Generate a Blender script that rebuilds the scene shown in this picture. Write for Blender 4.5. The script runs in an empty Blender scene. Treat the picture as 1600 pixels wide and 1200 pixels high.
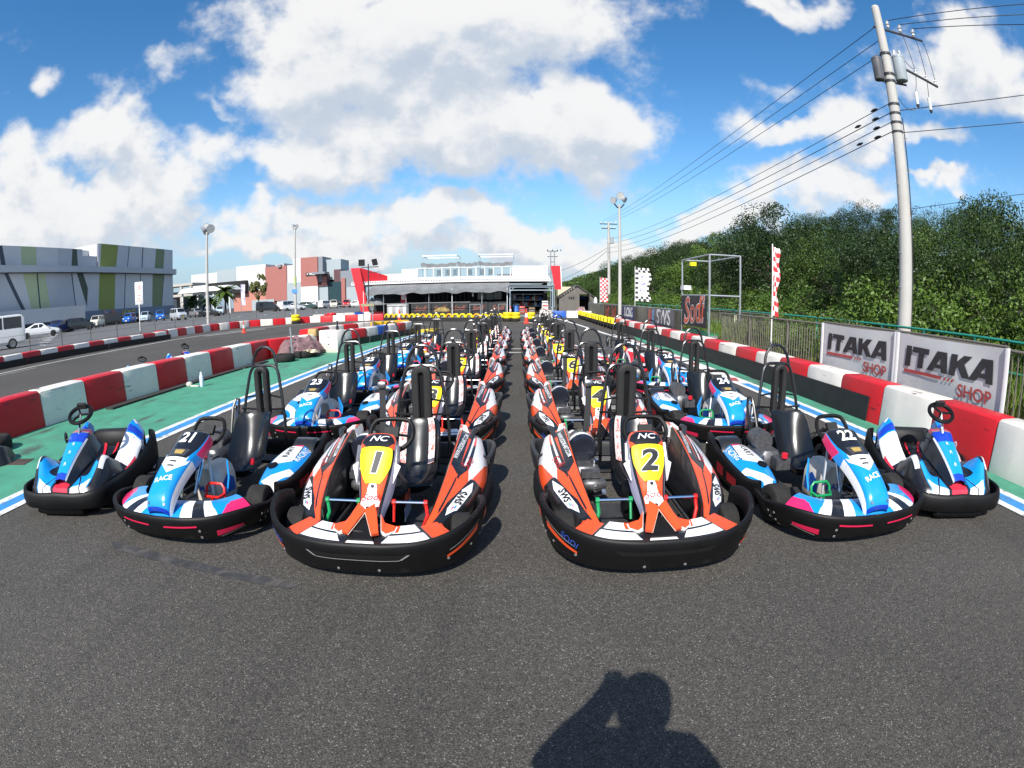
import bpy, math, random
import numpy as np
from mathutils import Vector, Matrix
random.seed(7)
SC = bpy.context.scene
COL = SC.collection
R = math.radians

# ------------------------------------------------------------------ camera
cam = bpy.data.cameras.new('camera')
cam_ob = bpy.data.objects.new('camera', cam)
COL.objects.link(cam_ob)
SC.camera = cam_ob
cam.type = 'PANO'
cam.panorama_type = 'FISHEYE_LENS_POLYNOMIAL'      # wide action-camera lens: angle proportional to image radius
cam.sensor_width = 36.0
cam.sensor_fit = 'HORIZONTAL'
cam.fisheye_fov = math.pi
cam.fisheye_polynomial_k0 = 0.0
cam.fisheye_polynomial_k1 = -1.0 / (820.0 * 36.0 / 1600.0)
cam.fisheye_polynomial_k2 = 0.0
cam.fisheye_polynomial_k3 = 0.0
cam.fisheye_polynomial_k4 = 0.0
cam.clip_start = 0.05
cam.clip_end = 5000.0
cam_ob.location = (0, 0, 1.6)
cam_ob.rotation_mode = 'QUATERNION'
cam_ob.rotation_quaternion = (Matrix.Rotation(R(0.53), 3, 'Z') @ Matrix.Rotation(R(-9.37), 3, 'X')
                              @ Matrix.Rotation(R(0.35), 3, 'Y') @ Matrix.Rotation(R(90), 3, 'X')).to_quaternion()

# ------------------------------------------------------------------ daylight
SUN_EL, SUN_AZ = R(42.0), R(180.0 + 13.5)          # azimuth clockwise from +Y: behind the camera and a little left
sun_dir = Vector((math.sin(SUN_AZ) * math.cos(SUN_EL), math.cos(SUN_AZ) * math.cos(SUN_EL), math.sin(SUN_EL)))
sun = bpy.data.lights.new('sun', 'SUN')
sun.energy = 4.6
sun.angle = R(0.5)
sun.color = (1.0, 0.955, 0.89)
sun_ob = bpy.data.objects.new('sun', sun)
COL.objects.link(sun_ob)
sun_ob.rotation_mode = 'QUATERNION'
sun_ob.rotation_quaternion = (-sun_dir).to_track_quat('-Z', 'Y')
sun_ob.location = (0, 0, 60)
SC.view_settings.view_transform = 'Standard'
SC.view_settings.look = 'None'
SC.view_settings.exposure = 0.55
SC.view_settings.gamma = 1.0
SC.view_settings.use_curve_mapping = False

world = bpy.data.worlds.new('World')
SC.world = world
world.use_nodes = True

# cumulus banks: azimuth (deg, right positive), elevation, radii (deg), weight
CLOUDS = [(-14.9, 26.3, 15.3, 6.9, 1.25), (-23.3, 22.1, 7.9, 6.1, 1.0), (-1.8, 28.4, 12.5, 6.3, 1.2), (-7.5, 19.3, 12.1, 5.6, 1.0), (-11.6, 15.9, 16.2, 4.3, 1.05), (3.9, 17.5, 9.2, 4.9, 1.1), (8.9, 19.2, 5.3, 4.9, 1.0), (-25.0, 16.0, 8.5, 3.4, 0.95), (-31.4, 16.4, 4.9, 3.0, 0.8), (-6.3, 31.2, 19.5, 4.2, 1.1), (-53.8, 15.1, 4.9, 4.2, 0.95), (-54.8, 11.6, 7.7, 4.2, 1.0), (-46.4, 18.4, 6.0, 2.8, 0.8), (-41.7, 17.5, 6.4, 2.9, 0.85), (-47.1, 11.3, 10.5, 4.4, 1.05), (-38.9, 13.6, 4.9, 3.2, 0.8), (-51.9, 7.8, 9.8, 3.0, 1.12), (-38.7, 9.1, 6.3, 2.3, 0.75), (-30.4, 10.4, 3.1, 2.3, 0.8), (-22.7, 10.2, 8.4, 2.2, 0.95), (-14.3, 9.3, 9.0, 2.2, 0.95), (-21.3, 7.4, 15.3, 1.7, 1.07), (-6.0, 8.5, 9.0, 2.0, 0.85), (2.4, 7.4, 7.6, 2.0, 1.07), (-3.2, 5.7, 11.1, 1.5, 0.82), (-38.2, 23.6, 3.0, 2.9, 0.62), (-53.6, 24.3, 2.0, 1.9, 0.66), (-33.7, 21.7, 1.7, 1.1, 0.5), (-34.4, 24.8, 4.4, 1.6, 0.36), (-30.1, 30.1, 4.5, 2.0, 0.4), (30.9, 30.7, 6.0, 2.0, 0.82), (36.5, 30.7, 4.5, 1.3, 0.5), (30.0, 17.7, 6.7, 2.1, 0.9), (36.6, 19.3, 5.3, 3.2, 0.95), (42.2, 22.7, 6.5, 3.8, 0.6), (49.8, 24.3, 6.9, 3.9, 0.95), (54.5, 22.9, 5.0, 4.1, 0.8), (45.6, 17.3, 6.0, 1.6, 0.82), (39.0, 15.7, 5.6, 2.6, 0.7), (33.8, 11.8, 8.4, 3.0, 0.9), (26.1, 10.3, 4.9, 2.7, 0.7), (19.8, 10.1, 2.5, 1.6, 0.72), (22.5, 8.2, 7.6, 2.0, 0.97), (38.7, 11.9, 4.2, 1.5, 0.8), (12.1, 6.0, 4.9, 1.7, 0.94), (5.8, 4.9, 8.3, 1.7, 0.82), (16.6, 8.5, 2.8, 1.7, 0.5), (47.8, 12.7, 2.8, 0.9, 0.7), (19.0, 6.5, 6.9, 1.5, 0.82), (28.4, 22.1, 3.6, 1.5, 0.35), (13.0, 28.2, 6.6, 4.2, 0.5)]

def build_world():
    nt = world.node_tree
    nt.nodes.clear()
    N, L = nt.nodes, nt.links
    def nd(tree, t, **k):
        n = tree.nodes.new(t)
        for a, b in k.items():
            setattr(n, a, b)
        return n
    # cloud density as a group of (direction)
    g = bpy.data.node_groups.new('cloud_density', 'ShaderNodeTree')
    g.interface.new_socket('Dir', in_out='INPUT', socket_type='NodeSocketVector')
    g.interface.new_socket('Density', in_out='OUTPUT', socket_type='NodeSocketFloat')
    gi, go = g.nodes.new('NodeGroupInput'), g.nodes.new('NodeGroupOutput')
    gl = g.links
    def math_(op, a, b=None, clamp=False):
        n = nd(g, 'ShaderNodeMath', operation=op, use_clamp=clamp)
        for i, x in enumerate((a, b)):
            if x is None: continue
            if isinstance(x, (int, float)): n.inputs[i].default_value = x
            else: gl.new(x, n.inputs[i])
        return n.outputs[0]
    sep = nd(g, 'ShaderNodeSeparateXYZ'); gl.new(gi.outputs[0], sep.inputs[0])
    az = math_('MULTIPLY', math_('ARCTAN2', sep.outputs[0], sep.outputs[1]), 180 / math.pi)
    el = math_('MULTIPLY', math_('ARCSINE', sep.outputs[2]), 180 / math.pi)
    def noise(scale, detail, rough, off=(0, 0, 0), zs=1.0):
        mp = nd(g, 'ShaderNodeMapping'); gl.new(gi.outputs[0], mp.inputs[0])
        mp.inputs['Scale'].default_value = (1, 1, zs)
        mp.inputs['Location'].default_value = off
        n = nd(g, 'ShaderNodeTexNoise'); gl.new(mp.outputs[0], n.inputs['Vector'])
        n.inputs['Scale'].default_value = scale; n.inputs['Detail'].default_value = detail
        n.inputs['Roughness'].default_value = rough
        return n
    warp = noise(5.0, 4, 0.55)
    wv = nd(g, 'ShaderNodeVectorMath', operation='SUBTRACT'); gl.new(warp.outputs['Color'], wv.inputs[0]); wv.inputs[1].default_value = (0.5, 0.5, 0.5)
    ws = nd(g, 'ShaderNodeVectorMath', operation='SCALE'); gl.new(wv.outputs[0], ws.inputs[0]); ws.inputs['Scale'].default_value = 15.0
    cmb = nd(g, 'ShaderNodeCombineXYZ'); gl.new(az, cmb.inputs[0]); gl.new(el, cmb.inputs[1])
    ae = nd(g, 'ShaderNodeVectorMath', operation='ADD'); gl.new(cmb.outputs[0], ae.inputs[0]); gl.new(ws.outputs[0], ae.inputs[1])
    flat = nd(g, 'ShaderNodeVectorMath', operation='MULTIPLY'); gl.new(ae.outputs[0], flat.inputs[0]); flat.inputs[1].default_value = (1, 1, 0)
    acc = None
    for (a, e, ra, re, w) in CLOUDS:
        s = nd(g, 'ShaderNodeVectorMath', operation='SUBTRACT'); gl.new(flat.outputs[0], s.inputs[0]); s.inputs[1].default_value = (a, e, 0)
        m = nd(g, 'ShaderNodeVectorMath', operation='MULTIPLY'); gl.new(s.outputs[0], m.inputs[0]); m.inputs[1].default_value = (1.08 / ra, 1.08 / re, 0)
        d = nd(g, 'ShaderNodeVectorMath', operation='DOT_PRODUCT'); gl.new(m.outputs[0], d.inputs[0]); gl.new(m.outputs[0], d.inputs[1])
        # smooth lump: w / (1 + d^2)
        d2 = math_('MULTIPLY', d.outputs['Value'], d.outputs['Value'])
        v = math_('DIVIDE', w, math_('ADD', d2, 1.0))
        acc = v if acc is None else math_('MAXIMUM', math_('MULTIPLY', math_('ADD', acc, v), 0.62), math_('MAXIMUM', acc, v))
    # beyond the framed part of the sky the same kind of cloud carries on
    wide = noise(2.2, 3, 0.5, (3.1, 1.7, 0.4), 1.6)
    outside = math_('MULTIPLY', math_('SUBTRACT', math_('ABSOLUTE', az), 62.0), 0.06, True)
    acc = math_('ADD', acc, math_('MULTIPLY', outside, math_('MULTIPLY', math_('SUBTRACT', wide.outputs['Fac'], 0.42), 4.0, True)))
    n1 = noise(9.0, 9, 0.58, (0.3, 0.9, 0.1), 1.25)
    n2 = noise(26.0, 6, 0.6, (1.3, 0.2, 2.1), 1.2)
    f = math_('ADD', math_('MULTIPLY', math_('SUBTRACT', n1.outputs['Fac'], 0.5), 1.55), math_('MULTIPLY', math_('SUBTRACT', n2.outputs['Fac'], 0.5), 0.55))
    den = math_('ADD', acc, f)
    gl.new(den, go.inputs[0])

    tc = nd(nt, 'ShaderNodeTexCoord')
    def use(vec):
        n = nt.nodes.new('ShaderNodeGroup'); n.node_tree = g; L.new(vec, n.inputs[0]); return n.outputs[0]
    d0 = use(tc.outputs['Generated'])
    sp_ = nd(nt, 'ShaderNodeSeparateXYZ'); L.new(tc.outputs['Generated'], sp_.inputs[0])
    up = nd(nt, 'ShaderNodeVectorMath', operation='ADD'); L.new(tc.outputs['Generated'], up.inputs[0]); up.inputs[1].default_value = (-0.012, -0.02, 0.055)
    upn = nd(nt, 'ShaderNodeVectorMath', operation='NORMALIZE'); L.new(up.outputs[0], upn.inputs[0])
    d1 = use(upn.outputs[0])
    def m2(op, a, b, clamp=False):
        n = nd(nt, 'ShaderNodeMath', operation=op, use_clamp=clamp)
        for i, x in enumerate((a, b)):
            if isinstance(x, (int, float)): n.inputs[i].default_value = x
            else: L.new(x, n.inputs[i])
        return n.outputs[0]
    def ramp(x, lo, hi, a, b):
        n = nd(nt, 'ShaderNodeMapRange', interpolation_type='SMOOTHSTEP'); L.new(x, n.inputs[0])
        n.inputs[1].default_value = lo; n.inputs[2].default_value = hi; n.inputs[3].default_value = a; n.inputs[4].default_value = b
        return n.outputs[0]
    alpha = ramp(d0, 0.20, 0.84, 0.0, 0.98)
    # light falls from above: where there is more cloud above a point, that point is greyer
    thick = ramp(d1, 0.55, 1.9, 0.0, 1.0)
    grad = ramp(m2('SUBTRACT', d1, d0), -0.30, 0.34, 0.0, 1.0)
    shade = m2('MULTIPLY', m2('ADD', m2('MULTIPLY', thick, 0.42), m2('MULTIPLY', grad, 0.62)), 1.0, True)
    mixc = nd(nt, 'ShaderNodeMix', data_type='RGBA'); L.new(shade, mixc.inputs[0])
    mixc.inputs[6].default_value = (1.06, 1.06, 1.06, 1); mixc.inputs[7].default_value = (0.62, 0.71, 0.84, 1)
    sky = nd(nt, 'ShaderNodeTexSky', sky_type='NISHITA')
    sky.sun_disc = False
    sky.sun_elevation = SUN_EL
    sky.sun_rotation = SUN_AZ
    sky.air_density = 1.0; sky.dust_density = 0.15; sky.ozone_density = 1.0
    hs = nd(nt, 'ShaderNodeHueSaturation'); L.new(sky.outputs[0], hs.inputs['Color']); hs.inputs['Saturation'].default_value = 1.36
    bs = nd(nt, 'ShaderNodeBackground'); L.new(hs.outputs[0], bs.inputs[0]); bs.inputs[1].default_value = 0.118
    bc = nd(nt, 'ShaderNodeBackground'); L.new(mixc.outputs[2], bc.inputs[0]); bc.inputs[1].default_value = 0.60
    # pale moist air towards the horizon, all the way round
    hz = ramp(sp_.outputs[2], -0.02, 0.24, 0.95, 0.0)
    bh = nd(nt, 'ShaderNodeBackground'); bh.inputs[0].default_value = (0.36, 0.53, 0.74, 1); bh.inputs[1].default_value = 0.62
    mh = nd(nt, 'ShaderNodeMixShader'); L.new(hz, mh.inputs[0]); L.new(bs.outputs[0], mh.inputs[1]); L.new(bh.outputs[0], mh.inputs[2])
    mx = nd(nt, 'ShaderNodeMixShader'); L.new(alpha, mx.inputs[0]); L.new(mh.outputs[0], mx.inputs[1]); L.new(bc.outputs[0], mx.inputs[2])
    out = nd(nt, 'ShaderNodeOutputWorld'); L.new(mx.outputs[0], out.inputs[0])
build_world()
world.cycles.sampling_method = 'MANUAL'
world.cycles.sample_map_resolution = 512
SC.cycles.max_bounces = 5
SC.cycles.diffuse_bounces = 2
SC.cycles.glossy_bounces = 2
SC.cycles.transparent_max_bounces = 8

# ------------------------------------------------------------------ materials
def new_mat(name):
    m = bpy.data.materials.new(name); m.use_nodes = True
    return m, m.node_tree.nodes, m.node_tree.links, m.node_tree.nodes['Principled BSDF']
MATS = {}
def mat(name, col, rough=0.5, metal=0.0, spec=0.5, var=0.06, vscale=3.0, bump=0.0, bscale=80.0, coat=0.0, dirt=None):
    """plain material with faint uneven colour, optional fine relief and optional stains"""
    if name in MATS: return MATS[name]
    m, N, L, b = new_mat(name)
    b.inputs['Roughness'].default_value = rough
    b.inputs['Metallic'].default_value = metal
    b.inputs['Specular IOR Level'].default_value = spec
    if coat: b.inputs['Coat Weight'].default_value = coat; b.inputs['Coat Roughness'].default_value = 0.08
    tc = N.new('ShaderNodeTexCoord')
    n = N.new('ShaderNodeTexNoise'); n.inputs['Scale'].default_value = vscale; n.inputs['Detail'].default_value = 6; n.inputs['Roughness'].default_value = 0.65
    L.new(tc.outputs['Object'], n.inputs['Vector'])
    mr = N.new('ShaderNodeMapRange'); L.new(n.outputs['Fac'], mr.inputs[0])
    mr.inputs[1].default_value = 0.3; mr.inputs[2].default_value = 0.7; mr.inputs[3].default_value = 1 - var; mr.inputs[4].default_value = 1 + var
    v = N.new('ShaderNodeVectorMath'); v.operation = 'SCALE'; v.inputs[0].default_value = col[:3]; L.new(mr.outputs[0], v.inputs['Scale'])
    src = v.outputs[0]
    if dirt:
        dc, lo, hi, ds = dirt
        n3 = N.new('ShaderNodeTexNoise'); n3.inputs['Scale'].default_value = ds; n3.inputs['Detail'].default_value = 8; n3.inputs['Roughness'].default_value = 0.7
        n3.inputs['Distortion'].default_value = 0.6
        L.new(tc.outputs['Object'], n3.inputs['Vector'])
        m3 = N.new('ShaderNodeMapRange'); L.new(n3.outputs['Fac'], m3.inputs[0]); m3.inputs[1].default_value = lo; m3.inputs[2].default_value = hi
        mx = N.new('ShaderNodeMix'); mx.data_type = 'RGBA'; L.new(m3.outputs[0], mx.inputs[0]); L.new(src, mx.inputs[6]); mx.inputs[7].default_value = (*dc, 1)
        src = mx.outputs[2]
    L.new(src, b.inputs['Base Color'])
    if bump:
        n2 = N.new('ShaderNodeTexNoise'); n2.inputs['Scale'].default_value = bscale; n2.inputs['Detail'].default_value = 4
        L.new(tc.outputs['Object'], n2.inputs['Vector'])
        bp = N.new('ShaderNodeBump'); bp.inputs['Strength'].default_value = bump; bp.inputs['Distance'].default_value = 0.01
        L.new(n2.outputs['Fac'], bp.inputs['Height']); L.new(bp.outputs[0], b.inputs['Normal'])
    MATS[name] = m
    return m

def livery(name, base, polys, rough=0.32, coat=0.3):
    """flat print on a moulded panel: convex polygons in UV, painted in order"""
    if name in MATS: return MATS[name]
    m, N, L, b = new_mat(name)
    b.inputs['Roughness'].default_value = rough
    b.inputs['Coat Weight'].default_value = coat; b.inputs['Coat Roughness'].default_value = 0.1
    uv = N.new('ShaderNodeUVMap')
    cur = None; curv = (*base, 1)
    for col, pts in polys:
        area = sum(pts[i][0] * pts[(i + 1) % len(pts)][1] - pts[(i + 1) % len(pts)][0] * pts[i][1] for i in range(len(pts)))
        if area < 0: pts = pts[::-1]
        mask = None
        for i in range(len(pts)):
            (x0, y0), (x1, y1) = pts[i], pts[(i + 1) % len(pts)]
            nx, ny = -(y1 - y0), (x1 - x0)
            d = N.new('ShaderNodeVectorMath'); d.operation = 'DOT_PRODUCT'; L.new(uv.outputs[0], d.inputs[0]); d.inputs[1].default_value = (nx, ny, 0)
            c = N.new('ShaderNodeMath'); c.operation = 'GREATER_THAN'; L.new(d.outputs['Value'], c.inputs[0]); c.inputs[1].default_value = nx * x0 + ny * y0
            if mask is None: mask = c.outputs[0]
            else:
                mm = N.new('ShaderNodeMath'); mm.operation = 'MULTIPLY'; L.new(mask, mm.inputs[0]); L.new(c.outputs[0], mm.inputs[1]); mask = mm.outputs[0]
        mx = N.new('ShaderNodeMix'); mx.data_type = 'RGBA'; L.new(mask, mx.inputs[0])
        if cur is None: mx.inputs[6].default_value = curv
        else: L.new(cur, mx.inputs[6])
        mx.inputs[7].default_value = (*col, 1)
        cur = mx.outputs[2]
    # light road dust and scuffs
    tc = N.new('ShaderNodeTexCoord')
    n = N.new('ShaderNodeTexNoise'); n.inputs['Scale'].default_value = 7; n.inputs['Detail'].default_value = 8; n.inputs['Roughness'].default_value = 0.7
    L.new(tc.outputs['Object'], n.inputs['Vector'])
    mr = N.new('ShaderNodeMapRange'); L.new(n.outputs['Fac'], mr.inputs[0]); mr.inputs[1].default_value = 0.52; mr.inputs[2].default_value = 0.8; mr.inputs[4].default_value = 0.28
    mx = N.new('ShaderNodeMix'); mx.data_type = 'RGBA'; L.new(mr.outputs[0], mx.inputs[0])
    if cur is None: mx.inputs[6].default_value = curv
    else: L.new(cur, mx.inputs[6])
    mx.inputs[7].default_value = (0.16, 0.145, 0.13, 1)
    L.new(mx.outputs[2], b.inputs['Base Color'])
    scrape(m, (.05, .045, .042), .66, (9, 26, 26))
    MATS[name] = m
    return m

ORANGE = (0.82, 0.085, 0.018); BLUE = (0.006, 0.275, 0.74); DBLUE = (0.01, 0.05, 0.45); WHITE = (0.80, 0.80, 0.80); BLACK = (0.012, 0.012, 0.014)
PINK = (0.72, 0.02, 0.13); YELLOW = (0.88, 0.76, 0.01); RED = (0.56, 0.012, 0.018); GREY = (0.2, 0.2, 0.22); NAVY = (0.012, 0.016, 0.035)
mBlack = mat('black_moulded_plastic', (0.006, 0.006, 0.0065), 0.5, spec=0.22, var=0.25, vscale=9, bump=0.05, bscale=300, dirt=((0.03, 0.028, 0.026), 0.6, 0.9, 6))
mGloss = mat('glossy_black_seat', (0.007, 0.008, 0.010), 0.24, spec=0.45, var=0.1, coat=0.25, dirt=((0.03, 0.03, 0.03), 0.6, 0.9, 5))
mTube = mat('black_steel_tube', (0.012, 0.012, 0.013), 0.26, spec=0.6, var=0.1)
def scrape(m, col, amt, sc=(5, 5, 60)):
    """thin scrapes worn along a moulding"""
    N, L = m.node_tree.nodes, m.node_tree.links; b = N['Principled BSDF']; src = b.inputs['Base Color'].links[0].from_socket
    tc = N.new('ShaderNodeTexCoord'); mp = N.new('ShaderNodeMapping'); L.new(tc.outputs['Object'], mp.inputs[0]); mp.inputs['Scale'].default_value = sc
    oi = N.new('ShaderNodeObjectInfo'); ad = N.new('ShaderNodeVectorMath'); ad.operation = 'ADD'; L.new(mp.outputs[0], ad.inputs[0])
    sx = N.new('ShaderNodeVectorMath'); sx.operation = 'SCALE'; sx.inputs[0].default_value = (37, 19, 53); L.new(oi.outputs['Random'], sx.inputs['Scale']); L.new(sx.outputs[0], ad.inputs[1])
    n = N.new('ShaderNodeTexNoise'); n.inputs['Scale'].default_value = 1.0; n.inputs['Detail'].default_value = 8; n.inputs['Roughness'].default_value = .66; L.new(ad.outputs[0], n.inputs['Vector'])
    mr = N.new('ShaderNodeMapRange'); L.new(n.outputs['Fac'], mr.inputs[0]); mr.inputs[1].default_value = amt; mr.inputs[2].default_value = amt + .07; mr.inputs[4].default_value = .8
    mx = N.new('ShaderNodeMix'); mx.data_type = 'RGBA'; L.new(mr.outputs[0], mx.inputs[0]); L.new(src, mx.inputs[6]); mx.inputs[7].default_value = (*col, 1); L.new(mx.outputs[2], b.inputs['Base Color'])
scrape(mBlack, (.075, .072, .068), .64)
mTyre = mat('tyre_rubber', (0.022, 0.021, 0.02), 0.82, spec=0.25, var=0.3, vscale=14, bump=0.3, bscale=120)
mRim = mat('grey_alloy', (0.32, 0.32, 0.33), 0.35, metal=0.9, var=0.1)
mChrome = mat('bright_steel', (0.72, 0.72, 0.74), 0.18, metal=1.0, var=0.05)
mFoam = mat('headrest_foam', (0.022, 0.022, 0.022), 0.62, spec=0.3, var=0.2, bump=0.15, bscale=220)
mGreen = mat('green_pedal_paint', (0.01, 0.27, 0.09), 0.35); mRedP = mat('red_pedal_paint', (0.6, 0.015, 0.012), 0.35)
mOrange = mat('orange_plastic', ORANGE, 0.35, coat=0.2); mWhiteP = mat('white_plastic', WHITE, 0.38, coat=0.2, dirt=((0.35, 0.33, 0.3), 0.6, 0.9, 8))
mBlue = mat('blue_plastic', BLUE, 0.3, coat=0.3); mPink = mat('pink_plastic', PINK, 0.35); mRedPl = mat('red_plastic', (0.58, 0.014, 0.03), 0.35)
mYellow = mat('yellow_plate', YELLOW, 0.35); mPrintB = mat('black_print', (0.012, 0.012, 0.014), 0.4); mPrintW = mat('white_print', (0.82, 0.82, 0.82), 0.4)
mPrintR = mat('red_print', (0.62, 0.03, 0.03), 0.4); mPrintO = mat('orange_print', (0.75, 0.12, 0.05), 0.45)
mTray = mat('floor_tray', (0.035, 0.035, 0.037), 0.5, var=0.3, vscale=12); mLav = mat('grey_side_panel', (0.30, 0.30, 0.37), 0.3)
mEng = mat('engine_metal', (0.12, 0.12, 0.125), 0.45, metal=0.6, var=0.4, vscale=30); mStrap = mat('printed_strap', (0.72, 0.66, 0.64), 0.6, dirt=((0.62, 0.12, 0.08), 0.53, 0.58, 26))
mTank = mat('milky_tank', (0.52, 0.48, 0.42), 0.4); mWeb = mat('black_webbing', (0.03, 0.03, 0.032), 0.8)

# ------------------------------------------------------------------ geometry helpers
class G:
    """collects faces for ONE mesh"""
    def __init__(s): s.v = []; s.f = []; s.m = []; s.uv = []
    def add(s, verts, faces, mi=0, uvs=None):
        o = len(s.v); s.v += [tuple(p) for p in verts]
        for k, f in enumerate(faces):
            s.f.append(tuple(o + i for i in f)); s.m.append(mi)
            s.uv.append(uvs[k] if uvs else [(0, 0)] * len(f))
        return s
    def box(s, c, d, mi=0, rz=0.0, M=None):
        x, y, z = d[0] / 2, d[1] / 2, d[2] / 2
        vs = [Vector((a * x, b * y, e * z)) for e in (-1, 1) for a, b in ((-1, -1), (1, -1), (1, 1), (-1, 1))]
        mm = M if M is not None else Matrix.Rotation(rz, 3, 'Z')
        vs = [mm @ v + Vector(c) for v in vs]
        return s.add(vs, [(3, 2, 1, 0), (4, 5, 6, 7), (0, 1, 5, 4), (1, 2, 6, 5), (2, 3, 7, 6), (3, 0, 4, 7)], mi)
    def rbox(s, c, d, r, mi=0, rz=0.0):
        """box with chamfered vertical and top edges"""
        x, y, z = d[0] / 2, d[1] / 2, d[2] / 2
        def ring(ins, zz):
            X, Y = x - ins, y - ins
            return [(-X + r, -Y, zz), (X - r, -Y, zz), (X, -Y + r, zz), (X, Y - r, zz), (X - r, Y, zz), (-X + r, Y, zz), (-X, Y - r, zz), (-X, -Y + r, zz)]
        secs = [ring(r * .6, -z), ring(0, -z + r), ring(0, z - r), ring(r * .6, z)]
        mm = Matrix.Rotation(rz, 3, 'Z')
        secs = [[mm @ Vector(p) + Vector(c) for p in q] for q in secs]
        return s.loft(secs, closed=True, cap=True, mi=mi)
    def poly(s, pts, depth, mi=0):
        """flat polygon (3D points, planar) thickened along -normal by depth"""
        P = [Vector(p) for p in pts]
        nrm = Vector((0, 0, 0))
        for i in range(len(P)):
            a, b = P[i], P[(i + 1) % len(P)]
            nrm += a.cross(b)
        nrm.normalize()
        n = len(P)
        return s.add(P + [p - nrm * depth for p in P], [tuple(range(n)), tuple(range(2 * n - 1, n - 1, -1))] + [(i, i + n, (i + 1) % n + n, (i + 1) % n) for i in range(n)], mi)
    def loft(s, secs, closed=False, cap=False, mi=0, us=None, vs=None):
        n, m = len(secs[0]), len(secs)
        verts = [p for q in secs for p in q]
        faces, uvs = [], []
        us = us or [i / (n - 1) for i in range(n)] + [1.0]
        vs = vs or [j / (m - 1) for j in range(m)]
        for j in range(m - 1):
            for i in range(n if closed else n - 1):
                k = (i + 1) % n
                faces.append((j * n + i, j * n + k, (j + 1) * n + k, (j + 1) * n + i))
                uvs.append([(us[i], vs[j]), (us[i + 1], vs[j]), (us[i + 1], vs[j + 1]), (us[i], vs[j + 1])])
        if cap:
            faces.append(tuple(range(n - 1, -1, -1))); uvs.append([(us[i], vs[0]) for i in range(n - 1, -1, -1)])
            faces.append(tuple((m - 1) * n + i for i in range(n))); uvs.append([(us[i], vs[-1]) for i in range(n)])
        return s.add(verts, faces, mi, uvs)
    def tube(s, pts, r, n=8, closed=False, mi=0, cap=True):
        P = [Vector(p) for p in pts]; m = len(P)
        rs = r if isinstance(r, (list, tuple)) else [r] * m
        secs = []; ref = None
        for i in range(m):
            a = P[i - 1] if (i > 0 or closed) else P[i]
            b = P[(i + 1) % m] if (i < m - 1 or closed) else P[i]
            t = (b - a).normalized()
            if ref is None:
                ref = t.orthogonal().normalized()
            ref = (ref - t * ref.dot(t))
            ref = ref.normalized() if ref.length > 1e-6 else t.orthogonal().normalized()
            u = t.cross(ref)
            secs.append([P[i] + (ref * math.cos(2 * math.pi * k / n) + u * math.sin(2 * math.pi * k / n)) * rs[i] for k in range(n)])
        if closed: secs.append(secs[0][:])
        return s.loft(secs, closed=True, cap=cap and not closed, mi=mi)
    def lathe(s, prof, n=20, c=(0, 0, 0), axis='Z', mi=0, a0=0.0, a1=2 * math.pi, squash=(1, 1)):
        secs = []
        full = abs(a1 - a0 - 2 * math.pi) < 1e-6
        k = n if full else n + 1
        for (r, h) in prof:
            q = []
            for i in range(k):
                a = a0 + (a1 - a0) * i / n
                x, y = r * math.cos(a) * squash[0], r * math.sin(a) * squash[1]
                q.append(Vector((x, y, h) if axis == 'Z' else ((h, x, y) if axis == 'X' else (x, h, y))) + Vector(c))
            secs.append(q)
        return s.loft(secs, closed=full, cap=False, mi=mi)
    def disc(s, c, r, nrm=(0, 0, 1), n=16, th=0.004, mi=0, sq=1.0):
        z = Vector(nrm).normalized(); x = z.orthogonal().normalized()
        if abs(z.z) < 0.95: x = Vector((0, 0, 1)).cross(z).normalized()
        y = z.cross(x)
        return s.poly([Vector(c) + z * th + x * r * math.cos(2 * math.pi * i / n) + y * r * sq * math.sin(2 * math.pi * i / n) for i in range(n)], th, mi)
    def mesh(s, name, mats, smooth=True, ang=38):
        me = bpy.data.meshes.new(name)
        me.from_pydata(s.v, [], s.f)
        for mm in (mats if isinstance(mats, (list, tuple)) else [mats]): me.materials.append(mm)
        if any(s.m): me.polygons.foreach_set('material_index', s.m)
        uvl = me.uv_layers.new(name='UVMap')
        uvl.data.foreach_set('uv', [c for f in s.uv for p in f for c in p])
        if smooth:
            me.polygons.foreach_set('use_smooth', [True] * len(s.f))
            me.set_sharp_from_angle(angle=R(ang))
        me.update()
        return me
    def ob(s, name, mats, parent=None, loc=None, smooth=True, ang=38, rz=None):
        return link(name, s.mesh(name, mats, smooth, ang), parent, loc, rz)

def link(name, me, parent=None, loc=None, rz=None):
    o = bpy.data.objects.new(name, me); COL.objects.link(o)
    if parent is not None: o.parent = parent
    if loc is not None: o.location = loc
    if rz is not None: o.rotation_euler = (0, 0, rz)
    return o
def tag(o, label, cat, group=None):
    o['label'] = label; o['category'] = cat
    if group: o['group'] = group
    return o
def struct(o): o['kind'] = 'structure'; return o
def stuff(o, label=None, cat=None):
    o['kind'] = 'stuff'
    if label: o['label'] = label
    if cat: o['category'] = cat
    return o
def thing(name, label, cat, loc=(0, 0, 0), rz=0.0, group=None):
    o = bpy.data.objects.new(name, None); COL.objects.link(o)
    o.empty_display_size = 0.2; o.location = loc; o.rotation_euler = (0, 0, rz)
    return tag(o, label, cat, group)
CHILD = {}
def kids(o):
    return [c for c in o.children]
def dup(root, loc, rz, label, scale=None):
    r = root.copy(); COL.objects.link(r); r.location = loc; r.rotation_euler = (0, 0, rz); r['label'] = label
    if scale: r.scale = scale
    for ch in kids(root):
        c = ch.copy(); COL.objects.link(c); c.parent = r
        for g in kids(ch):
            d = g.copy(); COL.objects.link(d); d.parent = c
    return r
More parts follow.
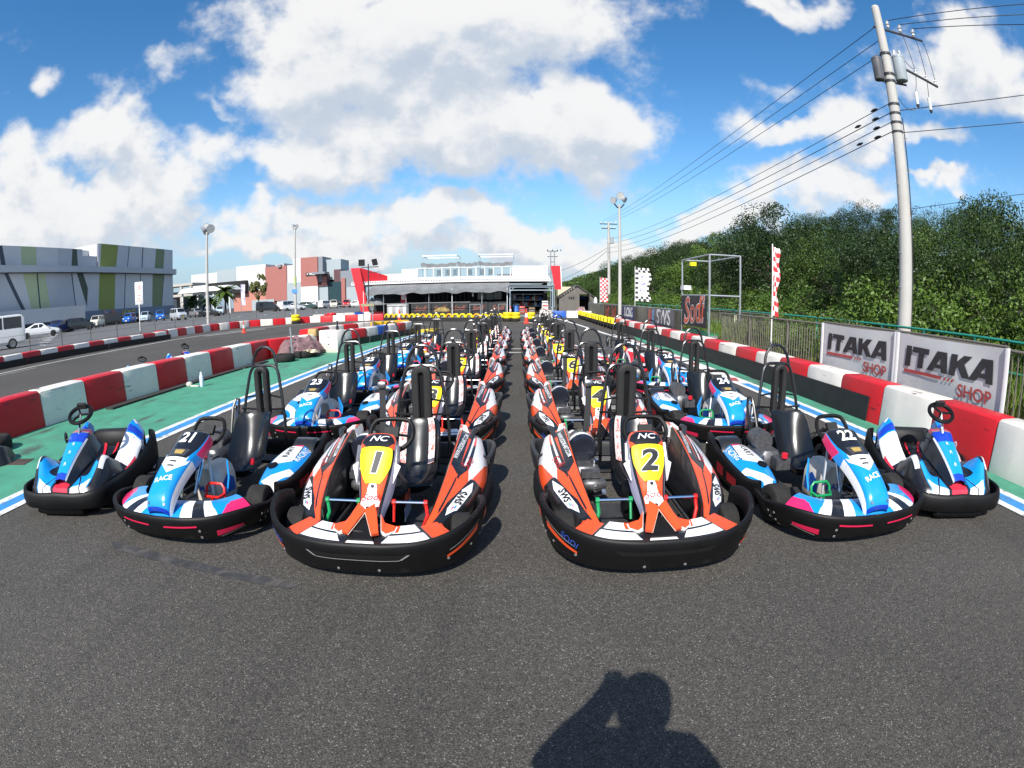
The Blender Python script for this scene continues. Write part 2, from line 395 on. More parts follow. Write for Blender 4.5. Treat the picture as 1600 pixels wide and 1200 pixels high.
ORD = ['first', 'second', 'third', 'fourth', 'fifth', 'sixth', 'seventh', 'eighth', 'ninth', 'tenth', 'eleventh', 'twelfth', 'thirteenth', 'fourteenth', 'fifteenth',
       'sixteenth', 'seventeenth', 'eighteenth', 'nineteenth', 'twentieth'] + ['twenty-' + w for w in ('first', 'second', 'third', 'fourth', 'fifth', 'sixth', 'seventh', 'eighth', 'ninth')] + ['thirtieth'] + ['thirty-' + w for w in ('first', 'second', 'third', 'fourth', 'fifth', 'sixth', 'seventh', 'eighth', 'ninth')] + ['fortieth'] + ['forty-' + w for w in ('first', 'second', 'third', 'fourth', 'fifth', 'sixth', 'seventh', 'eighth', 'ninth')] + ['fiftieth']

def cr(ctrl, n):
    """Catmull-Rom through ctrl (list of equal-length tuples), n samples"""
    C = np.array(ctrl, float); m = len(C)
    out = []
    for t in np.linspace(0, m - 1, n):
        i = min(int(t), m - 2); f = t - i
        p0, p1, p2, p3 = C[max(i - 1, 0)], C[i], C[i + 1], C[min(i + 2, m - 1)]
        if i == 0: p0 = 2 * p1 - p2
        if i == m - 2: p3 = 2 * p2 - p1
        out.append(0.5 * ((2 * p1) + (-p0 + p2) * f + (2 * p0 - 5 * p1 + 4 * p2 - p3) * f * f + (-p0 + 3 * p1 - 3 * p2 + p3) * f ** 3))
    return np.array(out)

class Surf:
    """grid surface P[v][u] with bilinear lookup, for panels, stickers and lettering that follow it"""
    def __init__(s, P): s.P = np.array(P, float); s.m, s.n = s.P.shape[:2]
    def at(s, u, v):
        x = min(max(u, 0), 1) * (s.n - 1); y = min(max(v, 0), 1) * (s.m - 1)
        i, j = min(int(x), s.n - 2), min(int(y), s.m - 2); a, b = x - i, y - j
        P = s.P
        p = (P[j, i] * (1 - a) + P[j, i + 1] * a) * (1 - b) + (P[j + 1, i] * (1 - a) + P[j + 1, i + 1] * a) * b
        du = (P[j, i + 1] - P[j, i]) * (1 - b) + (P[j + 1, i + 1] - P[j + 1, i]) * b
        dv = (P[j + 1, i] - P[j, i]) * (1 - a) + (P[j + 1, i + 1] - P[j, i + 1]) * a
        nn = np.cross(du, dv); nn /= (np.linalg.norm(nn) + 1e-9)
        return p, nn, du * (s.n - 1), dv * (s.m - 1)
    def secs(s): return [[Vector(p) for p in row] for row in s.P]
    def patch(s, g, uv4, off, n=6, m=6, mi=0, flip=1):
        """four-cornered patch lying off the surface; uv4 = corners in order"""
        a, b, c, d = [np.array(q) for q in uv4]
        rows = []
        for j in range(m + 1):
            t = j / m; row = []
            for i in range(n + 1):
                r = i / n
                q = (a * (1 - r) + b * r) * (1 - t) + (d * (1 - r) + c * r) * t
                p, nn, _, _ = s.at(*q); row.append(Vector(p + nn * off * flip))
            rows.append(row)
        g.loft(rows, mi=mi)
    def text(s, g, string, u, v, size, ang=0.0, off=0.006, flip=1, mi=0, bold=0.0, sx=1.0, shear=0.0):
        """lettering centred at (u, v); ang turns it in the tangent plane"""
        vs, fs = text_mesh(string, bold, shear)
        p0, n0, du, dv = s.at(u, v)
        n0 = n0 * flip
        tx = du / np.linalg.norm(du); ty = np.cross(n0, tx)
        ex = tx * math.cos(ang) + ty * math.sin(ang); ey = np.cross(n0, ex)
        J = np.linalg.pinv(np.stack([du, dv], 1))
        out = []
        for (x, y) in vs:
            w = ex * x * size * sx + ey * y * size
            q = J @ w
            p, nn, _, _ = s.at(u + q[0], v + q[1]); out.append(Vector(p + nn * flip * off))
        g.add(out, fs, mi)

_TXT = {}
def text_mesh(string, bold=0.0, shear=0.0):
    k = (string, bold, shear)
    if k not in _TXT:
        c = bpy.data.curves.new('lettering', 'FONT'); c.body = string; c.size = 1.0; c.align_x = 'CENTER'; c.align_y = 'CENTER'
        c.offset = bold; c.shear = shear; c.resolution_u = 3
        o = bpy.data.objects.new('lettering', c); COL.objects.link(o)
        dg = bpy.context.evaluated_depsgraph_get()
        me = bpy.data.meshes.new_from_object(o.evaluated_get(dg))
        _TXT[k] = ([(v.co.x, v.co.y) for v in me.vertices], [tuple(p.vertices) for p in me.polygons])
        bpy.data.objects.remove(o); bpy.data.curves.remove(c); bpy.data.meshes.remove(me)
    return _TXT[k]
def flat_text(g, string, org, ex, ey, size, off=0.004, mi=0, bold=0.0, sx=1.0, shear=0.0):
    vs, fs = text_mesh(string, bold, shear)
    ex, ey = Vector(ex).normalized(), Vector(ey).normalized(); n = ex.cross(ey)
    g.add([Vector(org) + ex * x * size * sx + ey * y * size + n * off for x, y in vs], fs, mi)
# ------------------------------------------------------------------ ground, track and lot
def asphalt(name, base, tint, speck=True, scale=105.0):
    m, N, L, b = new_mat(name)
    tc = N.new('ShaderNodeTexCoord')
    big = N.new('ShaderNodeTexNoise'); big.inputs['Scale'].default_value = 0.35; big.inputs['Detail'].default_value = 7; big.inputs['Roughness'].default_value = 0.6
    L.new(tc.outputs['Object'], big.inputs['Vector'])
    b1 = N.new('ShaderNodeMapRange'); L.new(big.outputs['Fac'], b1.inputs[0]); b1.inputs[1].default_value = 0.3; b1.inputs[2].default_value = 0.7; b1.inputs[3].default_value = 0.82; b1.inputs[4].default_value = 1.18
    mid = N.new('ShaderNodeTexNoise'); mid.inputs['Scale'].default_value = 22; mid.inputs['Detail'].default_value = 5; mid.inputs['Roughness'].default_value = 0.7
    L.new(tc.outputs['Object'], mid.inputs['Vector'])
    b2 = N.new('ShaderNodeMapRange'); L.new(mid.outputs['Fac'], b2.inputs[0]); b2.inputs[1].default_value = 0.3; b2.inputs[2].default_value = 0.7; b2.inputs[3].default_value = 0.82; b2.inputs[4].default_value = 1.18
    mul = N.new('ShaderNodeMath'); mul.operation = 'MULTIPLY'; L.new(b1.outputs[0], mul.inputs[0]); L.new(b2.outputs[0], mul.inputs[1])
    fac = mul.outputs[0]
    if speck:
        mp = N.new('ShaderNodeMapping'); L.new(tc.outputs['Object'], mp.inputs[0]); mp.inputs['Scale'].default_value = (2.2, .16, 1)
        stn = N.new('ShaderNodeTexNoise'); stn.inputs['Scale'].default_value = 1.0; stn.inputs['Detail'].default_value = 6; stn.inputs['Roughness'].default_value = .6; L.new(mp.outputs[0], stn.inputs['Vector'])
        sm = N.new('ShaderNodeMapRange'); L.new(stn.outputs['Fac'], sm.inputs[0]); sm.inputs[1].default_value = .56; sm.inputs[2].default_value = .72; sm.inputs[3].default_value = 1.0; sm.inputs[4].default_value = .74
        oil = N.new('ShaderNodeTexNoise'); oil.inputs['Scale'].default_value = 1.7; oil.inputs['Detail'].default_value = 3; L.new(tc.outputs['Object'], oil.inputs['Vector'])
        om = N.new('ShaderNodeMapRange'); L.new(oil.outputs['Fac'], om.inputs[0]); om.inputs[1].default_value = .66; om.inputs[2].default_value = .78; om.inputs[3].default_value = 1.0; om.inputs[4].default_value = .72
        q1 = N.new('ShaderNodeMath'); q1.operation = 'MULTIPLY'; L.new(sm.outputs[0], q1.inputs[0]); L.new(om.outputs[0], q1.inputs[1])
        q2 = N.new('ShaderNodeMath'); q2.operation = 'MULTIPLY'; L.new(q1.outputs[0], q2.inputs[0]); L.new(fac, q2.inputs[1]); fac = q2.outputs[0]
    if speck:
        vo = N.new('ShaderNodeTexVoronoi'); vo.inputs['Scale'].default_value = scale; vo.inputs['Randomness'].default_value = 1.0
        L.new(tc.outputs['Object'], vo.inputs['Vector'])
        sp = N.new('ShaderNodeSeparateColor'); L.new(vo.outputs['Color'], sp.inputs[0])
        mr = N.new('ShaderNodeMapRange'); L.new(sp.outputs[0], mr.inputs[0]); mr.inputs[1].default_value = 0.0; mr.inputs[2].default_value = 1.0; mr.inputs[3].default_value = 0.55; mr.inputs[4].default_value = 1.18
        pw = N.new('ShaderNodeMath'); pw.operation = 'POWER'; L.new(sp.outputs[1], pw.inputs[0]); pw.inputs[1].default_value = 22.0
        p2 = N.new('ShaderNodeMath'); p2.operation = 'MULTIPLY_ADD'; L.new(pw.outputs[0], p2.inputs[0]); p2.inputs[1].default_value = 2.2; L.new(mr.outputs[0], p2.inputs[2])
        # gaps between the stones are darker
        ed = N.new('ShaderNodeMapRange'); L.new(vo.outputs['Distance'], ed.inputs[0]); ed.inputs[1].default_value = 0.38; ed.inputs[2].default_value = 0.75; ed.inputs[3].default_value = 1.15; ed.inputs[4].default_value = 0.55
        m3 = N.new('ShaderNodeMath'); m3.operation = 'MULTIPLY'; L.new(p2.outputs[0], m3.inputs[0]); L.new(ed.outputs[0], m3.inputs[1])
        m4 = N.new('ShaderNodeMath'); m4.operation = 'MULTIPLY'; L.new(m3.outputs[0], m4.inputs[0]); L.new(fac, m4.inputs[1]); fac = m4.outputs[0]
        bp = N.new('ShaderNodeBump'); bp.inputs['Strength'].default_value = 0.6; bp.inputs['Distance'].default_value = 0.004; bp.invert = True
        L.new(vo.outputs['Distance'], bp.inputs['Height']); L.new(bp.outputs[0], b.inputs['Normal'])
    v = N.new('ShaderNodeVectorMath'); v.operation = 'SCALE'; v.inputs[0].default_value = [base * t for t in tint]; L.new(fac, v.inputs['Scale'])
    L.new(v.outputs[0], b.inputs['Base Color'])
    b.inputs['Roughness'].default_value = 0.82; b.inputs['Specular IOR Level'].default_value = 0.3
    return m
mAsph = asphalt('track_asphalt', 0.077, (1.09, 1.0, 0.87), scale=175.0)
mLot = asphalt('lot_asphalt', 0.13, (1.0, 1.0, 0.99), speck=False)

def sheet(name, pts, z, m):
    g = G(); g.add([(x, y, z) for x, y in pts], [tuple(range(len(pts)))])
    return struct(g.ob(name, m, smooth=False))
def band(g, line, w, z, mi=0, off=0.0):
    """painted band of width w along a polyline"""
    P = [Vector((x, y, 0)) for x, y in line]
    a, b = [], []
    for i, p in enumerate(P):
        t = (P[min(i + 1, len(P) - 1)] - P[max(i - 1, 0)]).normalized(); n = Vector((-t.y, t.x, 0))
        a.append((p.x + n.x * (off + w / 2), p.y + n.y * (off + w / 2), z)); b.append((p.x + n.x * (off - w / 2), p.y + n.y * (off - w / 2), z))
    g.loft([[b[i], a[i]] for i in range(len(P))][::1], mi=mi)
    return g
def worn(name, col, wear, amt=0.55):
    m = mat(name, col, 0.6, var=0.12, vscale=5, dirt=(wear, amt, amt + 0.22, 3.5), bump=0.2, bscale=160); scrape(m, (.13, .125, .115), .555, (22, 9, 1)); return m
mLineW = worn('white_line_paint', (0.72, 0.71, 0.67), (0.22, 0.21, 0.19), 0.56)
mLineB = worn('blue_line_paint', (0.03, 0.24, 0.55), (0.10, 0.16, 0.22), 0.58)
mLineR = worn('red_line_paint', (0.42, 0.06, 0.05), (0.2, 0.1, 0.09), 0.55)
mGrn = mat('green_painted_asphalt', (0.058, 0.265, 0.165), 0.75, var=0.2, vscale=2.2, dirt=((0.09, 0.13, 0.10), 0.54, 0.75, 1.3), bump=0.3, bscale=120)
scrape(mGrn, (.055, .06, .052), .565, (1.6, .5, 1)); scrape(mGrn, (.10, .085, .06), .64, (3, 2.2, 1))


sheet('ground', [(-2500, -600), (2500, -600), (2500, 3500), (-2500, 3500)], 0.0, mAsph)
sheet('green_verge', [(-7.6, -6), (-4.92, -6), (-4.92, 23.0), (-5.0, 25.4), (-6.1, 21.5), (-6.6, 18.5), (-7.4, 15.5), (-7.6, 13)], 0.004, mGrn)
sheet('green_verge', [(4.68, -6), (5.3, -6), (5.3, 24), (4.68, 20)], 0.004, mGrn)
g = G()
for off, w, mi in ((0.145, 0.11, 0), (0.0, 0.18, 1), (-0.145, 0.11, 0)):
    band(g, [(-4.73, -6), (-4.73, 6), (-4.72, 14), (-4.62, 22), (-4.35, 25.5)], w, 0.008, mi, off)
struct(g.ob('edge_line', [mLineW, mLineB], smooth=False))
g = G()
for off, w, mi in ((0.145, 0.11, 0), (0.0, 0.18, 1), (-0.145, 0.11, 0)):
    band(g, [(4.5, -6), (4.5, 9.6)], w, 0.008, mi, off)
band(g, [(4.5, 9.6), (4.47, 14), (4.36, 20), (4.2, 23)], 0.40, 0.008, 0)
for k in range(9):
    y = 9.95 + k * 1.28
    g.add([(4.32, y, 0.012), (4.5, y - 0.1, 0.012), (4.62, y + 0.32, 0.012), (4.44, y + 0.42, 0.012)], [(0, 1, 2, 3)], 2)
band(g, [(4.05, 23), (3.72, 31), (3.35, 38), (2.85, 43)], 0.2, 0.008, 0)
struct(g.ob('edge_line', [mLineW, mLineB, mLineR], smooth=False))
g = G()
band(g, [(-19.0, -8), (-19.0, 12.5), (-19.35, 19.3), (-19.9, 26), (-19.7, 30), (-19.0, 34.2), (-17.4, 38.3), (-14.4, 40.2), (-10.5, 40.3), (-5.2, 38.6), (-1.0, 36.8), (0.6, 35.4), (1.4, 32.0)], 0.16, 0.008)
band(g, [(-18.2, 9), (-18.3, 14)], 0.06, 0.008); band(g, [(-18.9, 28), (-17.6, 34)], 0.2, 0.008)
for y in (15.35, 16.45): band(g, [(-2.3, y), (3.6, y)], 0.13, 0.008)
for (x, y) in ((-2.6, 17.9), (-1.3, 17.9), (-2.6, 20.2), (-6.6, 33), (-12.2, 36)): band(g, [(x, y), (x + 1.0, y + 0.05)], 0.13, 0.008)
struct(g.ob('track_marking', mLineW, smooth=False))
mPatch = mat('black_ground_tape', (0.040, 0.040, 0.042), 0.75, var=0.3, vscale=8, dirt=((0.085, 0.078, 0.070), 0.46, 0.60, 7), bump=.3, bscale=120)
sheet('asphalt_patch', [(-2.99, 2.70), (-2.82, 2.575), (-2.2, 2.53), (-1.62, 2.47), (-1.32, 2.45), (-1.27, 2.50), (-1.42, 2.545), (-2.0, 2.60), (-2.55, 2.665)], 0.004, mPatch)
sheet('yellow_apron', [(-4.95, 24.2), (-4.1, 25.2), (-4.2, 28.6), (-5.3, 27.4)], 0.012, mat('yellow_road_paint', (0.75, 0.55, 0.02), 0.7, var=0.15))
# car park, a little higher than the track
g = G()
lot = [(-24.0, -40), (-24.0, 30), (-25.5, 38), (-22.5, 44.5), (-18.6, 46), (-18.6, 175), (-260, 175), (-260, -40)]
edge = [(-21.9, -40), (-21.9, 27), (-23.2, 28), (-23.4, 36), (-21.6, 41), (-17.6, 44)]
g.add([(x, y, 0.4) for x, y in lot], [tuple(range(len(lot)))])
g.add([(x, y, 0.006) for x, y in edge] + [(x, y, 0.4) for x, y in ((-24.0, -40), (-24.0, 26), (-24.9, 30), (-25.5, 38), (-22.5, 44.5), (-18.6, 46))],
      [(i, i + 1, i + 7, i + 6) for i in range(5)])
struct(g.ob('parking_lot', mLot, smooth=False))
g = G()
for k in range(11):
    x = -27.5 - k * 2.9; y = 22 + k * 2.6
    band(g, [(x, y), (x - 3.2, y + 1.6)], 0.14, 0.404)
    band(g, [(x - 8, y + 7), (x - 13, y + 9.5)], 0.14, 0.404)
for k in range(8): band(g, [(-52 + k * 3.4, 62 + k * 1.2), (-50 + k * 3.4, 57.5 + k * 1.2)], 0.13, 0.404)
struct(g.ob('parking_marking', mLineW, smooth=False))
# concrete forecourt of the club house
sheet('forecourt', [(-17.4, 44.5), (9, 44.5), (9, 70), (-17.4, 70)], 0.006, mat('forecourt_concrete', (0.2, 0.2, 0.2), 0.8, var=0.15))

# ------------------------------------------------------------------ wooded bank
def hill_z(x, y):
    t = min(max((x - 10.5) / 25.0, 0), 1); t = t * t * (3 - 2 * t)
    return (5.9 + min(max(y - 35, 0) * .022, 1.8)) * t + (0.5 * math.sin(x * 0.31 + y * 0.11) + 0.4 * math.sin(y * 0.23 + 1.7)) * t
g = G()
xs = [8.9, 10, 11, 12.5, 14, 16, 18.5, 21, 24, 27, 30, 34, 40, 60, 110]; ys = list(range(-30, 200, 6)) + list(range(200, 700, 40))
g.loft([[(x, y, hill_z(x, y) + 0.005) for x in xs] for y in ys])
mSoil = mat('leaf_litter', (0.03, 0.034, 0.014), 0.95, var=0.45, vscale=0.8)
struct(g.ob('hill', mSoil))

def leaf_mat(name, c0, c1):
    m, N, L, b = new_mat(name)
    oi = N.new('ShaderNodeObjectInfo'); tc = N.new('ShaderNodeTexCoord'); geo = N.new('ShaderNodeNewGeometry')
    n = N.new('ShaderNodeTexNoise'); n.inputs['Scale'].default_value = 0.9; n.inputs['Detail'].default_value = 3
    L.new(geo.outputs['Position'], n.inputs['Vector'])
    n2 = N.new('ShaderNodeTexNoise'); n2.inputs['Scale'].default_value = 9; n2.inputs['Detail'].default_value = 2; L.new(geo.outputs['Position'], n2.inputs['Vector'])
    a = N.new('ShaderNodeMath'); a.operation = 'MULTIPLY_ADD'; L.new(oi.outputs['Random'], a.inputs[0]); a.inputs[1].default_value = 0.95; 
    s = N.new('ShaderNodeMath'); s.operation = 'MULTIPLY_ADD'; L.new(n.outputs['Fac'], s.inputs[0]); s.inputs[1].default_value = 1.1; s.inputs[2].default_value = -0.55
    L.new(s.outputs[0], a.inputs[2])
    c = N.new('ShaderNodeMath'); c.operation = 'MULTIPLY_ADD'; c.use_clamp = True; L.new(n2.outputs['Fac'], c.inputs[0]); c.inputs[1].default_value = 0.8; 
    d = N.new('ShaderNodeMath'); d.operation = 'SUBTRACT'; L.new(a.outputs[0], d.inputs[0]); d.inputs[1].default_value = 0.25; L.new(d.outputs[0], c.inputs[2])
    mx = N.new('ShaderNodeMix'); mx.data_type = 'RGBA'; L.new(c.outputs[0], mx.inputs[0]); mx.inputs[6].default_value = (*c0, 1); mx.inputs[7].default_value = (*c1, 1)
    L.new(mx.outputs[2], b.inputs['Base Color']); b.inputs['Roughness'].default_value = 0.5; b.inputs['Specular IOR Level'].default_value = 0.35
    tr = N.new('ShaderNodeBsdfTranslucent'); L.new(mx.outputs[2], tr.inputs[0])
    ms = N.new('ShaderNodeMixShader'); ms.inputs[0].default_value = 0.09; L.new(b.outputs[0], ms.inputs[1]); L.new(tr.outputs[0], ms.inputs[2])
    L.new(ms.outputs[0], N['Material Output'].inputs[0])
    return m
mLeafD = leaf_mat('dark_evergreen_leaf', (0.009, 0.024, 0.005), (0.040, 0.074, 0.013))
mLeafM = leaf_mat('mid_green_leaf', (0.015, 0.036, 0.006), (0.066, 0.114, 0.016))
mLeafL = leaf_mat('fresh_green_leaf', (0.028, 0.066, 0.009), (0.105, 0.175, 0.024))
mBark = mat('bark', (0.06, 0.045, 0.035), 0.9, var=0.3, vscale=6)

def crown_mesh(name, seed, m, rad=(2.7, 2.7, 2.2), clumps=46, per=380, leaf=0.10, droop=0.0):
    """leaf cards in clumps spread through an uneven crown"""
    rng = np.random.default_rng(seed)
    d = rng.normal(size=(clumps, 3)); d[:, 2] = np.abs(d[:, 2]) * 0.9 - 0.35; d /= np.linalg.norm(d, axis=1)[:, None]
    rr = rng.uniform(0.45, 1.0, clumps) ** 0.6
    cen = d * rr[:, None] * np.array(rad); cr_ = rng.uniform(0.55, 1.0, clumps) * rad[0] * 0.30
    n = clumps * per
    ci = np.repeat(np.arange(clumps), per)
    q = rng.normal(size=(n, 3)); q /= np.linalg.norm(q, axis=1)[:, None]
    p = cen[ci] + q * (cr_[ci] * rng.uniform(0.35, 1.0, n) ** 0.5)[:, None] * np.array([1, 1, 0.8])
    p[:, 2] -= droop * np.maximum(0, np.hypot(p[:, 0], p[:, 1]) - rad[0] * 0.4) ** 2
    nr = q * 0.7 + rng.normal(size=(n, 3)) * 0.6 + np.array([0, 0, 0.35]); nr /= np.linalg.norm(nr, axis=1)[:, None]
    t = np.cross(nr, rng.normal(size=(n, 3))); t /= np.linalg.norm(t, axis=1)[:, None]; b = np.cross(nr, t)
    sz = leaf * rng.uniform(0.5, 1.15, n)[:, None]
    V = np.stack([p - t * sz * .5, p - b * sz * .28, p + t * sz * .5, p + b * sz * .28], 1).reshape(-1, 3)
    me = bpy.data.meshes.new(name)
    me.vertices.add(len(V)); me.vertices.foreach_set('co', V.ravel())
    me.loops.add(4 * n); me.loops.foreach_set('vertex_index', np.arange(4 * n))
    me.polygons.add(n); me.polygons.foreach_set('loop_start', np.arange(0, 4 * n, 4)); me.polygons.foreach_set('loop_total', np.full(n, 4))
    me.materials.append(m); me.update(); me.validate()
    return me
def trunk_mesh(name, seed, h=3.0, r=0.16):
    rng = random.Random(seed); g = G()
    top = Vector((rng.uniform(-.3, .3), rng.uniform(-.3, .3), h))
    mid = Vector((top.x * .3, top.y * .3, h * .5))
    g.tube([(0, 0, -0.6), (0.02, 0, 0.3), mid, top], [r * 1.5, r, r * .75, r * .4], 8)
    for k in range(5):
        a = k * 1.3 + rng.random(); s = mid.lerp(top, rng.uniform(0, .8)); l = rng.uniform(.8, 1.5)
        e = s + Vector((math.cos(a) * l, math.sin(a) * l, rng.uniform(.4, 1.1)))
        g.tube([s, s.lerp(e, .5) + Vector((0, 0, .1)), e], [r * .45, r * .3, r * .12], 6)
    return g.mesh(name, mBark)
CROWNS = [('dark', crown_mesh('crown', 1, mLeafD, clumps=60)), ('dark', crown_mesh('crown', 2, mLeafD, (2.9, 2.4, 2.5), 58)), ('green', crown_mesh('crown', 3, mLeafM, clumps=58)), ('green', crown_mesh('crown', 4, mLeafM, (2.5, 3.0, 2.1), 56)),
          ('pale', crown_mesh('crown', 5, mLeafL, (2.4, 2.4, 2.0), 48)), ('dark', crown_mesh('crown', 6, mLeafD, (3.1, 2.8, 1.9), 62)), ('green', crown_mesh('crown', 8, mLeafM, (2.2, 2.2, 2.7), 54))]
TRUNKS = [trunk_mesh('trunk', s) for s in (1, 2, 3)]
rng = random.Random(11)
KIND = {'dark': ('dark evergreen tree', 'dark evergreen trees on the wooded bank'), 'green': ('mid green tree', 'mid green trees on the wooded bank'), 'pale': ('pale yellow-green tree', 'pale green trees on the wooded bank')}
def tree(x, y, z, s, ki, label, group=None):
    kind, cm = CROWNS[ki]
    t = thing('broadleaf_tree', label, 'tree', (x, y, z), rng.uniform(0, 6.28), group)
    t.scale = (s * rng.uniform(.9, 1.15), s * rng.uniform(.9, 1.15), s * rng.uniform(.85, 1.2))
    link('trunk', TRUNKS[ki % 3], t); link('crown', cm, t, (0, 0, 3.0))
    return t
tree_xy = []
for row, (x0, dx) in enumerate(((14.4, 1.2), (17.0, 1.6), (20.8, 1.8), (25.0, 2.0), (29.6, 2.2), (34.2, 2.2))):
    y = 1.0 + row * 1.3
    while y < 128 - row * 2:
        st = 4.9 + row * 0.35 + y * 0.012
        tree_xy.append((x0 + rng.uniform(-dx, dx) * .7, y + rng.uniform(-.9, .9), row)); y += st
tree_xy = tree_xy[:]
for i, (x, y, row) in enumerate(tree_xy):
    ki = rng.choice((0, 1, 2, 3, 5, 6, 2, 3, 4) if row < 2 else (0, 1, 2, 0, 5, 6, 1, 3, 5))
    kind, grp = KIND[CROWNS[ki][0]]
    where = ('low down', 'low down', 'half way up', 'half way up', 'near the crest', 'near the crest')[row]
    az_ = math.degrees(math.atan2(x, y))
    ref = ('right of the power pole' if az_ > 46 else 'behind the power pole' if az_ > 38.5 else 'behind the white shop banners' if az_ > 33 else 'behind the red checkered flag' if az_ > 26 else 'behind the scaffold frame' if az_ > 19.5 else 'left of the scaffold frame' if az_ > 14 else 'behind the screen fence' if az_ > 9 else 'far along the bank')
    where = f'{where} {ref}'
    tree(x, y, hill_z(x, y) - 0.9, rng.choice((.70, .8, .92, 1.05, 1.2, 1.32)) * (.80 if az_ > 40 else .92 if az_ > 28 else 1.0), ki, f'{kind} {where}', f'{kind}s {where}')
print('trees', len(tree_xy))
# the wood beyond, one mass
P = []
for k in range(900):
    y = rng.uniform(122, 520); x = rng.uniform(13, 42); P.append((x, y, hill_z(x, y) + 2.4, rng.uniform(.9, 1.3)))
rg = np.random.default_rng(5); n1 = 260
V = []
for (x, y, z, s) in P:
    far = y / 120.0
    k = 90
    q = rg.normal(size=(k, 3)); q /= np.linalg.norm(q, axis=1)[:, None]; q[:, 2] = np.abs(q[:, 2]) * 1.1 - .2
    p = q * np.array([2.9, 2.9, 2.5]) * s * rg.uniform(.6, 1.0, (k, 1)) + np.array([x, y, z])
    nr = q + rg.normal(size=(k, 3)) * .6; nr /= np.linalg.norm(nr, axis=1)[:, None]
    t = np.cross(nr, rg.normal(size=(k, 3))); t /= np.linalg.norm(t, axis=1)[:, None]; b = np.cross(nr, t)
    sz = 0.75 * rg.uniform(.6, 1.3, (k, 1))
    V.append(np.stack([p - t * sz * .5, p - b * sz * .35, p + t * sz * .5, p + b * sz * .35], 1).reshape(-1, 3))
V = np.concatenate(V); n = len(V) // 4
me = bpy.data.meshes.new('distant_wood'); me.vertices.add(len(V)); me.vertices.foreach_set('co', V.ravel()); me.loops.add(4 * n); me.loops.foreach_set('vertex_index', np.arange(4 * n))
me.polygons.add(n); me.polygons.foreach_set('loop_start', np.arange(0, 4 * n, 4)); me.polygons.foreach_set('loop_total', np.full(n, 4)); me.materials.append(mLeafM); me.update()
stuff(link('distant_wood', me), 'far green wood continuing along the bank behind the shed', 'wood')
# vines and bushes along the foot of the bank
BUSH = [crown_mesh('foliage', 21, mLeafL, (1.5, 1.5, 1.3), 34, 150, .115), crown_mesh('foliage', 22, mLeafL, (1.8, 1.4, 1.1), 34, 150, .115), crown_mesh('foliage', 23, mLeafM, (1.5, 1.5, 1.5), 34, 150, .115)]
STEM = trunk_mesh('stem', 9, 1.0, .05)
y = 2.5; k = 0
while y < 60:
    for lane in (0, 1):
        x = (10.3, 12.0)[lane] + rng.uniform(-.5, .5)
        s = rng.uniform(.75, 1.15) * (1, 1.25)[lane]
        bi = rng.choice((0, 1, 0, 1, 2))
        a_ = math.degrees(math.atan2(x, y))
        ref = ('right of the power pole' if a_ > 46 else 'around the power pole' if a_ > 39 else 'behind the white banners' if a_ > 32 else 'behind the red checkered flag' if a_ > 25 else 'behind the scaffold' if a_ > 18 else 'behind the screen fence')
        t = thing('shrub', ('fresh leafy shrub' if bi < 2 else 'darker bushy shrub') + (' at the railing ' if lane == 0 else ' at the bank foot ') + ref, 'shrub', (x, y + rng.uniform(-.4, .4), hill_z(x, y)), rng.uniform(0, 6.28),
                  ('fresh' if bi < 2 else 'darker') + (' shrubs at the railing ' if lane == 0 else ' shrubs at the bank foot ') + ref)
        t.scale = (s, s, s)
        link('foliage', BUSH[bi], t, (0, 0, .75)); link('stem', STEM, t)
    y += 1.7 + y * .012
# low shrubs and dry weeds between the bar fence and the railing
def weeds(name, n, xr, yr, hr, m, seed):
    r = np.random.default_rng(seed); V = []; F = []
    for k in range(n):
        x, y = r.uniform(*xr), r.uniform(*yr); h = r.uniform(*hr); a = r.uniform(0, 6.28); w = r.uniform(.008, .022); l = r.normal(0, .22, 2) * h
        dx, dy = math.cos(a) * w, math.sin(a) * w; o = len(V)
        V += [(x - dx, y - dy, 0), (x + dx, y + dy, 0), (x + dx * .7 + l[0] * .4, y + dy * .7 + l[1] * .4, h * .6), (x - dx * .7 + l[0] * .4, y - dy * .7 + l[1] * .4, h * .6), (x + l[0], y + l[1], h)]
        F += [(o, o + 1, o + 2, o + 3), (o + 3, o + 2, o + 4)]
    g = G(); g.add(V, F); return g.ob(name, m, smooth=False)
mWeed = leaf_mat('dry_weed_blade', (0.10, 0.11, 0.03), (0.26, 0.22, 0.08)); mWeedG = leaf_mat('green_weed_blade', (0.05, 0.10, 0.015), (0.13, 0.2, 0.03))
stuff(weeds('weeds', 5200, (6.25, 7.9), (2.0, 26), (.15, .75), mWeed, 3), 'dry yellowish weeds growing behind the barrier and bar fence', 'weeds')
stuff(weeds('tall_grass', 4200, (6.45, 8.6), (2.0, 20), (.4, 1.15), mWeedG, 4), 'tall green grass growing between bar fence and green railing', 'grass')
for k, (x, y, s, bi) in enumerate(((7.1, 10.4, .62, 2), (7.0, 11.9, .55, 0), (7.25, 13.6, .6, 0), (7.1, 9.2, .5, 1), (7.3, 3.4, .62, 2), (7.0, 15.2, .45, 2))):
    t = thing('shrub', ('rounded dark green shrub' if bi == 2 else 'yellow-green leafy shrub') + ' growing behind the bar fence, ' + ORD[k] + ' planted', 'shrub', (x, y, 0), k, 'shrubs behind the bar fence')
    t['label'] = ('rounded dark green shrub' if bi == 2 else 'yellow-green leafy shrub') + ' behind the bar fence ' + ('left of the white banners', 'between flag and white banners', 'beside the red checkered flag', 'half hidden by left white banner', 'right of the white banners', 'beside the brown board')[k]
    t.scale = (s, s, s); link('foliage', BUSH[bi], t, (0, 0, .95)); link('stem', STEM, t)
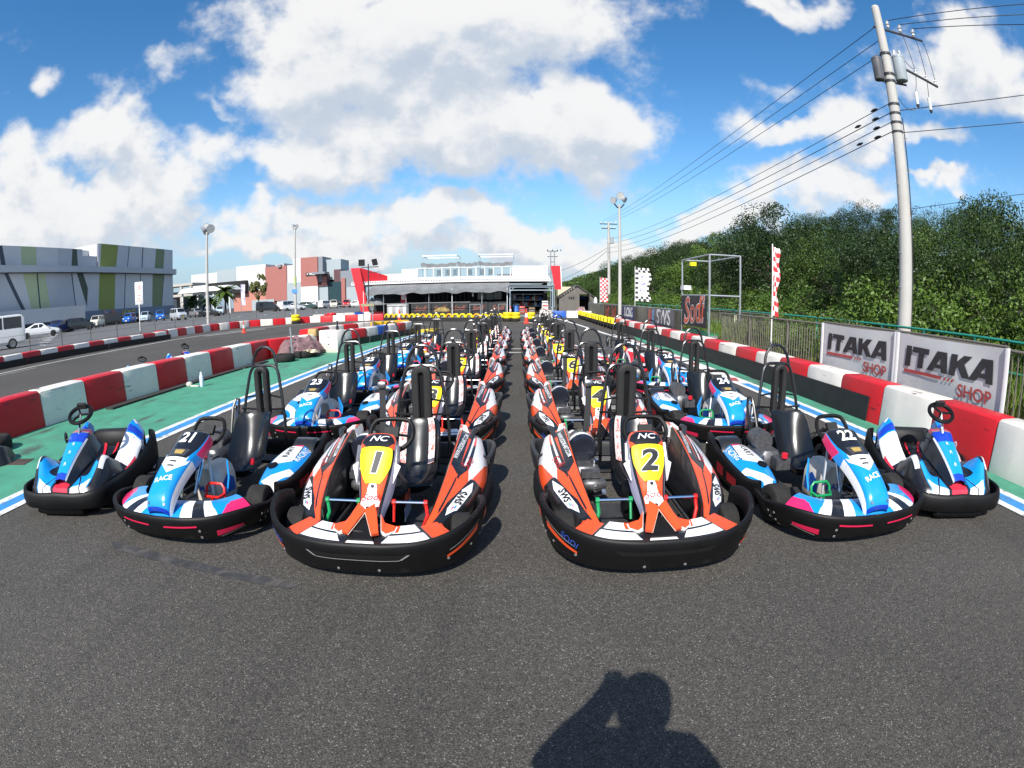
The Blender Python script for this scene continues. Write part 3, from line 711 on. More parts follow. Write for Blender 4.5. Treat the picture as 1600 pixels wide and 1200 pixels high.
# ------------------------------------------------------------------ plastic barrier blocks
def scuffed(name, col, mark, amt):
    """rotomoulded plastic with dull patches and long black scrapes from passing bumpers"""
    m = mat(name, col, .42, var=.08, vscale=2.5, dirt=([c * .62 for c in col], .58, .85, 2.4), bump=.1, bscale=40)
    N, L = m.node_tree.nodes, m.node_tree.links; b = N['Principled BSDF']; src = b.inputs['Base Color'].links[0].from_socket
    tc = N.new('ShaderNodeNewGeometry'); mp = N.new('ShaderNodeMapping'); L.new(tc.outputs['Position'], mp.inputs[0]); mp.inputs['Scale'].default_value = (.7, 1.1, 11)
    n = N.new('ShaderNodeTexNoise'); n.inputs['Scale'].default_value = 1.6; n.inputs['Detail'].default_value = 7; n.inputs['Roughness'].default_value = .62; L.new(mp.outputs[0], n.inputs['Vector'])
    mr = N.new('ShaderNodeMapRange'); L.new(n.outputs['Fac'], mr.inputs[0]); mr.inputs[1].default_value = amt; mr.inputs[2].default_value = amt + .05; mr.inputs[4].default_value = .85
    mx = N.new('ShaderNodeMix'); mx.data_type = 'RGBA'; L.new(mr.outputs[0], mx.inputs[0]); L.new(src, mx.inputs[6]); mx.inputs[7].default_value = (*mark, 1); L.new(mx.outputs[2], b.inputs['Base Color'])
    return m
mBRed = scuffed('red_barrier_plastic', RED, (.05, .012, .012), .625); mBWhite = scuffed('white_barrier_plastic', (.82, .755, .67), (.07, .065, .06), .64)
mBBlue = mat('blue_barrier_plastic', (0.01, 0.09, 0.42), 0.42, var=0.1)
mBYel = mat('yellow_barrier_plastic', (0.72, 0.42, 0.01), 0.42, var=0.1)
mSkirt = mat('black_rubber_belt', (0.014, 0.014, 0.014), 0.6, var=0.3, vscale=4, bump=0.2, bscale=30, dirt=((0.06, 0.058, 0.055), 0.6, 0.85, 3))
BM = {'red': mBRed, 'white': mBWhite, 'blue': mBBlue, 'yellow': mBYel}
_blk = {}
def block_mesh(col, L_, H_, D_):
    k = (col, L_, H_, D_)
    if k not in _blk:
        g = G(); l, d = L_ / 2, D_ / 2
        prof = [(-d, 0), (-d, .06), (-d + .035, H_ - .07), (-d + .05, H_ - .022), (-d + .09, H_), (d - .09, H_), (d - .05, H_ - .022), (d - .035, H_ - .07), (d, .06), (d, 0)]
        secs = []
        for (x, s) in ((-l, .93), (-l + .018, 1.0), (-l * .33, 1.0), (l * .33, 1.0), (l - .018, 1.0), (l, .93)):
            secs.append([Vector((x, py * (.97 if s < 1 else 1), pz * (1 if s == 1.0 else (.985 if pz > .1 else 1)))) for py, pz in prof])
        g.loft(secs, cap=True)
        _blk[k] = g.mesh('barrier_block', BM[col])
        c = G(); c.lathe([(.001, .004), (.06, .004), (.075, -.002)], 14, (0, 0, H_), squash=(1.9, .9))
        _blk[(k, 'cap')] = c.mesh('filler_cap', BM[col])
    return _blk[k], _blk[(k, 'cap')]
COUNT = {}
def block(x, y, ang, col, where, L_=1.06, H_=.58, D_=.5, z=0.0):
    COUNT[(where, col)] = n = COUNT.get((where, col), 0) + 1
    me, cp = block_mesh(col, L_, H_, D_)
    o = link('barrier_block', me, None, (x, y, z), ang)
    tag(o, f'{ORD[n - 1]} {col} barrier block from the near end of the {where}', 'barrier', f'{col} blocks of the {where}')
    if L_ > .9:
        c = link('filler_cap', cp, o)
    return o
def wall(line, cols, where, step=1.08, **kw):
    P = [Vector((x, y, 0)) for x, y in line]; segs = [(P[i], P[i + 1]) for i in range(len(P) - 1)]
    d = step / 2; k = 0
    tot = sum((b - a).length for a, b in segs)
    while d < tot - step * .3 and k < len(cols):
        r = d
        for a, b in segs:
            if r <= (b - a).length:
                t = (b - a).normalized(); p = a + t * r
                block(p.x, p.y, math.atan2(t.y, t.x), cols[k], where, **kw); break
            r -= (b - a).length
        d += step; k += 1
RW = ['red', 'white'] * 40
WR = ['white', 'red'] * 40
# near left wall, face at x = -7.45; boundaries at y = 5.56 + k 1.085
wall([(-7.70, 5.74 - 2 * 1.11), (-7.70, 5.74 + 8 * 1.11)], ['white', 'red'] + WR[:8], 'near left wall', 1.11, L_=1.09)
wall([(-7.62, 14.68), (-6.9, 16.4), (-6.0, 19.4), (-5.35, 23.0), (-5.15, 25.2)], ['red', 'white', 'red', 'white', 'red', 'white', 'blue', 'white', 'red', 'white', 'blue'], 'bending left wall', 1.04)
wall([(-5.6, 26.6), (-7.4, 24.8), (-8.4, 22.0), (-8.6, 18)], ['yellow', 'yellow', 'white', 'red', 'white', 'red', 'red'], 'island rear wall', 1.1)
# right wall, face at x = 5.05; boundaries at y = 3.67 + k 1.065
wall([(5.31, 3.78 - 2 * 1.095), (5.31, 3.78 + 22 * 1.095)], RW[:24], 'right wall', 1.095, L_=1.075)
# far side of the track
wall([(-21.15, 15.24 - 9 * 1.14), (-21.15, 15.24 + 10.5 * 1.14)], RW[1:21], 'far left wall', 1.14, H_=.52, L_=1.12)
wall([(-22.55, 27.6), (-22.75, 34.5), (-21.5, 38.6), (-17.4, 42.2), (-10.6, 42.6)], RW[:22], 'far bend wall', 1.1, H_=.52)
wall([(-18.8, 46.2), (-15.0, 50.2), (-12.0, 50.6)], ['white', 'red', 'white', 'white', 'blue', 'white', 'red', 'white'], 'wall before the red fin', 1.1, H_=.55)
wall([(3.05, 43.4), (4.1, 43.3)], ['blue'], 'low wall at the pit entry', 1.0, H_=.55)
wall([(4.15, 43.2), (8.4, 42.6)], ['white'] * 4, 'low wall at the pit entry', 1.06, H_=.55)
wall([(2.1, 44.6), (3.1, 43.6)], ['white'], 'canopy post wall', 1.0, H_=.6)
# rubber belts leaning on the walls
def belt(p, q, h, where, k, lean=.05):
    a, b = Vector((*p, 0)), Vector((*q, 0)); t = (b - a).normalized(); n = Vector((-t.y, t.x, 0))
    g = G(); secs = []
    for s in (0, .33, .66, 1):
        c = a.lerp(b, s); w = .008 * math.sin(s * 9 + k)
        secs.append([c + n * (w) + Vector((0, 0, .004)), c + n * (lean + w) + Vector((0, 0, h)), c + n * (lean + .018 + w) + Vector((0, 0, h)), c + n * (.02 + w) + Vector((0, 0, .004))])
    g.loft(secs, closed=True, cap=True)
    o = g.ob('rubber_belt', mSkirt, ang=20); tag(o, f'{ORD[k]} black rubber belt from the near end leaning on the {where}', 'rubber belt', f'rubber belts on the {where}')
k = 0
y = 6.25
while y < 27:
    belt((5.025, y + 3.55), (5.025, y), .36, 'right wall', k, .03); y += 3.6; k += 1
k = 0; y = 4.0
while y < 27:
    belt((-20.86, y), (-20.86, min(y + 5.7, 27.2)), .30, 'far left wall', k, -.02); y += 5.75; k += 1
for k, (p, q) in enumerate((((-7.3, 14.5), (-6.55, 16.9)), ((-6.5, 17.0), (-5.68, 19.6)), ((-5.66, 19.7), (-5.02, 23.2)))): pass
for k, (p, q) in enumerate((((-6.42, 17.0), (-5.66, 19.5)), ((-5.64, 19.6), (-5.03, 23.0)), ((-5.0, 23.1), (-4.83, 25.1)))):
    belt(q, p, .26, 'bending left wall', k, .03)
for k, (x0, y0, x1, y1) in enumerate(((-7.12, 7.1, -7.16, 9.6), (-7.14, 9.75, -7.2, 12.2), (-7.18, 12.3, -7.12, 13.7))):
    g = G(); g.box(((x0 + x1) / 2, (y0 + y1) / 2, .024), (.2, y1 - y0, .035)); o = g.ob('rubber_strip', mat('dirty_rubber', (0.035, 0.03, 0.027), 0.85, var=.4, vscale=6))
    tag(o, f'{ORD[k]} flat dirty rubber strip lying along the base of the near left wall', 'rubber strip', 'rubber strips along the near left wall')

# ------------------------------------------------------------------ tyres
mTY = mat('yellow_painted_tyre', (0.78, 0.60, 0.008), 0.6, var=0.2, vscale=5, dirt=((0.35, 0.26, 0.05), 0.6, 0.8, 4))
mTYo = mat('orange_yellow_painted_tyre', (0.72, 0.36, 0.008), 0.6, var=0.2, vscale=5)
def tyre_geom(r=.29, w=.2, hole=.16, n=24):
    g = G(); t = w / 2
    g.lathe([(hole, -t * .7), (hole + .03, -t), (r - .05, -t), (r - .012, -t * .7), (r, -t * .3), (r, t * .3), (r - .012, t * .7), (r - .05, t), (hole + .03, t), (hole, t * .7), (hole + .02, 0), (hole, -t * .7)], n, axis='Y')
    return g
def two_tone(me, zcut=0.0):
    me.polygons.foreach_set('material_index', [0 if (p.center.z > zcut) else 1 for p in me.polygons])
gt = tyre_geom(); ty_y = gt.mesh('tyre', [mTY, mTyre]); two_tone(ty_y, .02)
gt = tyre_geom(); ty_o = gt.mesh('tyre', [mTYo, mTyre]); two_tone(ty_o, .02)
gt = tyre_geom(); ty_b = gt.mesh('tyre', [mTyre])
pts = [Vector(p) for p in ((-10.3, 40.3, 0), (-7.0, 38.2, 0), (-3.2, 36.6, 0), (-.9, 36.0, 0))]
ln = [(pts[i + 1] - pts[i]).length for i in range(3)]; tot = sum(ln)
for k in range(19):
    d = tot * (k + .5) / 19
    for i in range(3):
        if d <= ln[i] or i == 2:
            t = (pts[i + 1] - pts[i]).normalized(); p = pts[i] + t * d; break
        d -= ln[i]
    o = link('tyre', ty_o if k in (1, 4, 7, 11, 15) else ty_y, None, (p.x, p.y, .29), math.atan2(t.y, t.x))
    tag(o, f'{ORD[k]} upright yellow tyre from the left before the club house', 'tyre', 'upright yellow tyres before the club house')
for k in range(6):
    d0, d1 = tot * k / 6, tot * (k + 1) / 6
    def at(d):
        for i in range(3):
            if d <= ln[i] + 1e-6 or i == 2: return pts[i].lerp(pts[i + 1], min(d / ln[i], 1))
            d -= ln[i]
    a, b = at(d0 + .02), at(d1 - .02)
    belt((a.x, a.y - .16), (b.x, b.y - .16), .26, 'yellow tyre row', k, .02)
lay = G(); lay.v = [(x, z, -y) for x, y, z in gt.v]; lay.f = gt.f; lay.m = [0] * len(gt.f); lay.uv = gt.uv
ly = lay.mesh('tyre', mTY); lb = lay.mesh('tyre', mTyre); lr = lay.mesh('tyre', mBRed)
def lying(x, y, z, m, label, s=1.0, grp=None):
    o = link('tyre', m, None, (x, y, z), random.random()); o.scale = (s, s, s); tag(o, label, 'tyre', grp); return o
for j, (x, y) in enumerate(((-.05, 35.9), (-.62, 36.1), (.95, 35.3))):
    wh = ('right end of the yellow tyre row', 'yellow tyre row beside its last stack', 'traffic cone by the pit entry')[j]
    lying(x, y, .10, lb, f'bottom black tyre of the stack at the {wh}', 1.1)
    lying(x, y, .31, ly, f'middle yellow tyre of the stack at the {wh}', 1.1)
    lying(x, y, .52, ly, f'top yellow tyre of the stack at the {wh}', 1.1)
lying(-18.2, 40.8, .1, lb, 'black tyre under two yellow tyres before the far bend wall', 1.3); lying(-18.2, 40.8, .36, ly, 'lower yellow tyre on the black tyre before the far bend wall', 1.3); lying(-18.2, 40.8, .62, ly, 'upper yellow tyre of the stack before the far bend wall', 1.3)
lying(-16.2, 44.2, .55, lr, 'red painted tyre lying on the pile behind the far bend wall', 1.5); lying(-16.2, 44.2, .15, lb, 'black tyre under the red painted tyre behind the far bend wall', 1.5)
for k in range(15):
    y = 26.9 + k * 1.02
    o = link('tyre', ty_y, None, (4.95 + .02 * math.sin(k * 2.0), y, .31), math.pi / 2); o.scale = (1.05, 1.0, 1.08)
    tag(o, f'{ORD[k]} upright yellow-topped tyre from the near end of the right tyre row', 'tyre', 'upright yellow-topped tyres along the right edge')
lying(-6.55, 13.75, .11, lb, 'worn black tyre lying on the green verge beside the thin steel post', 1.12)
lying(-6.35, 14.7, .11, lb, 'worn black tyre lying under the crumpled brown jackets', 1.05)
lying(-7.02, 4.35, .1, lb, 'black tyre lying at the foot of the near left wall', .95)

# ------------------------------------------------------------------ cones, bottle, box, jackets by the left wall
mCone = mat('orange_red_cone', (0.75, 0.06, 0.03), 0.4); mCW = mat('white_sleeve', (0.75, 0.75, 0.73), 0.4)
def cone(x, y, z, h, label):
    t = thing('traffic_cone', label, 'traffic cone', (x, y, z))
    g = G(); g.lathe([(.15 * h, .02), (.115 * h, .3 * h), (.05 * h, .8 * h), (.03 * h, h), (.001, h)], 16); g.ob('cone_body', mCone, t)
    g = G(); g.rbox((0, 0, .02), (.42 * h, .42 * h, .04), .02); g.ob('base', mCone, t)
    g = G(); g.lathe([(.108 * h, .42 * h), (.075 * h, .68 * h)], 16); g.ob('reflective_sleeve', mCW, t)
cone(.62, 33.0, 0, .95, 'plain orange traffic cone standing at the pit entry by the yellow tyres')
cone(-16.9, 29.6, 0, .75, 'small orange cone on the white line of the far track bend')
cone(-8.2, 36.2, 0, .95, 'orange and white traffic cone standing before the yellow tyre row')
cone(-.55, 48.5, 0, .9, 'orange cone standing at the left post of the blue canopy')
t = thing('spray_bottle', 'white spray can standing on the green verge by the left wall', 'bottle', (-6.62, 9.55, .004))
g = G(); g.lathe([(.001, 0), (.045, 0), (.047, .02), (.047, .21), (.03, .25), (.001, .25)], 14); g.ob('can', mat('pale_blue_can', (.55, .62, .78), .3), t)
g = G(); g.lathe([(.026, .25), (.026, .30), (.001, .31)], 12); g.ob('cap', mWhiteP, t)
g = G(); g.rbox((-.28, .02, .05), (.14, .12, .1), .03); g.rbox((-.12, .0, .016), (.22, .06, .03), .01)
tag(g.ob('crumpled_rag', mat('dirty_white_rag', (.6, .57, .5), .9, var=.2, bump=.6, bscale=40)), 'dirty white rag lying beside the spray can on green verge', 'rag').location = (-6.66, 9.5, .004)
t = thing('storage_box', 'white cabinet box standing between jackets and bending left wall', 'box', (-5.93, 16.15, 0), R(-15))
g = G(); g.rbox((0, 0, .36), (.72, .5, .72), .03); g.ob('cabinet', mBWhite, t)
for zz in (.28, .5):
    g = G(); g.disc((.02, -.25, zz), .025, (0, -1, 0)); g.ob('lock', mPrintB, t)
g = G(); g.lathe([(.001, 0), (.05, 0), (.05, .1), (.025, .16), (.02, .26), (.04, .28), (.001, .3)], 12)
tag(g.ob('black_bottle', mat('dark_bottle', (.02, .02, .03), .3)), 'black bottle standing on the white cabinet box', 'bottle').location = (-5.75, 16.2, .72)
g = G(); g.rbox((0, 0, .13), (.3, .26, .26), .02)
tag(g.ob('cardboard_box', mat('tan_cardboard', (.45, .3, .12), .8)), 'small tan carton sitting on the wall beside the white cabinet', 'box').location = (-6.75, 16.55, .5)
def rumple(name, label, cat, loc, d, m, seed, n=22):
    rg_ = np.random.default_rng(seed); ph = rg_.uniform(0, 6.28, 8); rows = []
    for j in range(n + 1):
        row = []
        for i in range(n + 1):
            u, v = i / n * 2 - 1, j / n * 2 - 1
            e = max(0, 1 - (abs(u) ** 2.6 + abs(v) ** 2.6)) ** .5
            z = d[2] * e ** .8 * (1.1 - .30 * abs(math.sin(u * 4 + ph[0] + 2.5 * v)) + .15 * math.sin(v * 6 + ph[1] - 4 * u) + .07 * math.sin(u * 13 + v * 11 + ph[2])) * .7
            row.append((u * d[0] + .05 * math.sin(v * 6 + ph[3]), v * d[1] + .05 * math.sin(u * 7 + ph[4]), max(z, 0)))
        rows.append(row)
    g = G(); g.loft(rows); o = g.ob(name, m, None, loc, ang=60); return tag(o, label, cat)
mJac = mat('brown_grey_cloth', (.20, .115, .12), .9, var=.35, vscale=7, bump=.9, bscale=9, dirt=((.03, .025, .03), .52, .62, 5))
rumple('folded_cover', 'crumpled brown kart cover heaped against the left wall', 'cover', (-6.75, 15.35, .12), (.62, .8, .62), mJac, 3)
rumple('folded_cover', 'lower brown cloth heap lying on tyres beside white cabinet', 'cover', (-6.4, 15.1, .1), (.42, .5, .34), mJac, 5)
rumple('work_glove', 'pale cream glove lying on black tyre below jackets', 'glove', (-6.12, 14.7, .16), (.2, .16, .12), mat('cream_cloth', (.6, .5, .36), .9), 8, 10)
rumple('bin_bag', 'black rubbish sack lying on the green verge at left edge', 'bag', (-6.55, 3.72, 0), (.42, .5, .34), mat('black_sack', (.012, .012, .013), .35, bump=.6, bscale=14), 9)
t = thing('thin_post', 'thin grey steel post standing on green verge beside black tyre', 'post', (-6.4, 14.0, 0))
g = G(); g.tube([(0, 0, 0), (-.03, 0, .95)], .028, 8); g.ob('pipe', mat('galvanised_steel', (.42, .44, .46), .4, metal=.6), t)
g = G(); g.rbox((0, 0, .015), (.2, .2, .03), .01); g.ob('base', mat('galvanised_steel', (0, 0, 0)), t)
mGalv = MATS['galvanised_steel']
g = G(); g.box((0, 0, .003), (.32, .26, .006)); tag(g.ob('drain_cover', mat('rusty_iron', (.06, .04, .03), .8, var=.4), None, (-5.98, 4.05, .004), rz=.3), 'small rusty drain cover set in the green verge', 'drain cover')
for k, (x, y, sx, sy, a) in enumerate(((-5.75, 3.3, .5, .16, .5), (-5.3, 5.9, .3, .12, .2), (-6.3, 6.8, .6, .14, .9))): pass

# ------------------------------------------------------------------ bar fence, green railing, banners
mBar = mat('brown_grey_fence_paint', (.16, .145, .12), .55, var=.15); mRail = mat('green_railing_paint', (.02, .26, .19), .45, var=.15)
def bar_fence(label, x, y0, n):
    t = thing('bar_fence', label, 'fence', (x, 0, 0))
    for k in range(n):
        y = y0 + k * 2.05
        g = G(); g.box((0, y, .62), (.05, .05, 1.3)); g.ob('post', mBar, t)
        g = G()
        for j in range(18):
            g.box((0, y + .11 + j * .1075, .66), (.016, .016, 1.12))
        o = g.ob('bars', mBar, t, smooth=False); o['kind'] = 'stuff'
        for zz in (.14, 1.255):
            g = G(); g.tube([(0, y + .03, zz), (0, y + 2.02, zz)], .022, 8); g.ob('rail', mBar, t)
bar_fence('grey-brown steel bar fence behind the right barrier wall', 6.02, 2.4, 6)
bar_fence('grey-brown steel bar fence standing behind the scaffold platform', 7.62, 14.6, 3)
t = thing('green_railing', 'green tubular railing running behind the bar fence', 'railing', (8.35, 0, 0))
for k in range(23):
    y = 1.0 + k * 1.5
    g = G(); g.box((0, y, .62), (.045, .045, 1.32)); g.ob('post', mRail, t)
for zz in (1.28, .75):
    g = G(); g.tube([(0, .5, zz), (0, 36, zz)], .026, 8); g.ob('rail', mRail, t)
# wind-screen mesh fence further back
mScreen = mat('olive_wind_screen', (.17, .165, .125), .85, var=.2, vscale=1.2, bump=.2, bscale=200)
t = thing('screen_fence', 'olive wind screen fence carrying banners behind the scaffold frame', 'fence', (6.1, 0, 0))
yy = [18.9, 21.2, 23.6, 25.9, 28.2, 30.5, 32.8, 35.1, 37.4, 39.7, 42.0, 44.3]
for a, b in zip(yy[:-1], yy[1:]):
    g = G(); rows = []
    for j in range(8):
        s = j / 7; rows.append([(.03 * math.sin(s * 5 + a), a + (b - a) * s, .12), (.05 * math.sin(s * 6.0), a + (b - a) * s, .65), (.02 * math.sin(s * 4), a + (b - a) * s, 1.2)])
    g.loft(rows); g.ob('screen_panel', mScreen, t)
for a in yy:
    g = G(); g.tube([(.05, a, 0), (.05, a, 1.28)], .025, 8); g.ob('post', mGalv, t)
g = G(); g.tube([(.05, 18.9, 1.22), (.05, 44.3, 1.22)], .02, 8); g.ob('rail', mGalv, t)

mCloth = mat('white_banner_cloth', (.66, .66, .64), .6, var=.06, vscale=2, dirt=((.36, .35, .33), .58, .85, 3.0))
def banner(name, label, x, y0, y1, z0, z1, m, seed, cat='banner', bulge=.03, edge=True):
    """cloth facing the track (towards -x); returns (thing, surface u: far->near along the picture's left->right, v: bottom->top)"""
    t = thing(name, label, cat, (x, (y0 + y1) / 2, 0)); yc = (y0 + y1) / 2
    n, mm = 25, 9; rows = []
    for j in range(mm):
        v = j / (mm - 1); row = []
        for i in range(n):
            u = i / (n - 1); sag = .02 * math.sin(u * math.pi) * (1 if v > .5 else -.4)
            row.append((-bulge * (math.sin(u * 9 + seed) * .25 + math.sin(u * 4 + v * 5 + seed) * .4) * math.sin(u * math.pi), y1 + (y0 - y1) * u - yc, z0 + (z1 - z0) * v - sag))
        rows.append(row)
    S = Surf(rows); g = G(); g.loft(S.secs()); g.ob('cloth', m, t)
    return t, S
def sticker(t, S, name, uv4, m, off=.004, n=10, mm=3):
    g = G(); S.patch(g, uv4, off, n, mm, flip=-1 if flipS(S) else 1); return g.ob(name, m, t)
def flipS(S):
    return S.at(.5, .5)[1][0] > 0
# block letters of the shop banners: polygons in a unit box
LET = {'I': (.30, [[(0, 0), (.26, 0), (.32, 1), (.06, 1)]]),
       'T': (.76, [[(0, .74), (.76, .74), (.78, 1), (.02, 1)], [(.24, 0), (.50, 0), (.55, .74), (.29, .74)]]),
       'A': (.92, [[(0, 0), (.27, 0), (.62, .74), (.62, 1), (.44, 1)], [(.62, 1), (.60, .50), (.66, 0), (.92, 0), (.86, 1)], [(.30, .17), (.64, .17), (.62, .40), (.40, .40)]]),
       'K': (.86, [[(0, 0), (.26, 0), (.32, 1), (.06, 1)], [(.24, .36), (.54, .58), (.88, 1), (.56, 1), (.26, .66)], [(.32, .54), (.54, .0), (.86, 0), (.60, .64)]])}
def block_word(t, S, word, u0, v0, w, h, m, off=.012):
    tot = sum(LET[c][0] + .05 for c in word) - .05 - .24; g = G(); x = 0.0
    fl = -1 if flipS(S) else 1
    for c in word:
        cw, polys = LET[c]; x -= .12 if c == 'A' and x > 0 else 0
        for P in polys:
            pts = []
            for i in range(len(P)):
                a, b = P[i], P[(i + 1) % len(P)]
                pts.append(a)
            vs = []
            for (px, py) in pts:
                p, nn, _, _ = S.at(u0 + (x + px) / tot * w, v0 + py * h); vs.append(Vector(p + nn * off * fl))
            g.add(vs, [tuple(range(len(vs)))])
        x += cw + .05
    return g.ob('lettering', m, t, smooth=False)
mInk = mat('dark_banner_ink', (.035, .035, .037), .6, var=.2, vscale=6); mInkR = mat('faded_red_ink', (.50, .08, .075), .6, var=.12, vscale=4)
for k, (ya, yb, lab) in enumerate(((6.72, 8.98, 'farther white shop banner with black and red lettering on the bar fence'), (4.36, 6.66, 'nearer white shop banner with black and red lettering on the bar fence'))):
    t, S = banner('shop_banner', lab, 5.93, ya, yb, .42, 1.28, mCloth, k * 2 + 1, bulge=.022)
    t['group'] = 'white shop banners on the bar fence'
    fl = -1 if flipS(S) else 1
    block_word(t, S, 'ITAKA', .09, .44, .82, .37, mInk)
    g = G(); S.patch(g, [(.085, .33), (.46, .33), (.475, .385), (.09, .385)], .012, 10, 1, flip=fl); g.ob('red_stripe', mInkR, t)
    for j in range(3):
        a = .485 + j * .035
        g = G(); S.patch(g, [(a, .33), (a + .018, .33), (a + .036, .385), (a + .018, .385)], .012, 2, 1, flip=fl); g.ob('red_slash', mInkR, t)
    g = G(); S.text(g, 'SHOP', .765, .225, .235, 0, .012, flip=fl, bold=.022, sx=1.12); g.ob('lettering', mInkR, t)
    # folds at both ends turned to the sun, sunlight painted in as lighter cloth
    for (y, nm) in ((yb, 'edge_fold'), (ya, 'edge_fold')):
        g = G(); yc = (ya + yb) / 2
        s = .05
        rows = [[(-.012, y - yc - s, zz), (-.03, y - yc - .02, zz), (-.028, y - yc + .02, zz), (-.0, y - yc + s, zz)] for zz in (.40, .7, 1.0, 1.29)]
        g.loft(rows); g.ob(nm, mat('sunlit_banner_fold', (.8, .8, .78), .5), t)
    g = G(); g.tube([(.02, ya - (ya + yb) / 2, 1.3), (.02, (yb - ya) / 2, 1.3)], .018, 8); g.ob('top_tube', mBar, t)
mDkBan = mat('charcoal_banner', (.022, .023, .025), .55, var=.2); mOrInk = mat('orange_red_brush_ink', (.62, .11, .05), .55)
# grey series banner with stripes
t, S = banner('series_banner', 'grey banner with heavy white letters and red-blue stripes on the screen fence', 6.0, 19.3, 23.6, .46, 1.2, mat('grey_banner', (.15, .15, .155), .6, var=.1), 3)
fl = -1 if flipS(S) else 1
for (a, b, m_) in ((.03, .10, mat('salmon_stripe', (.55, .14, .08), .6)), (.115, .165, mInkR), (.18, .25, mat('sky_stripe', (.16, .36, .6), .6))):
    g = G(); S.patch(g, [(a, .06), (b, .06), (b + .03, .95), (a + .03, .95)], .005, 2, 4, flip=fl); g.ob('stripe', m_, t)
for off_, m_, bo in ((.007, mPrintW, .014),):
    g = G(); S.text(g, 'SWS', .62, .55, .66, 0, off_, flip=fl, bold=bo, sx=1.6); g.ob('lettering', m_, t)
g = G(); S.patch(g, [(.30, .10), (.92, .10), (.92, .15), (.30, .15)], .006, 8, 1, flip=fl); g.ob('caption_strip', mInk, t)
for (a, b) in ((0, .012), (.988, 1.0)):
    g = G(); S.patch(g, [(a, 0), (b, 0), (b, 1), (a, 1)], .006, 1, 6, flip=fl); g.ob('edge_tape', mInk, t)
t, S = banner('sponsor_banner', 'navy blue banner with white lettering beside the lamp pole', 6.0, 26.2, 29.5, .42, 1.2, mat('navy_banner', (.03, .032, .13), .55), 4)
fl = -1 if flipS(S) else 1
g = G(); S.text(g, 'RACING', .5, .58, .52, 0, .006, flip=fl, bold=.03, sx=1.1); g.ob('lettering', mPrintW, t)
g = G(); S.patch(g, [(.14, .34), (.86, .34), (.86, .40), (.14, .40)], .006, 8, 1, flip=fl); g.ob('underline', mPrintW, t)
t, S = banner('kart_banner', 'charcoal banner with two orange brush words left of the lamp pole', 6.0, 31.0, 35.7, .42, 1.18, mDkBan, 5)
fl = -1 if flipS(S) else 1
for u in (.27, .75):
    g = G(); S.text(g, 'Sodi', u, .5, .95, .08, .006, flip=fl, bold=.01, shear=.25); g.ob('lettering', mOrInk, t)

# scaffold platform with its banner
t = thing('scaffold_platform', 'tall galvanised scaffold frame with green deck behind the right wall', 'scaffold', (6.75, 17.6, 0))
for x in (-.55, .55):
    for y in (-1.45, 1.45):
        g = G(); g.tube([(x, y, 0), (x, y, 3.12)], .035, 10); g.ob('post', mGalv, t)
        g = G(); g.box((x, y, .01), (.14, .14, .02)); g.ob('foot_plate', mGalv, t)
for zz in (3.1, 1.78):
    for a, b in (((-.55, -1.45), (.55, -1.45)), ((-.55, 1.45), (.55, 1.45)), ((-.55, -1.45), (-.55, 1.45)), ((.55, -1.45), (.55, 1.45))):
        if zz < 2 and a[1] == 1.45: continue
        g = G(); g.tube([(*a, zz), (*b, zz)], .03, 8); g.ob('rail', mGalv, t)
g = G(); g.box((0, 0, .49), (1.16, 2.96, .05)); g.ob('deck', mat('green_deck', (.03, .2, .1), .7, var=.15), t)
for y in (-1.49, 1.49):
    g = G(); g.box((0, y, .43), (1.16, .05, .08)); g.ob('deck_beam', mGalv, t)
g = G(); g.box((.4, 1.0, 1.85), (.3, .45, .16)); tag(g.ob('loudspeaker', mWhiteP, None, (5.92, 17.95, .22)), 'white horn speaker box fixed at the left edge of the scaffold', 'loudspeaker')
g = G(); g.box((0, 0, 0), (.22, .16, .14)); tag(g.ob('yellow_lamp', mYellow, None, (6.5, 18.7, 2.95)), 'small yellow and black lamp under the scaffold top rail', 'lamp')
t, S = banner('hanging_banner', 'charcoal banner with one large orange brush word hung on the scaffold', 6.14, 16.2, 19.0, .70, 1.78, mDkBan, 8, bulge=.05)
fl = -1 if flipS(S) else 1
for off_, bo, m_ in ((.006, .035, mPrintW), (.011, .012, mat('orange_red_brush_ink', (0, 0, 0)))):
    g = G(); S.text(g, 'Sodi', .5, .5, 1.05, .05, off_, flip=fl, bold=bo, sx=1.15, shear=.25); g.ob('lettering', m_, t)
g = G(); g.box((0, 0, .66), (.5, .04, .9)); tag(g.ob('brown_board', mat('brown_board', (.16, .08, .05), .8), None, (7.75, 14.9, 0), rz=.6), 'brown wooden board standing behind the fence right of scaffold', 'board')
g = G(); g.box((0, 0, 0), (.25, .02, .3)); tag(g.ob('notice_sheet', mat('pale_notice', (.62, .6, .42), .6), None, (7.35, 16.55, 1.05), rz=.5), 'pale notice sheet on the railing behind the scaffold', 'notice')

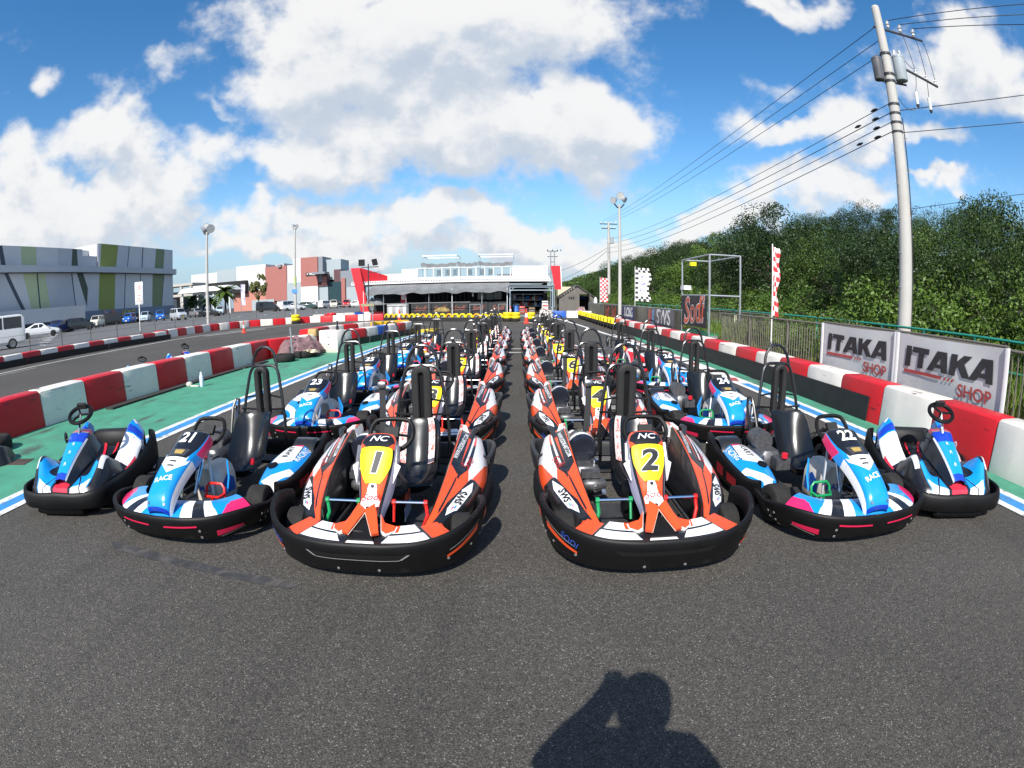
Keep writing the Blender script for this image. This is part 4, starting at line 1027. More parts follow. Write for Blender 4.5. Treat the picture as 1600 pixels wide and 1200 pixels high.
# checkered flags on poles
mFl = {}
def flag(label, x, y, z0, z1, w, c2, seed, rz, wav=.03, nr=14, nc=4, logo=None):
    t = thing('checkered_flag', label, 'flag', (x, y, 0), rz)
    g = G(); g.tube([(0, 0, 0), (0, 0, z1 + .06)], .016, 8); g.ob('pole', mWhiteP, t)
    g = G(); rows = []; n = 21; m_ = 57
    for j in range(m_):
        v = j / (m_ - 1); row = []
        for i in range(n):
            u = i / (n - 1)
            row.append((.02 + u * w * (1 - .1 * math.sin(v * 9 + seed)), wav * (math.sin(u * 9 + v * 7 + seed) + .6 * math.sin(v * 17 + u * 3 + seed)) * (u + .25), z1 + (z0 - z1) * v - .04 * u))
        rows.append(row)
    S = Surf(rows); g.loft(rows) if False else None
    g = G(); g.loft(rows)
    me = g.mesh('flag_cloth', [mat('flag_white', (.74, .73, .72), .7), c2])
    idx = []
    for j in range(m_ - 1):
        for i in range(n - 1):
            a, b = int(i / (n - 1) * nc), int(j / (m_ - 1) * nr)
            on = (a + b) % 2 == 0
            if logo and 1 <= a <= nc - 2 and 2 <= b <= nr - 3: on = False
            idx.append(1 if on else 0)
    me.polygons.foreach_set('material_index', idx); link('flag_cloth', me, t)
    if logo:
        for q, s_ in enumerate(logo):
            g = G(); S.text(g, s_, .5, .28 + q * .2, .22, math.pi if False else 0, .008, flip=-1 if S.at(.5, .5)[1][1] > 0 else 1, bold=.02); g.ob('lettering', mat('flag_blue_print', (.12, .12, .45), .6), t)
    return t
mFR = mat('flag_red', (.62, .03, .04), .7); mFB = mat('flag_black', (.03, .03, .032), .7)
flag('furled red and white checkered flag on a pole right of the scaffold', 6.2, 11.75, 1.32, 3.0, .2, mFR, 1.0, R(20), wav=.05)
flag('black and white checkered banner flag beside the screen fence', 6.55, 28.6, 1.5, 3.35, .82, mFB, 2.0, R(-6), wav=.02, nr=14, nc=6, logo=('K1', 'GP', 'K1'))
flag('red and white checkered flag standing near the grey shed', 6.4, 40.0, 1.35, 3.2, .55, mFR, 3.0, R(-5), nr=12)

# ------------------------------------------------------------------ poles and overhead lines
mConc = mat('pole_concrete', (.46, .44, .41), .8, var=.08, vscale=1.5, bump=.1, bscale=60)
mIns = mat('porcelain', (.72, .72, .7), .25); mDarkSt = mat('dark_steel', (.05, .05, .055), .5, metal=.4); mCan = mat('grey_transformer', (.36, .40, .42), .4, var=.06)
PX, PY = 9.4, 10.35
t = thing('utility_pole', 'tall concrete power pole with transformer behind the white shop banners', 'utility pole', (PX, PY, 0))
g = G(); g.tube([(0, 0, -.2), (0, 0, 4), (0, 0, 9.75)], [.19, .165, .115], 18); g.lathe([(.115, 9.75), (.1, 9.8), (.001, 9.82)], 18); g.ob('pole_shaft', mConc, t)
for zz in (8.3, 7.5, 6.85, 6.6, 6.35, 6.1, 7.7):
    g = G(); g.lathe([(.15, zz - .03), (.155, zz - .03), (.155, zz + .03), (.15, zz + .03)], 16); g.ob('steel_band', mDarkSt, t)
def unit(zz, x, y, r, h, mm):
    g = G(); g.lathe([(.001, -h / 2), (r * .93, -h / 2), (r, -h / 2 + .03), (r, h / 2 - .05), (r * 1.04, h / 2 - .045), (r * 1.04, h / 2), (r * .6, h / 2 + .06), (.001, h / 2 + .07)], 18, (x, y, zz)); return g.ob('transformer', mm, t)
tr = unit(7.92, .34, -.12, .175, .70, mCan)
for a in (.3, 2.0): 
    g = G(); g.lathe([(.03, .38), (.05, .44), (.03, .5), (.045, .56), (.001, .6)], 10, (.36 + .1 * math.cos(a), -.12 + .1 * math.sin(a), 7.92)); g.ob('bushing', mIns, tr)
unit(7.80, -.32, .05, .14, .62, mat('dark_transformer', (.10, .10, .11), .5, var=.3))
def arm(p, q, r=.035):
    g = G(); g.tube([p, q], r, 6); return g.ob('cross_arm', mDarkSt, t)
arm((-.15, .1, 9.15), (1.25, -.35, 8.95)); arm((.2, -.15, 8.0), (1.35, -.5, 7.55)); arm((-.35, .1, 7.5), (.5, -.1, 7.5), .03)
INS = []
for (x, y, zz) in ((.28, -.05, 9.15), (.62, -.16, 9.08), (1.0, -.28, 9.02)):
    g = G(); g.lathe([(.02, 0), (.06, .05), (.03, .1), (.07, .14), (.03, .19), (.05, .23), (.001, .26)], 10, (x, y, zz)); g.ob('insulator', mIns, t); INS.append((x, y, zz + .26))
for (x, y, zz) in ((.75, -.3, 7.79), (1.05, -.4, 7.67), (1.3, -.48, 7.57)):
    g = G(); g.lathe([(.02, 0), (.05, .05), (.03, .09), (.05, .13), (.001, .18)], 10, (x, y, zz)); g.ob('insulator', mIns, t)
for (x, y, zz) in ((.62, -.3, 7.27), (.98, -.42, 7.17)):
    g = G(); g.tube([(x, y, zz), (x + .01, y, zz - .34)], [.055, .04], 8); g.ob('fuse_cutout', mIns, t)
    g = G(); g.tube([(x + .01, y, zz - .34), (x + .012, y, zz - .42)], [.05, .03], 8); g.ob('fuse_cap', mDarkSt, t)
def curve(a, b, dz, n=7): 
    a, b = Vector(a), Vector(b); return [a.lerp(b, i / (n - 1)) - Vector((0, 0, dz * 4 * (i / (n - 1)) * (1 - i / (n - 1)))) for i in range(n)]
for a, b, s in (((.62, -.16, 9.2), (.75, -.3, 7.95), -.1), ((1.0, -.28, 9.1), (1.05, -.4, 7.85), -.25), ((1.2, -.33, 8.96), (1.3, -.48, 7.75), -.35), ((.36, -.12, 8.5), (.75, -.3, 7.95), .1), ((.75, -.3, 7.85), (.62, -.3, 7.3), .1), ((1.05, -.4, 7.75), (.98, -.42, 7.2), .1), ((.1, -.1, 7.05), (.62, -.3, 6.85), .2), ((-.34, 0, 8.2), (.1, -.1, 8.8), .1)):
    g = G(); g.tube(curve(a, b, s), .009, 5); g.ob('jumper_wire', mDarkSt, t)
for i in range(11):
    g = G(); g.tube([(0, 0, 2.2 + i * .42), (.28 if i % 2 else -.28, -.05, 2.2 + i * .42)], .01, 5); g.ob('step_bolt', mGalv, t)
g = G(); g.tube([(.16, -.1, 0), (.155, -.1, 6.5)], .016, 6); g.ob('ground_conduit', mDarkSt, t)
# farther poles
P2 = (10.2, 57.5)
t2 = thing('utility_pole', 'farther concrete power pole rising behind the screen fence', 'utility pole', (*P2, 0))
g = G(); g.tube([(0, 0, 0), (0, 0, 10.1)], [.19, .13], 12); g.ob('pole_shaft', mConc, t2)
for zz, l in ((9.9, 1.0), (9.4, .8)):
    g = G(); g.box((0, 0, zz), (2 * l, .09, .09)); g.ob('cross_arm', mDarkSt, t2)
    for x in (-.8, -.3, .3, .8):
        g = G(); g.lathe([(.04, 0), (.08, .08), (.04, .16), (.001, .26)], 8, (x * l, 0, zz + .05)); g.ob('insulator', mIns, t2)
unit2 = G(); unit2.lathe([(.001, -.4), (.22, -.4), (.22, .35), (.001, .42)], 12, (.3, -.15, 8.1)); unit2.ob('transformer', mCan, t2)
t3 = thing('lattice_pole', 'distant twin pole with cross arms above the red fin', 'utility pole', (6.6, 97, 0))
for x in (-.25, .45):
    g = G(); g.tube([(x, 0, 0), (x, 0, 10.4)], .1, 8); g.ob('pole_shaft', mGalv, t3)
for zz in (10.3, 9.3, 8.3, 7.4):
    g = G(); g.box((.1, 0, zz), (1.9 if zz > 9 else .9, .12, .12)); g.ob('cross_arm', mDarkSt, t3)
for x in (-.8, .1, 1.0, 1.6):
    g = G(); g.lathe([(.06, 0), (.13, .1), (.001, .3)], 8, (x, 0, 10.36)); g.ob('insulator', mDarkSt, t3)
mWire = mat('black_cable', (.012, .012, .013), .5)
def wire(a, b, sag, r, label):
    g = G(); g.tube(curve(a, b, sag, 25), r, 5); return tag(g.ob('power_cable', mWire), label, 'cable', 'overhead cables between the poles')
Pp = Vector((PX, PY, 0)); Q = Vector((P2[0], P2[1], 0))
for k in range(3):
    a = Pp + Vector(INS[k]); b = Q + Vector((-.8 + .55 * k, 0, 10.15))
    wire(Pp + Vector((-.1 + .05 * k, .1, 9.12 - .75 * k * .5)) if k else Pp + Vector((-.15, .1, 9.1)), b, .55, .011, ('top', 'second', 'third')[k] + ' black cable from the tall pole top to the farther pole')
    wire(a, a + Vector((20, -26 + 3 * k, 2.5)), .5, .012, ('left', 'middle', 'right')[k] + ' of three cables leaving the tall pole top towards the upper right')
for k in range(4):
    a = Pp + Vector((-.14, 0, 6.86 - .25 * k)); b = Q + Vector((-.2, 0, 8.2 - .5 * k))
    wire(a, b, .75, .011 + .002 * (k in (1, 3)), ('upper', 'second', 'third', 'lowest')[k] + ' of four lower cables running from the tall pole to the farther pole')
    for j, s in enumerate((.012, .03)[: 1 + (k % 2)]):
        p = a.lerp(b, s); q = a.lerp(b, s + .006)
        g = G(); g.tube([p, p.lerp(q, .5), q], [.02, .045, .02], 8); tag(g.ob('cable_clamp', mWire), f'dark clamp {("near the pole", "farther out")[j]} on the {("upper", "second", "third", "lowest")[k]} lower cable of the tall pole', 'clamp')
d1 = Vector((.77, .49, .41)); d2 = Vector((.78, .51, .37))
wire(Pp + Vector((.12, 0, 6.72)), Pp + Vector((9.5, -2.2, 9.9)), .15, .013, 'upper cable running right from the middle of the tall pole')
wire(Pp + Vector((.12, 0, 6.12)), Pp + Vector((9.5, -2.0, 8.9)), .15, .011, 'lower cable with a white ball running right from the tall pole')
g = G(); g.lathe([(.001, -.06), (.05, -.04), (.07, 0), (.05, .04), (.001, .06)], 12); tag(g.ob('cable_ball', mIns, None, tuple(Pp + Vector((6.2, -1.31, 7.80)))), 'white marker ball on the lower right cable of the tall pole', 'marker')
wire((12.0, 30.0, 5.6), (22, 14.0, 7.3), .2, .014, 'long thin cable crossing before the wooded bank behind the tall pole')
for k in range(2): wire(tuple(Q + Vector((-.2, 0, 7.2 - .3 * k))), (-1.0 + 3 * k, 72, 4.6 - k), 1.2, .02, ('upper', 'lower')[k] + ' sagging cable from farther pole down to the club house')

# ------------------------------------------------------------------ lamp poles
def lamp_pole(label, x, y, z0, h, r, heads, band=None):
    t = thing('floodlight_pole', label, 'lamp pole', (x, y, z0))
    g = G(); g.tube([(0, 0, 0), (0, 0, h * .5), (0, 0, h - .35)], [r, r * .85, r * .6], 12); g.ob('pole_shaft', mConc, t)
    g = G(); g.tube([(-.28, 0, h - .35), (-.12, 0, h - .55), (0, 0, h - .62), (.12, 0, h - .55), (.28, 0, h - .35)], .04, 8); g.ob('bracket', mDarkSt, t)
    for (dx, dz, az_, s) in heads:
        hd = G(); a = Vector((math.sin(az_), -math.cos(az_), -.45)).normalized()
        c = Vector((dx, 0, h - .1 + dz)); xx = a.orthogonal().normalized(); yy = a.cross(xx)
        prof = [(.02, -.26), (.12, -.22), (.2, -.06), (.25, .08), (.25, .10)]
        hd.loft([[c + a * hh * s + (xx * math.cos(q) + yy * math.sin(q)) * rr * s for q in [2 * math.pi * k / 14 for k in range(14)]] for rr, hh in prof], closed=True)
        ho = hd.ob('lamp_head', mat('lamp_housing', (.35, .36, .38), .35, metal=.3), t)
        gl = G(); gl.disc(c + a * .09 * s, .24 * s, a, 14, .01); gl.ob('lens', mat('lamp_glass', (.7, .7, .68), .12), ho)
    if band:
        g = G(); g.lathe([(r * 1.1, band[0]), (r * 1.1, band[1])], 14); g.ob('warning_wrap', mat('pale_green_wrap', (.42, .5, .22), .6), t)
        g = G(); g.box((.0, -r * 1.3, band[0] - .75), (.75, .03, .5)); g.ob('blue_sign', mat('blue_sign_face', (.08, .25, .6), .5), t)
lamp_pole('grey floodlight pole with several lamp heads at the left far wall', -25.2, 38.0, .35, 8.0, .15, [(-.32, 0, -.9, 1.5), (.34, .05, .8, 1.5), (.0, .25, .1, 1.2)])
lamp_pole('tall thin floodlight pole with green wrap before the red and white hall', -27.6, 62, .4, 11.2, .17, [(-.25, .05, -.6, 1.0), (.25, .0, .6, 1.0)], (3.6, 4.7))
lamp_pole('concrete floodlight pole rising behind the right barrier wall', 5.75, 28.9, 0, 7.3, .105, [(-.3, -.05, -.9, .8), (.05, .22, .2, .9), (.3, .0, .9, .7)])
t = thing('floodlight_stand', 'slim black floodlight post with two lamps before the club house', 'lamp pole', (-6.95, 24.0, 0))
for x in (-.22, .22):
    g = G(); g.tube([(x, 0, 0), (x, 0, 1.4)], .03, 8); g.ob('lower_post', mGalv, t)
g = G(); g.box((0, 0, 1.42), (.62, .1, .12)); g.ob('clamp_plate', mat('khaki_plate', (.3, .28, .16), .7), t)
g = G(); g.tube([(0.05, 0, 1.3), (0.05, 0, 3.35)], .03, 8); g.ob('mast', mDarkSt, t)
g = G(); g.tube([(-.3, 0, 3.2), (.55, 0, 3.2)], .02, 6); g.ob('cross_bar', mDarkSt, t)
for x, a in ((-.26, .25), (.38, -.7)):
    g = G(); M_ = Matrix.Rotation(a, 3, 'Z') @ Matrix.Rotation(.3, 3, 'X'); g.box((x, -.05, 3.42), (.3, .1, .3), M=M_); f = g.ob('lamp_head', mDarkSt, t)
g = G(); g.tube([(.05, 0, 2.95), (.62, 0, 2.95), (.62, 0, 2.6)], .015, 6); g.ob('cable_hook', mDarkSt, t)
t = thing('sign_board', 'tall narrow white sign with red mark beyond the far left wall', 'sign', (-29.0, 33.4, .4), R(8))
g = G(); g.tube([(0, 0, 0), (0, 0, 2.4)], .055, 8); g.ob('post', mWhiteP, t)
g = G(); g.rbox((0, 0, 2.9), (.78, .08, 1.75), .02); g.ob('board', mWhiteP, t)
g = G(); g.poly([(-.18, -.045, 3.18), (.2, -.045, 3.2), (.24, -.045, 3.3), (-.05, -.045, 3.26)], .004); g.poly([(-.08, -.045, 3.32), (.22, -.045, 3.36), (.2, -.045, 3.48), (-.02, -.045, 3.42)], .004); g.ob('red_mark', mPrintR, t)
for k, w in enumerate((.42, .3, .36)):
    g = G(); g.box((0, -.045, 2.72 - k * .2), (w, .006, .07)); g.ob('text_line', mat('pale_red_print', (.6, .25, .22), .5), t)
# thin mesh fence along the car park
mMesh = mat('dark_fence_wire', (.10, .10, .10), .6)
t = thing('mesh_fence', 'low dark wire fence between the far left wall and car park', 'fence', (0, 0, .05))
FP = [(-22.9, 8 + k * 2.3) for k in range(9)] + [(-24.2, 29.5 + k * 2.4) for k in range(4)] + [(-24.0, 39.6), (-22.6, 42), (-20.6, 43.8), (-18.4, 45.2), (-16.6, 46.6)]
for (a, b) in zip(FP[:-1], FP[1:]):
    A, B = Vector((*a, 0)), Vector((*b, 0))
    g = G(); g.tube([A + Vector((0, 0, 0)), A + Vector((0, 0, 1.25))], .028, 6); g.ob('post', mMesh, t)
    for zz in (.45, .85, 1.2):
        g = G(); g.tube([A + Vector((0, 0, zz)), B + Vector((0, 0, zz))], .008, 4); g.ob('line_wire', mMesh, t)
    g = G()
    for j in range(1, 20):
        p = A.lerp(B, j / 20); g.tube([p + Vector((0, 0, .2)), p + Vector((0, 0, 1.2))], .0028, 3, cap=False)
    o = g.ob('mesh_wires', mMesh, t, smooth=False); o['kind'] = 'stuff'
# ------------------------------------------------------------------ rental karts: nose towards -y, about 2.05 m long
def plan_normals(P):
    T = np.gradient(P, axis=0); T /= np.linalg.norm(T, axis=1)[:, None]
    return np.stack([-T[:, 1], T[:, 0]], 1)           # points inwards for a left-to-right front outline
def ribbon(half, prof, n=41, mirror=True):
    """hollow plastic bumper: half = (x, y, ztop, zbot) from the middle outwards; prof(zt, zb) -> [(inset, z)]"""
    C = cr(half, n)
    if mirror: C = np.concatenate([(C[1:] * [-1, 1, 1, 1])[::-1], C])
    N_ = plan_normals(C[:, :2])
    return C, [[Vector((c[0] + nn[0] * i, c[1] + nn[1] * i, z)) for i, z in prof(c[2], c[3])] for c, nn in zip(C, N_)], N_
def bump_prof(zt, zb):
    h = zt - zb
    return [(.10, zb + .02), (.075, zb), (.052, zb + .008), (.026, zb + h * .33), (.008, zb + h * .62), (.0, zt - .045), (.0, zt - .02), (.005, zt - .006), (.015, zt), (.028, zt - .004), (.036, zt - .018), (.042, zt - .06), (.05, zt - .13)]
def outer_surf(C, N_):
    rows = []
    for s in np.linspace(0, 1, 9):
        ins = float(np.interp(s, [0, .33, .68, 1], [.048, .026, .008, 0])); rows.append([(c[0] + nn[0] * ins, c[1] + nn[1] * ins, c[3] + .012 + (c[2] - .045 - c[3] - .012) * s) for c, nn in zip(C, N_)])
    # normal must face outwards
    return Surf(rows)
def bolt(g, S, u, v, r=.011):
    p, nn, _, _ = S.at(u, v); g.disc(Vector(p) + Vector(nn) * .002, r, nn, 8, .004)

def wheel(t, x, y, r, w, name='wheel', rz=0.0):
    g = G(); h = w / 2
    g.lathe([(r * .52, -h), (r * .85, -h), (r * .96, -h * .86), (r, -h * .6), (r, h * .6), (r * .96, h * .86), (r * .85, h), (r * .52, h)], 22, axis='X')
    o = g.ob(name, mTyre, t, (x, y, r), rz=rz)
    g = G(); s = 1 if x > 0 else -1
    g.lathe([(r * .53, h * .96 * s), (r * .46, h * .9 * s), (r * .40, h * .45 * s), (r * .16, h * .5 * s), (r * .13, h * .8 * s), (.001, h * .82 * s)], 18, axis='X')
    g.lathe([(r * .53, -h * .95), (r * .53, h * .95)], 18, axis='X'); g.ob('rim', mRim, o)
    return o
def hoop(t, x0, y0, pad_w=.085, slot=True, zt=1.2, badge=None):
    k = lambda pts: [Vector((x0 + x, y0 + y, z)) for x, y, z in pts]
    g = G()
    L = [(-.235, -.10, .26), (-.235, -.08, .50), (-.205, -.04, .72), (-.165, 0, .93), (-.15, .01, .975), (-.125, .015, 1.008), (-.085, .02, 1.022)]
    g.tube(k(L + [(0, .02, 1.024)] + [(-x, y, z) for x, y, z in L[::-1]]), .0155, 8)
    U = [(-.138, .012, .985), (-.132, .03, 1.06), (-.118, .04, zt - .09), (-.085, .045, zt - .035), (-.04, .048, zt - .005)]
    g.tube(k(U + [(0, .048, zt)] + [(-x, y, z) for x, y, z in U[::-1]]), .0155, 8)
    g.tube(k([(-.24, -.09, .62), (-.1, -.04, .6), (.1, -.04, .6), (.24, -.09, .62)]), .011, 6)
    g.tube(k([(-.2, -.05, .72), (0, .0, .74), (.2, -.05, .72)]), .010, 6); g.tube(k([(0, .04, .6), (0, .03, 1.02)]), .013, 6)
    g.ob('roll_hoop', mTube, t)
    g = G(); n = 36; secs = []
    for i in range(n):
        a = 2 * math.pi * i / n; c, s = math.cos(a), math.sin(a); zc = (.182 if s >= 0 else -.182)
        secs.append([Vector((x0 + c * r_, y0 - .055 + d, .77 + zc + s * r_)) for r_, d in ((.020, -.024), (.030, -.036), (pad_w - .022, -.04), (pad_w - .004, -.03), (pad_w, -.01), (pad_w, .03), (pad_w - .015, .042), (.02, .042))])
    secs.append(secs[0][:])
    g.loft(secs, closed=True)
    p = g.ob('headrest', mFoam, t)
    if not slot:
        g = G(); g.box((x0, y0 - .05, .77), (.05, .012, .40)); g.ob('slot_backing', mBlack, p)
    if badge:
        g = G(); g.rbox((x0, y0 - .062, badge[1]), (.034, .02, badge[2]), .006); g.ob('reflector', badge[0], p)
def seat(t, x0, straps=True):
    C = cr([(.10, .22, .150, .02), (.15, .15, .165, .07), (.27, .12, .175, .115), (.42, .165, .185, .13), (.54, .31, .19, .12), (.625, .485, .185, .085), (.665, .578, .165, .045), (.68, .605, .14, .02)], 26)
    T = np.gradient(C[:, :2], axis=0); T /= np.linalg.norm(T, axis=1)[:, None]
    NN = np.stack([-T[:, 1], T[:, 0]], 1)              # (y, z): up / forward
    secs = []; rows = []
    for c, nn in zip(C, NN):
        inner, outer = [], []
        for i in range(15):
            u = i / 7 - 1; r_ = c[3] * abs(u) ** 2.2 - .012 * (1 - abs(u)) * 0
            inner.append(Vector((x0 + c[2] * u, c[0] + nn[0] * r_, c[1] + nn[1] * r_)))
            outer.append(Vector((x0 + (c[2] + .012) * u, c[0] + nn[0] * (r_ - .014), c[1] + nn[1] * (r_ - .014))))
        rows.append([tuple(p) for p in inner])
        secs.append(inner + outer[::-1])
    g = G(); g.loft(secs, closed=True, cap=True); s = g.ob('seat', mGloss, t, ang=50)
    S = Surf(rows)
    fl = 1 if S.at(.5, .3)[1][2] > 0 else -1
    if straps:
        for (a, b) in ((.08, .24), (.76, .92)):
            g = G(); S.patch(g, [(a, .52), (b, .52), (b + .0, .99), (a + .0, .99)], .01, 3, 12, flip=fl); g.ob('printed_strap', mStrap, s)
        for u in (.16, .84):
            g = G(); S.text(g, 'Sodi', u, .80, .05, math.pi / 2, .014, flip=fl); g.ob('strap_print', mPrintR, s)
    return s
def steering(t, x0, y0, z0, tilt, r=.155, foot=(0, -.45, .2)):
    M_ = Matrix.Rotation(tilt, 3, 'X'); c = Vector((x0, y0, z0)); g = G()
    pts = []
    for i in range(28):
        a = 2 * math.pi * i / 28; px, py = r * math.cos(a), r * math.sin(a) * .93
        if py > r * .62: py = r * .62 + (py - r * .62) * .25
        pts.append(c + M_ @ Vector((px, py, 0)))
    g.tube(pts, .0165, 8, closed=True)
    for a in (-.2, math.pi + .2, -math.pi / 2):
        g.tube([c + M_ @ Vector((0, 0, -.02)), c + M_ @ Vector((r * .95 * math.cos(a), r * .88 * math.sin(a), 0))], .011, 6)
    w = g.ob('steering_wheel', mBlack, t)
    g = G(); g.box(c, (.10, .08, .03), M=M_); g.ob('wheel_hub', mFoam, w)
    g = G(); g.tube([c, Vector(foot)], .014, 8); g.ob('steering_column', mChrome, t)
def pedal(t, x0, x1, y, z, m, loop=False):
    g = G()
    if not loop:
        g.tube([(x0, y, z), (x1, y, z)], .011, 8); b = g.ob('pedal_bar', mChrome, t)
        g = G()
        for x in (x0, x1): g.tube([(x - .012, y, z), (x + .012, y, z)], .02, 8)
        xo = x1 if abs(x1) > abs(x0) else x0
        g.tube([(xo, y, z), (xo + .01, y - .02, z - .08), (xo - .02, y - .07, z - .16), (xo - .02, y - .08, .06)], .0125, 7)
        g.tube([(x0 + x1 - xo, y, z), (x0 + x1 - xo, y - .05, z - .12)], .009, 6)
        g.ob('pedal_arm', m, b)
    else:
        g.tube([(x0, y, z), (x0, y + .02, z + .07), (x0 + (x1 - x0) * .15, y + .03, z + .10), (x0 + (x1 - x0) * .85, y + .03, z + .10), (x1, y + .02, z + .07), (x1, y, z)], .011, 7)
        g.tube([(x0, y, z + .03), (x0 + .02, y - .05, z + .02), (x1 - .02, y - .05, z + .02), (x1, y, z + .03)], .011, 7)
        g.tube([((x0 + x1) / 2, y - .05, z + .02), ((x0 + x1) / 2, y - .02, .06)], .011, 7)
        g.ob('pedal', m, t)

def pod_surface(sx):
    st = [-.64, -.52, -.38, -.2, 0.0, .18, .36, .52, .64]
    inx = [.33, .352, .366, .378, .390, .398, .405, .412, .415]
    crx = [.345, .378, .400, .420, .436, .446, .455, .462, .466]; crz = [.235, .283, .330, .382, .432, .470, .502, .526, .535]
    shx = [.40, .452, .490, .528, .560, .578, .588, .590, .580]; shz = [.225, .264, .300, .338, .378, .412, .442, .462, .470]
    oux = [.45, .535, .595, .645, .685, .695, .685, .665, .645]; ouz = [.195, .225, .245, .26, .275, .29, .31, .34, .36]
    obx = [.45, .525, .58, .625, .66, .67, .66, .64, .625]
    ctrl = []
    for i, y in enumerate(st):
        yy = y + (.05 if i == 8 else 0)
        ctrl.append([inx[i], y, .07, crx[i] - .012, y, crz[i] - .015, crx[i] + .004, y, crz[i], shx[i], y + .01, shz[i], (shx[i] + oux[i]) / 2 + .012, y + .015, (shz[i] + ouz[i]) / 2 + .018, oux[i], y + .02, ouz[i], obx[i], y + .02, .14])
    A = cr([tuple(c) for c in ctrl], 33)
    rows = []
    for a in A:
        q = a.reshape(7, 3)
        if sx < 0: q = q * [-1, 1, 1]; q = q[::-1]
        rows.append([tuple(p) for p in q])
    return rows
# across the pod: 0 inner foot, 1/6 inner crest, 2/6 crest, 3/6 shoulder, 4/6 bulge, 5/6 outer edge, 1 outer foot
def pod_polys(o):
    """o: dict of colours"""
    B, W, M1, M2 = o['black'], o['white'], o['main'], o['edge']
    return [(B, [(0, -.1), (.265, -.1), (.30, 1.1), (0, 1.1)]), (B, [(.43, .40), (.52, .52), (.52, .80), (.47, .74)]),
            (W, [(.52, .50), (.60, .40), (.84, .60), (.84, 1.05), (.52, 1.05)]),
            (M1, [(.62, .44), (.74, .42), (.90, .58), (.90, .76), (.74, .64)]),
            (B, [(.70, .73), (.84, .80), (.84, .84), (.70, .765)]),
            (B, [(.42, .46), (.455, .40), (.50, 1.05), (.47, 1.05)]),
            (W, [(.455, .52), (.475, .52), (.495, .98), (.48, .98)]),
            (B, [(.34, .50), (.425, .44), (.425, .96), (.34, .98)]),
            (B, [(.40, .14), (.43, .10), (.44, .40), (.425, .42)]),
            (B, [(.43, .02), (.90, .02), (.90, .44), (.60, .44), (.46, .22)]),
            (W, [(.50, .17), (.56, .10), (.70, .16), (.72, .36), (.66, .42), (.56, .34)]),
            (B, [(.88, -.1), (1.1, -.1), (1.1, 1.1), (.88, 1.1)]),
            (M2, [(.84, .52), (.905, .50), (.905, .84), (.84, .84)])]

def fairing_surface():
    # station: y, z, half width, side drop
    C = cr([(-.72, .335, .078, .05), (-.66, .352, .070, .07), (-.58, .388, .070, .09), (-.52, .445, .080, .12), (-.46, .512, .094, .14), (-.40, .585, .104, .15), (-.35, .645, .110, .14), (-.29, .690, .112, .12), (-.235, .708, .098, .09)], 49)
    rows = []
    for y, z, w, d in C:
        rows.append([(-w - .022, y + .01, z - d), (-w - .006, y, z - .022), (-w + .012, y, z - .002), (-w * .45, y, z + .006), (0, y, z + .008), (w * .45, y, z + .006), (w - .012, y, z - .002), (w + .006, y, z - .022), (w + .022, y + .01, z - d)])
    return rows

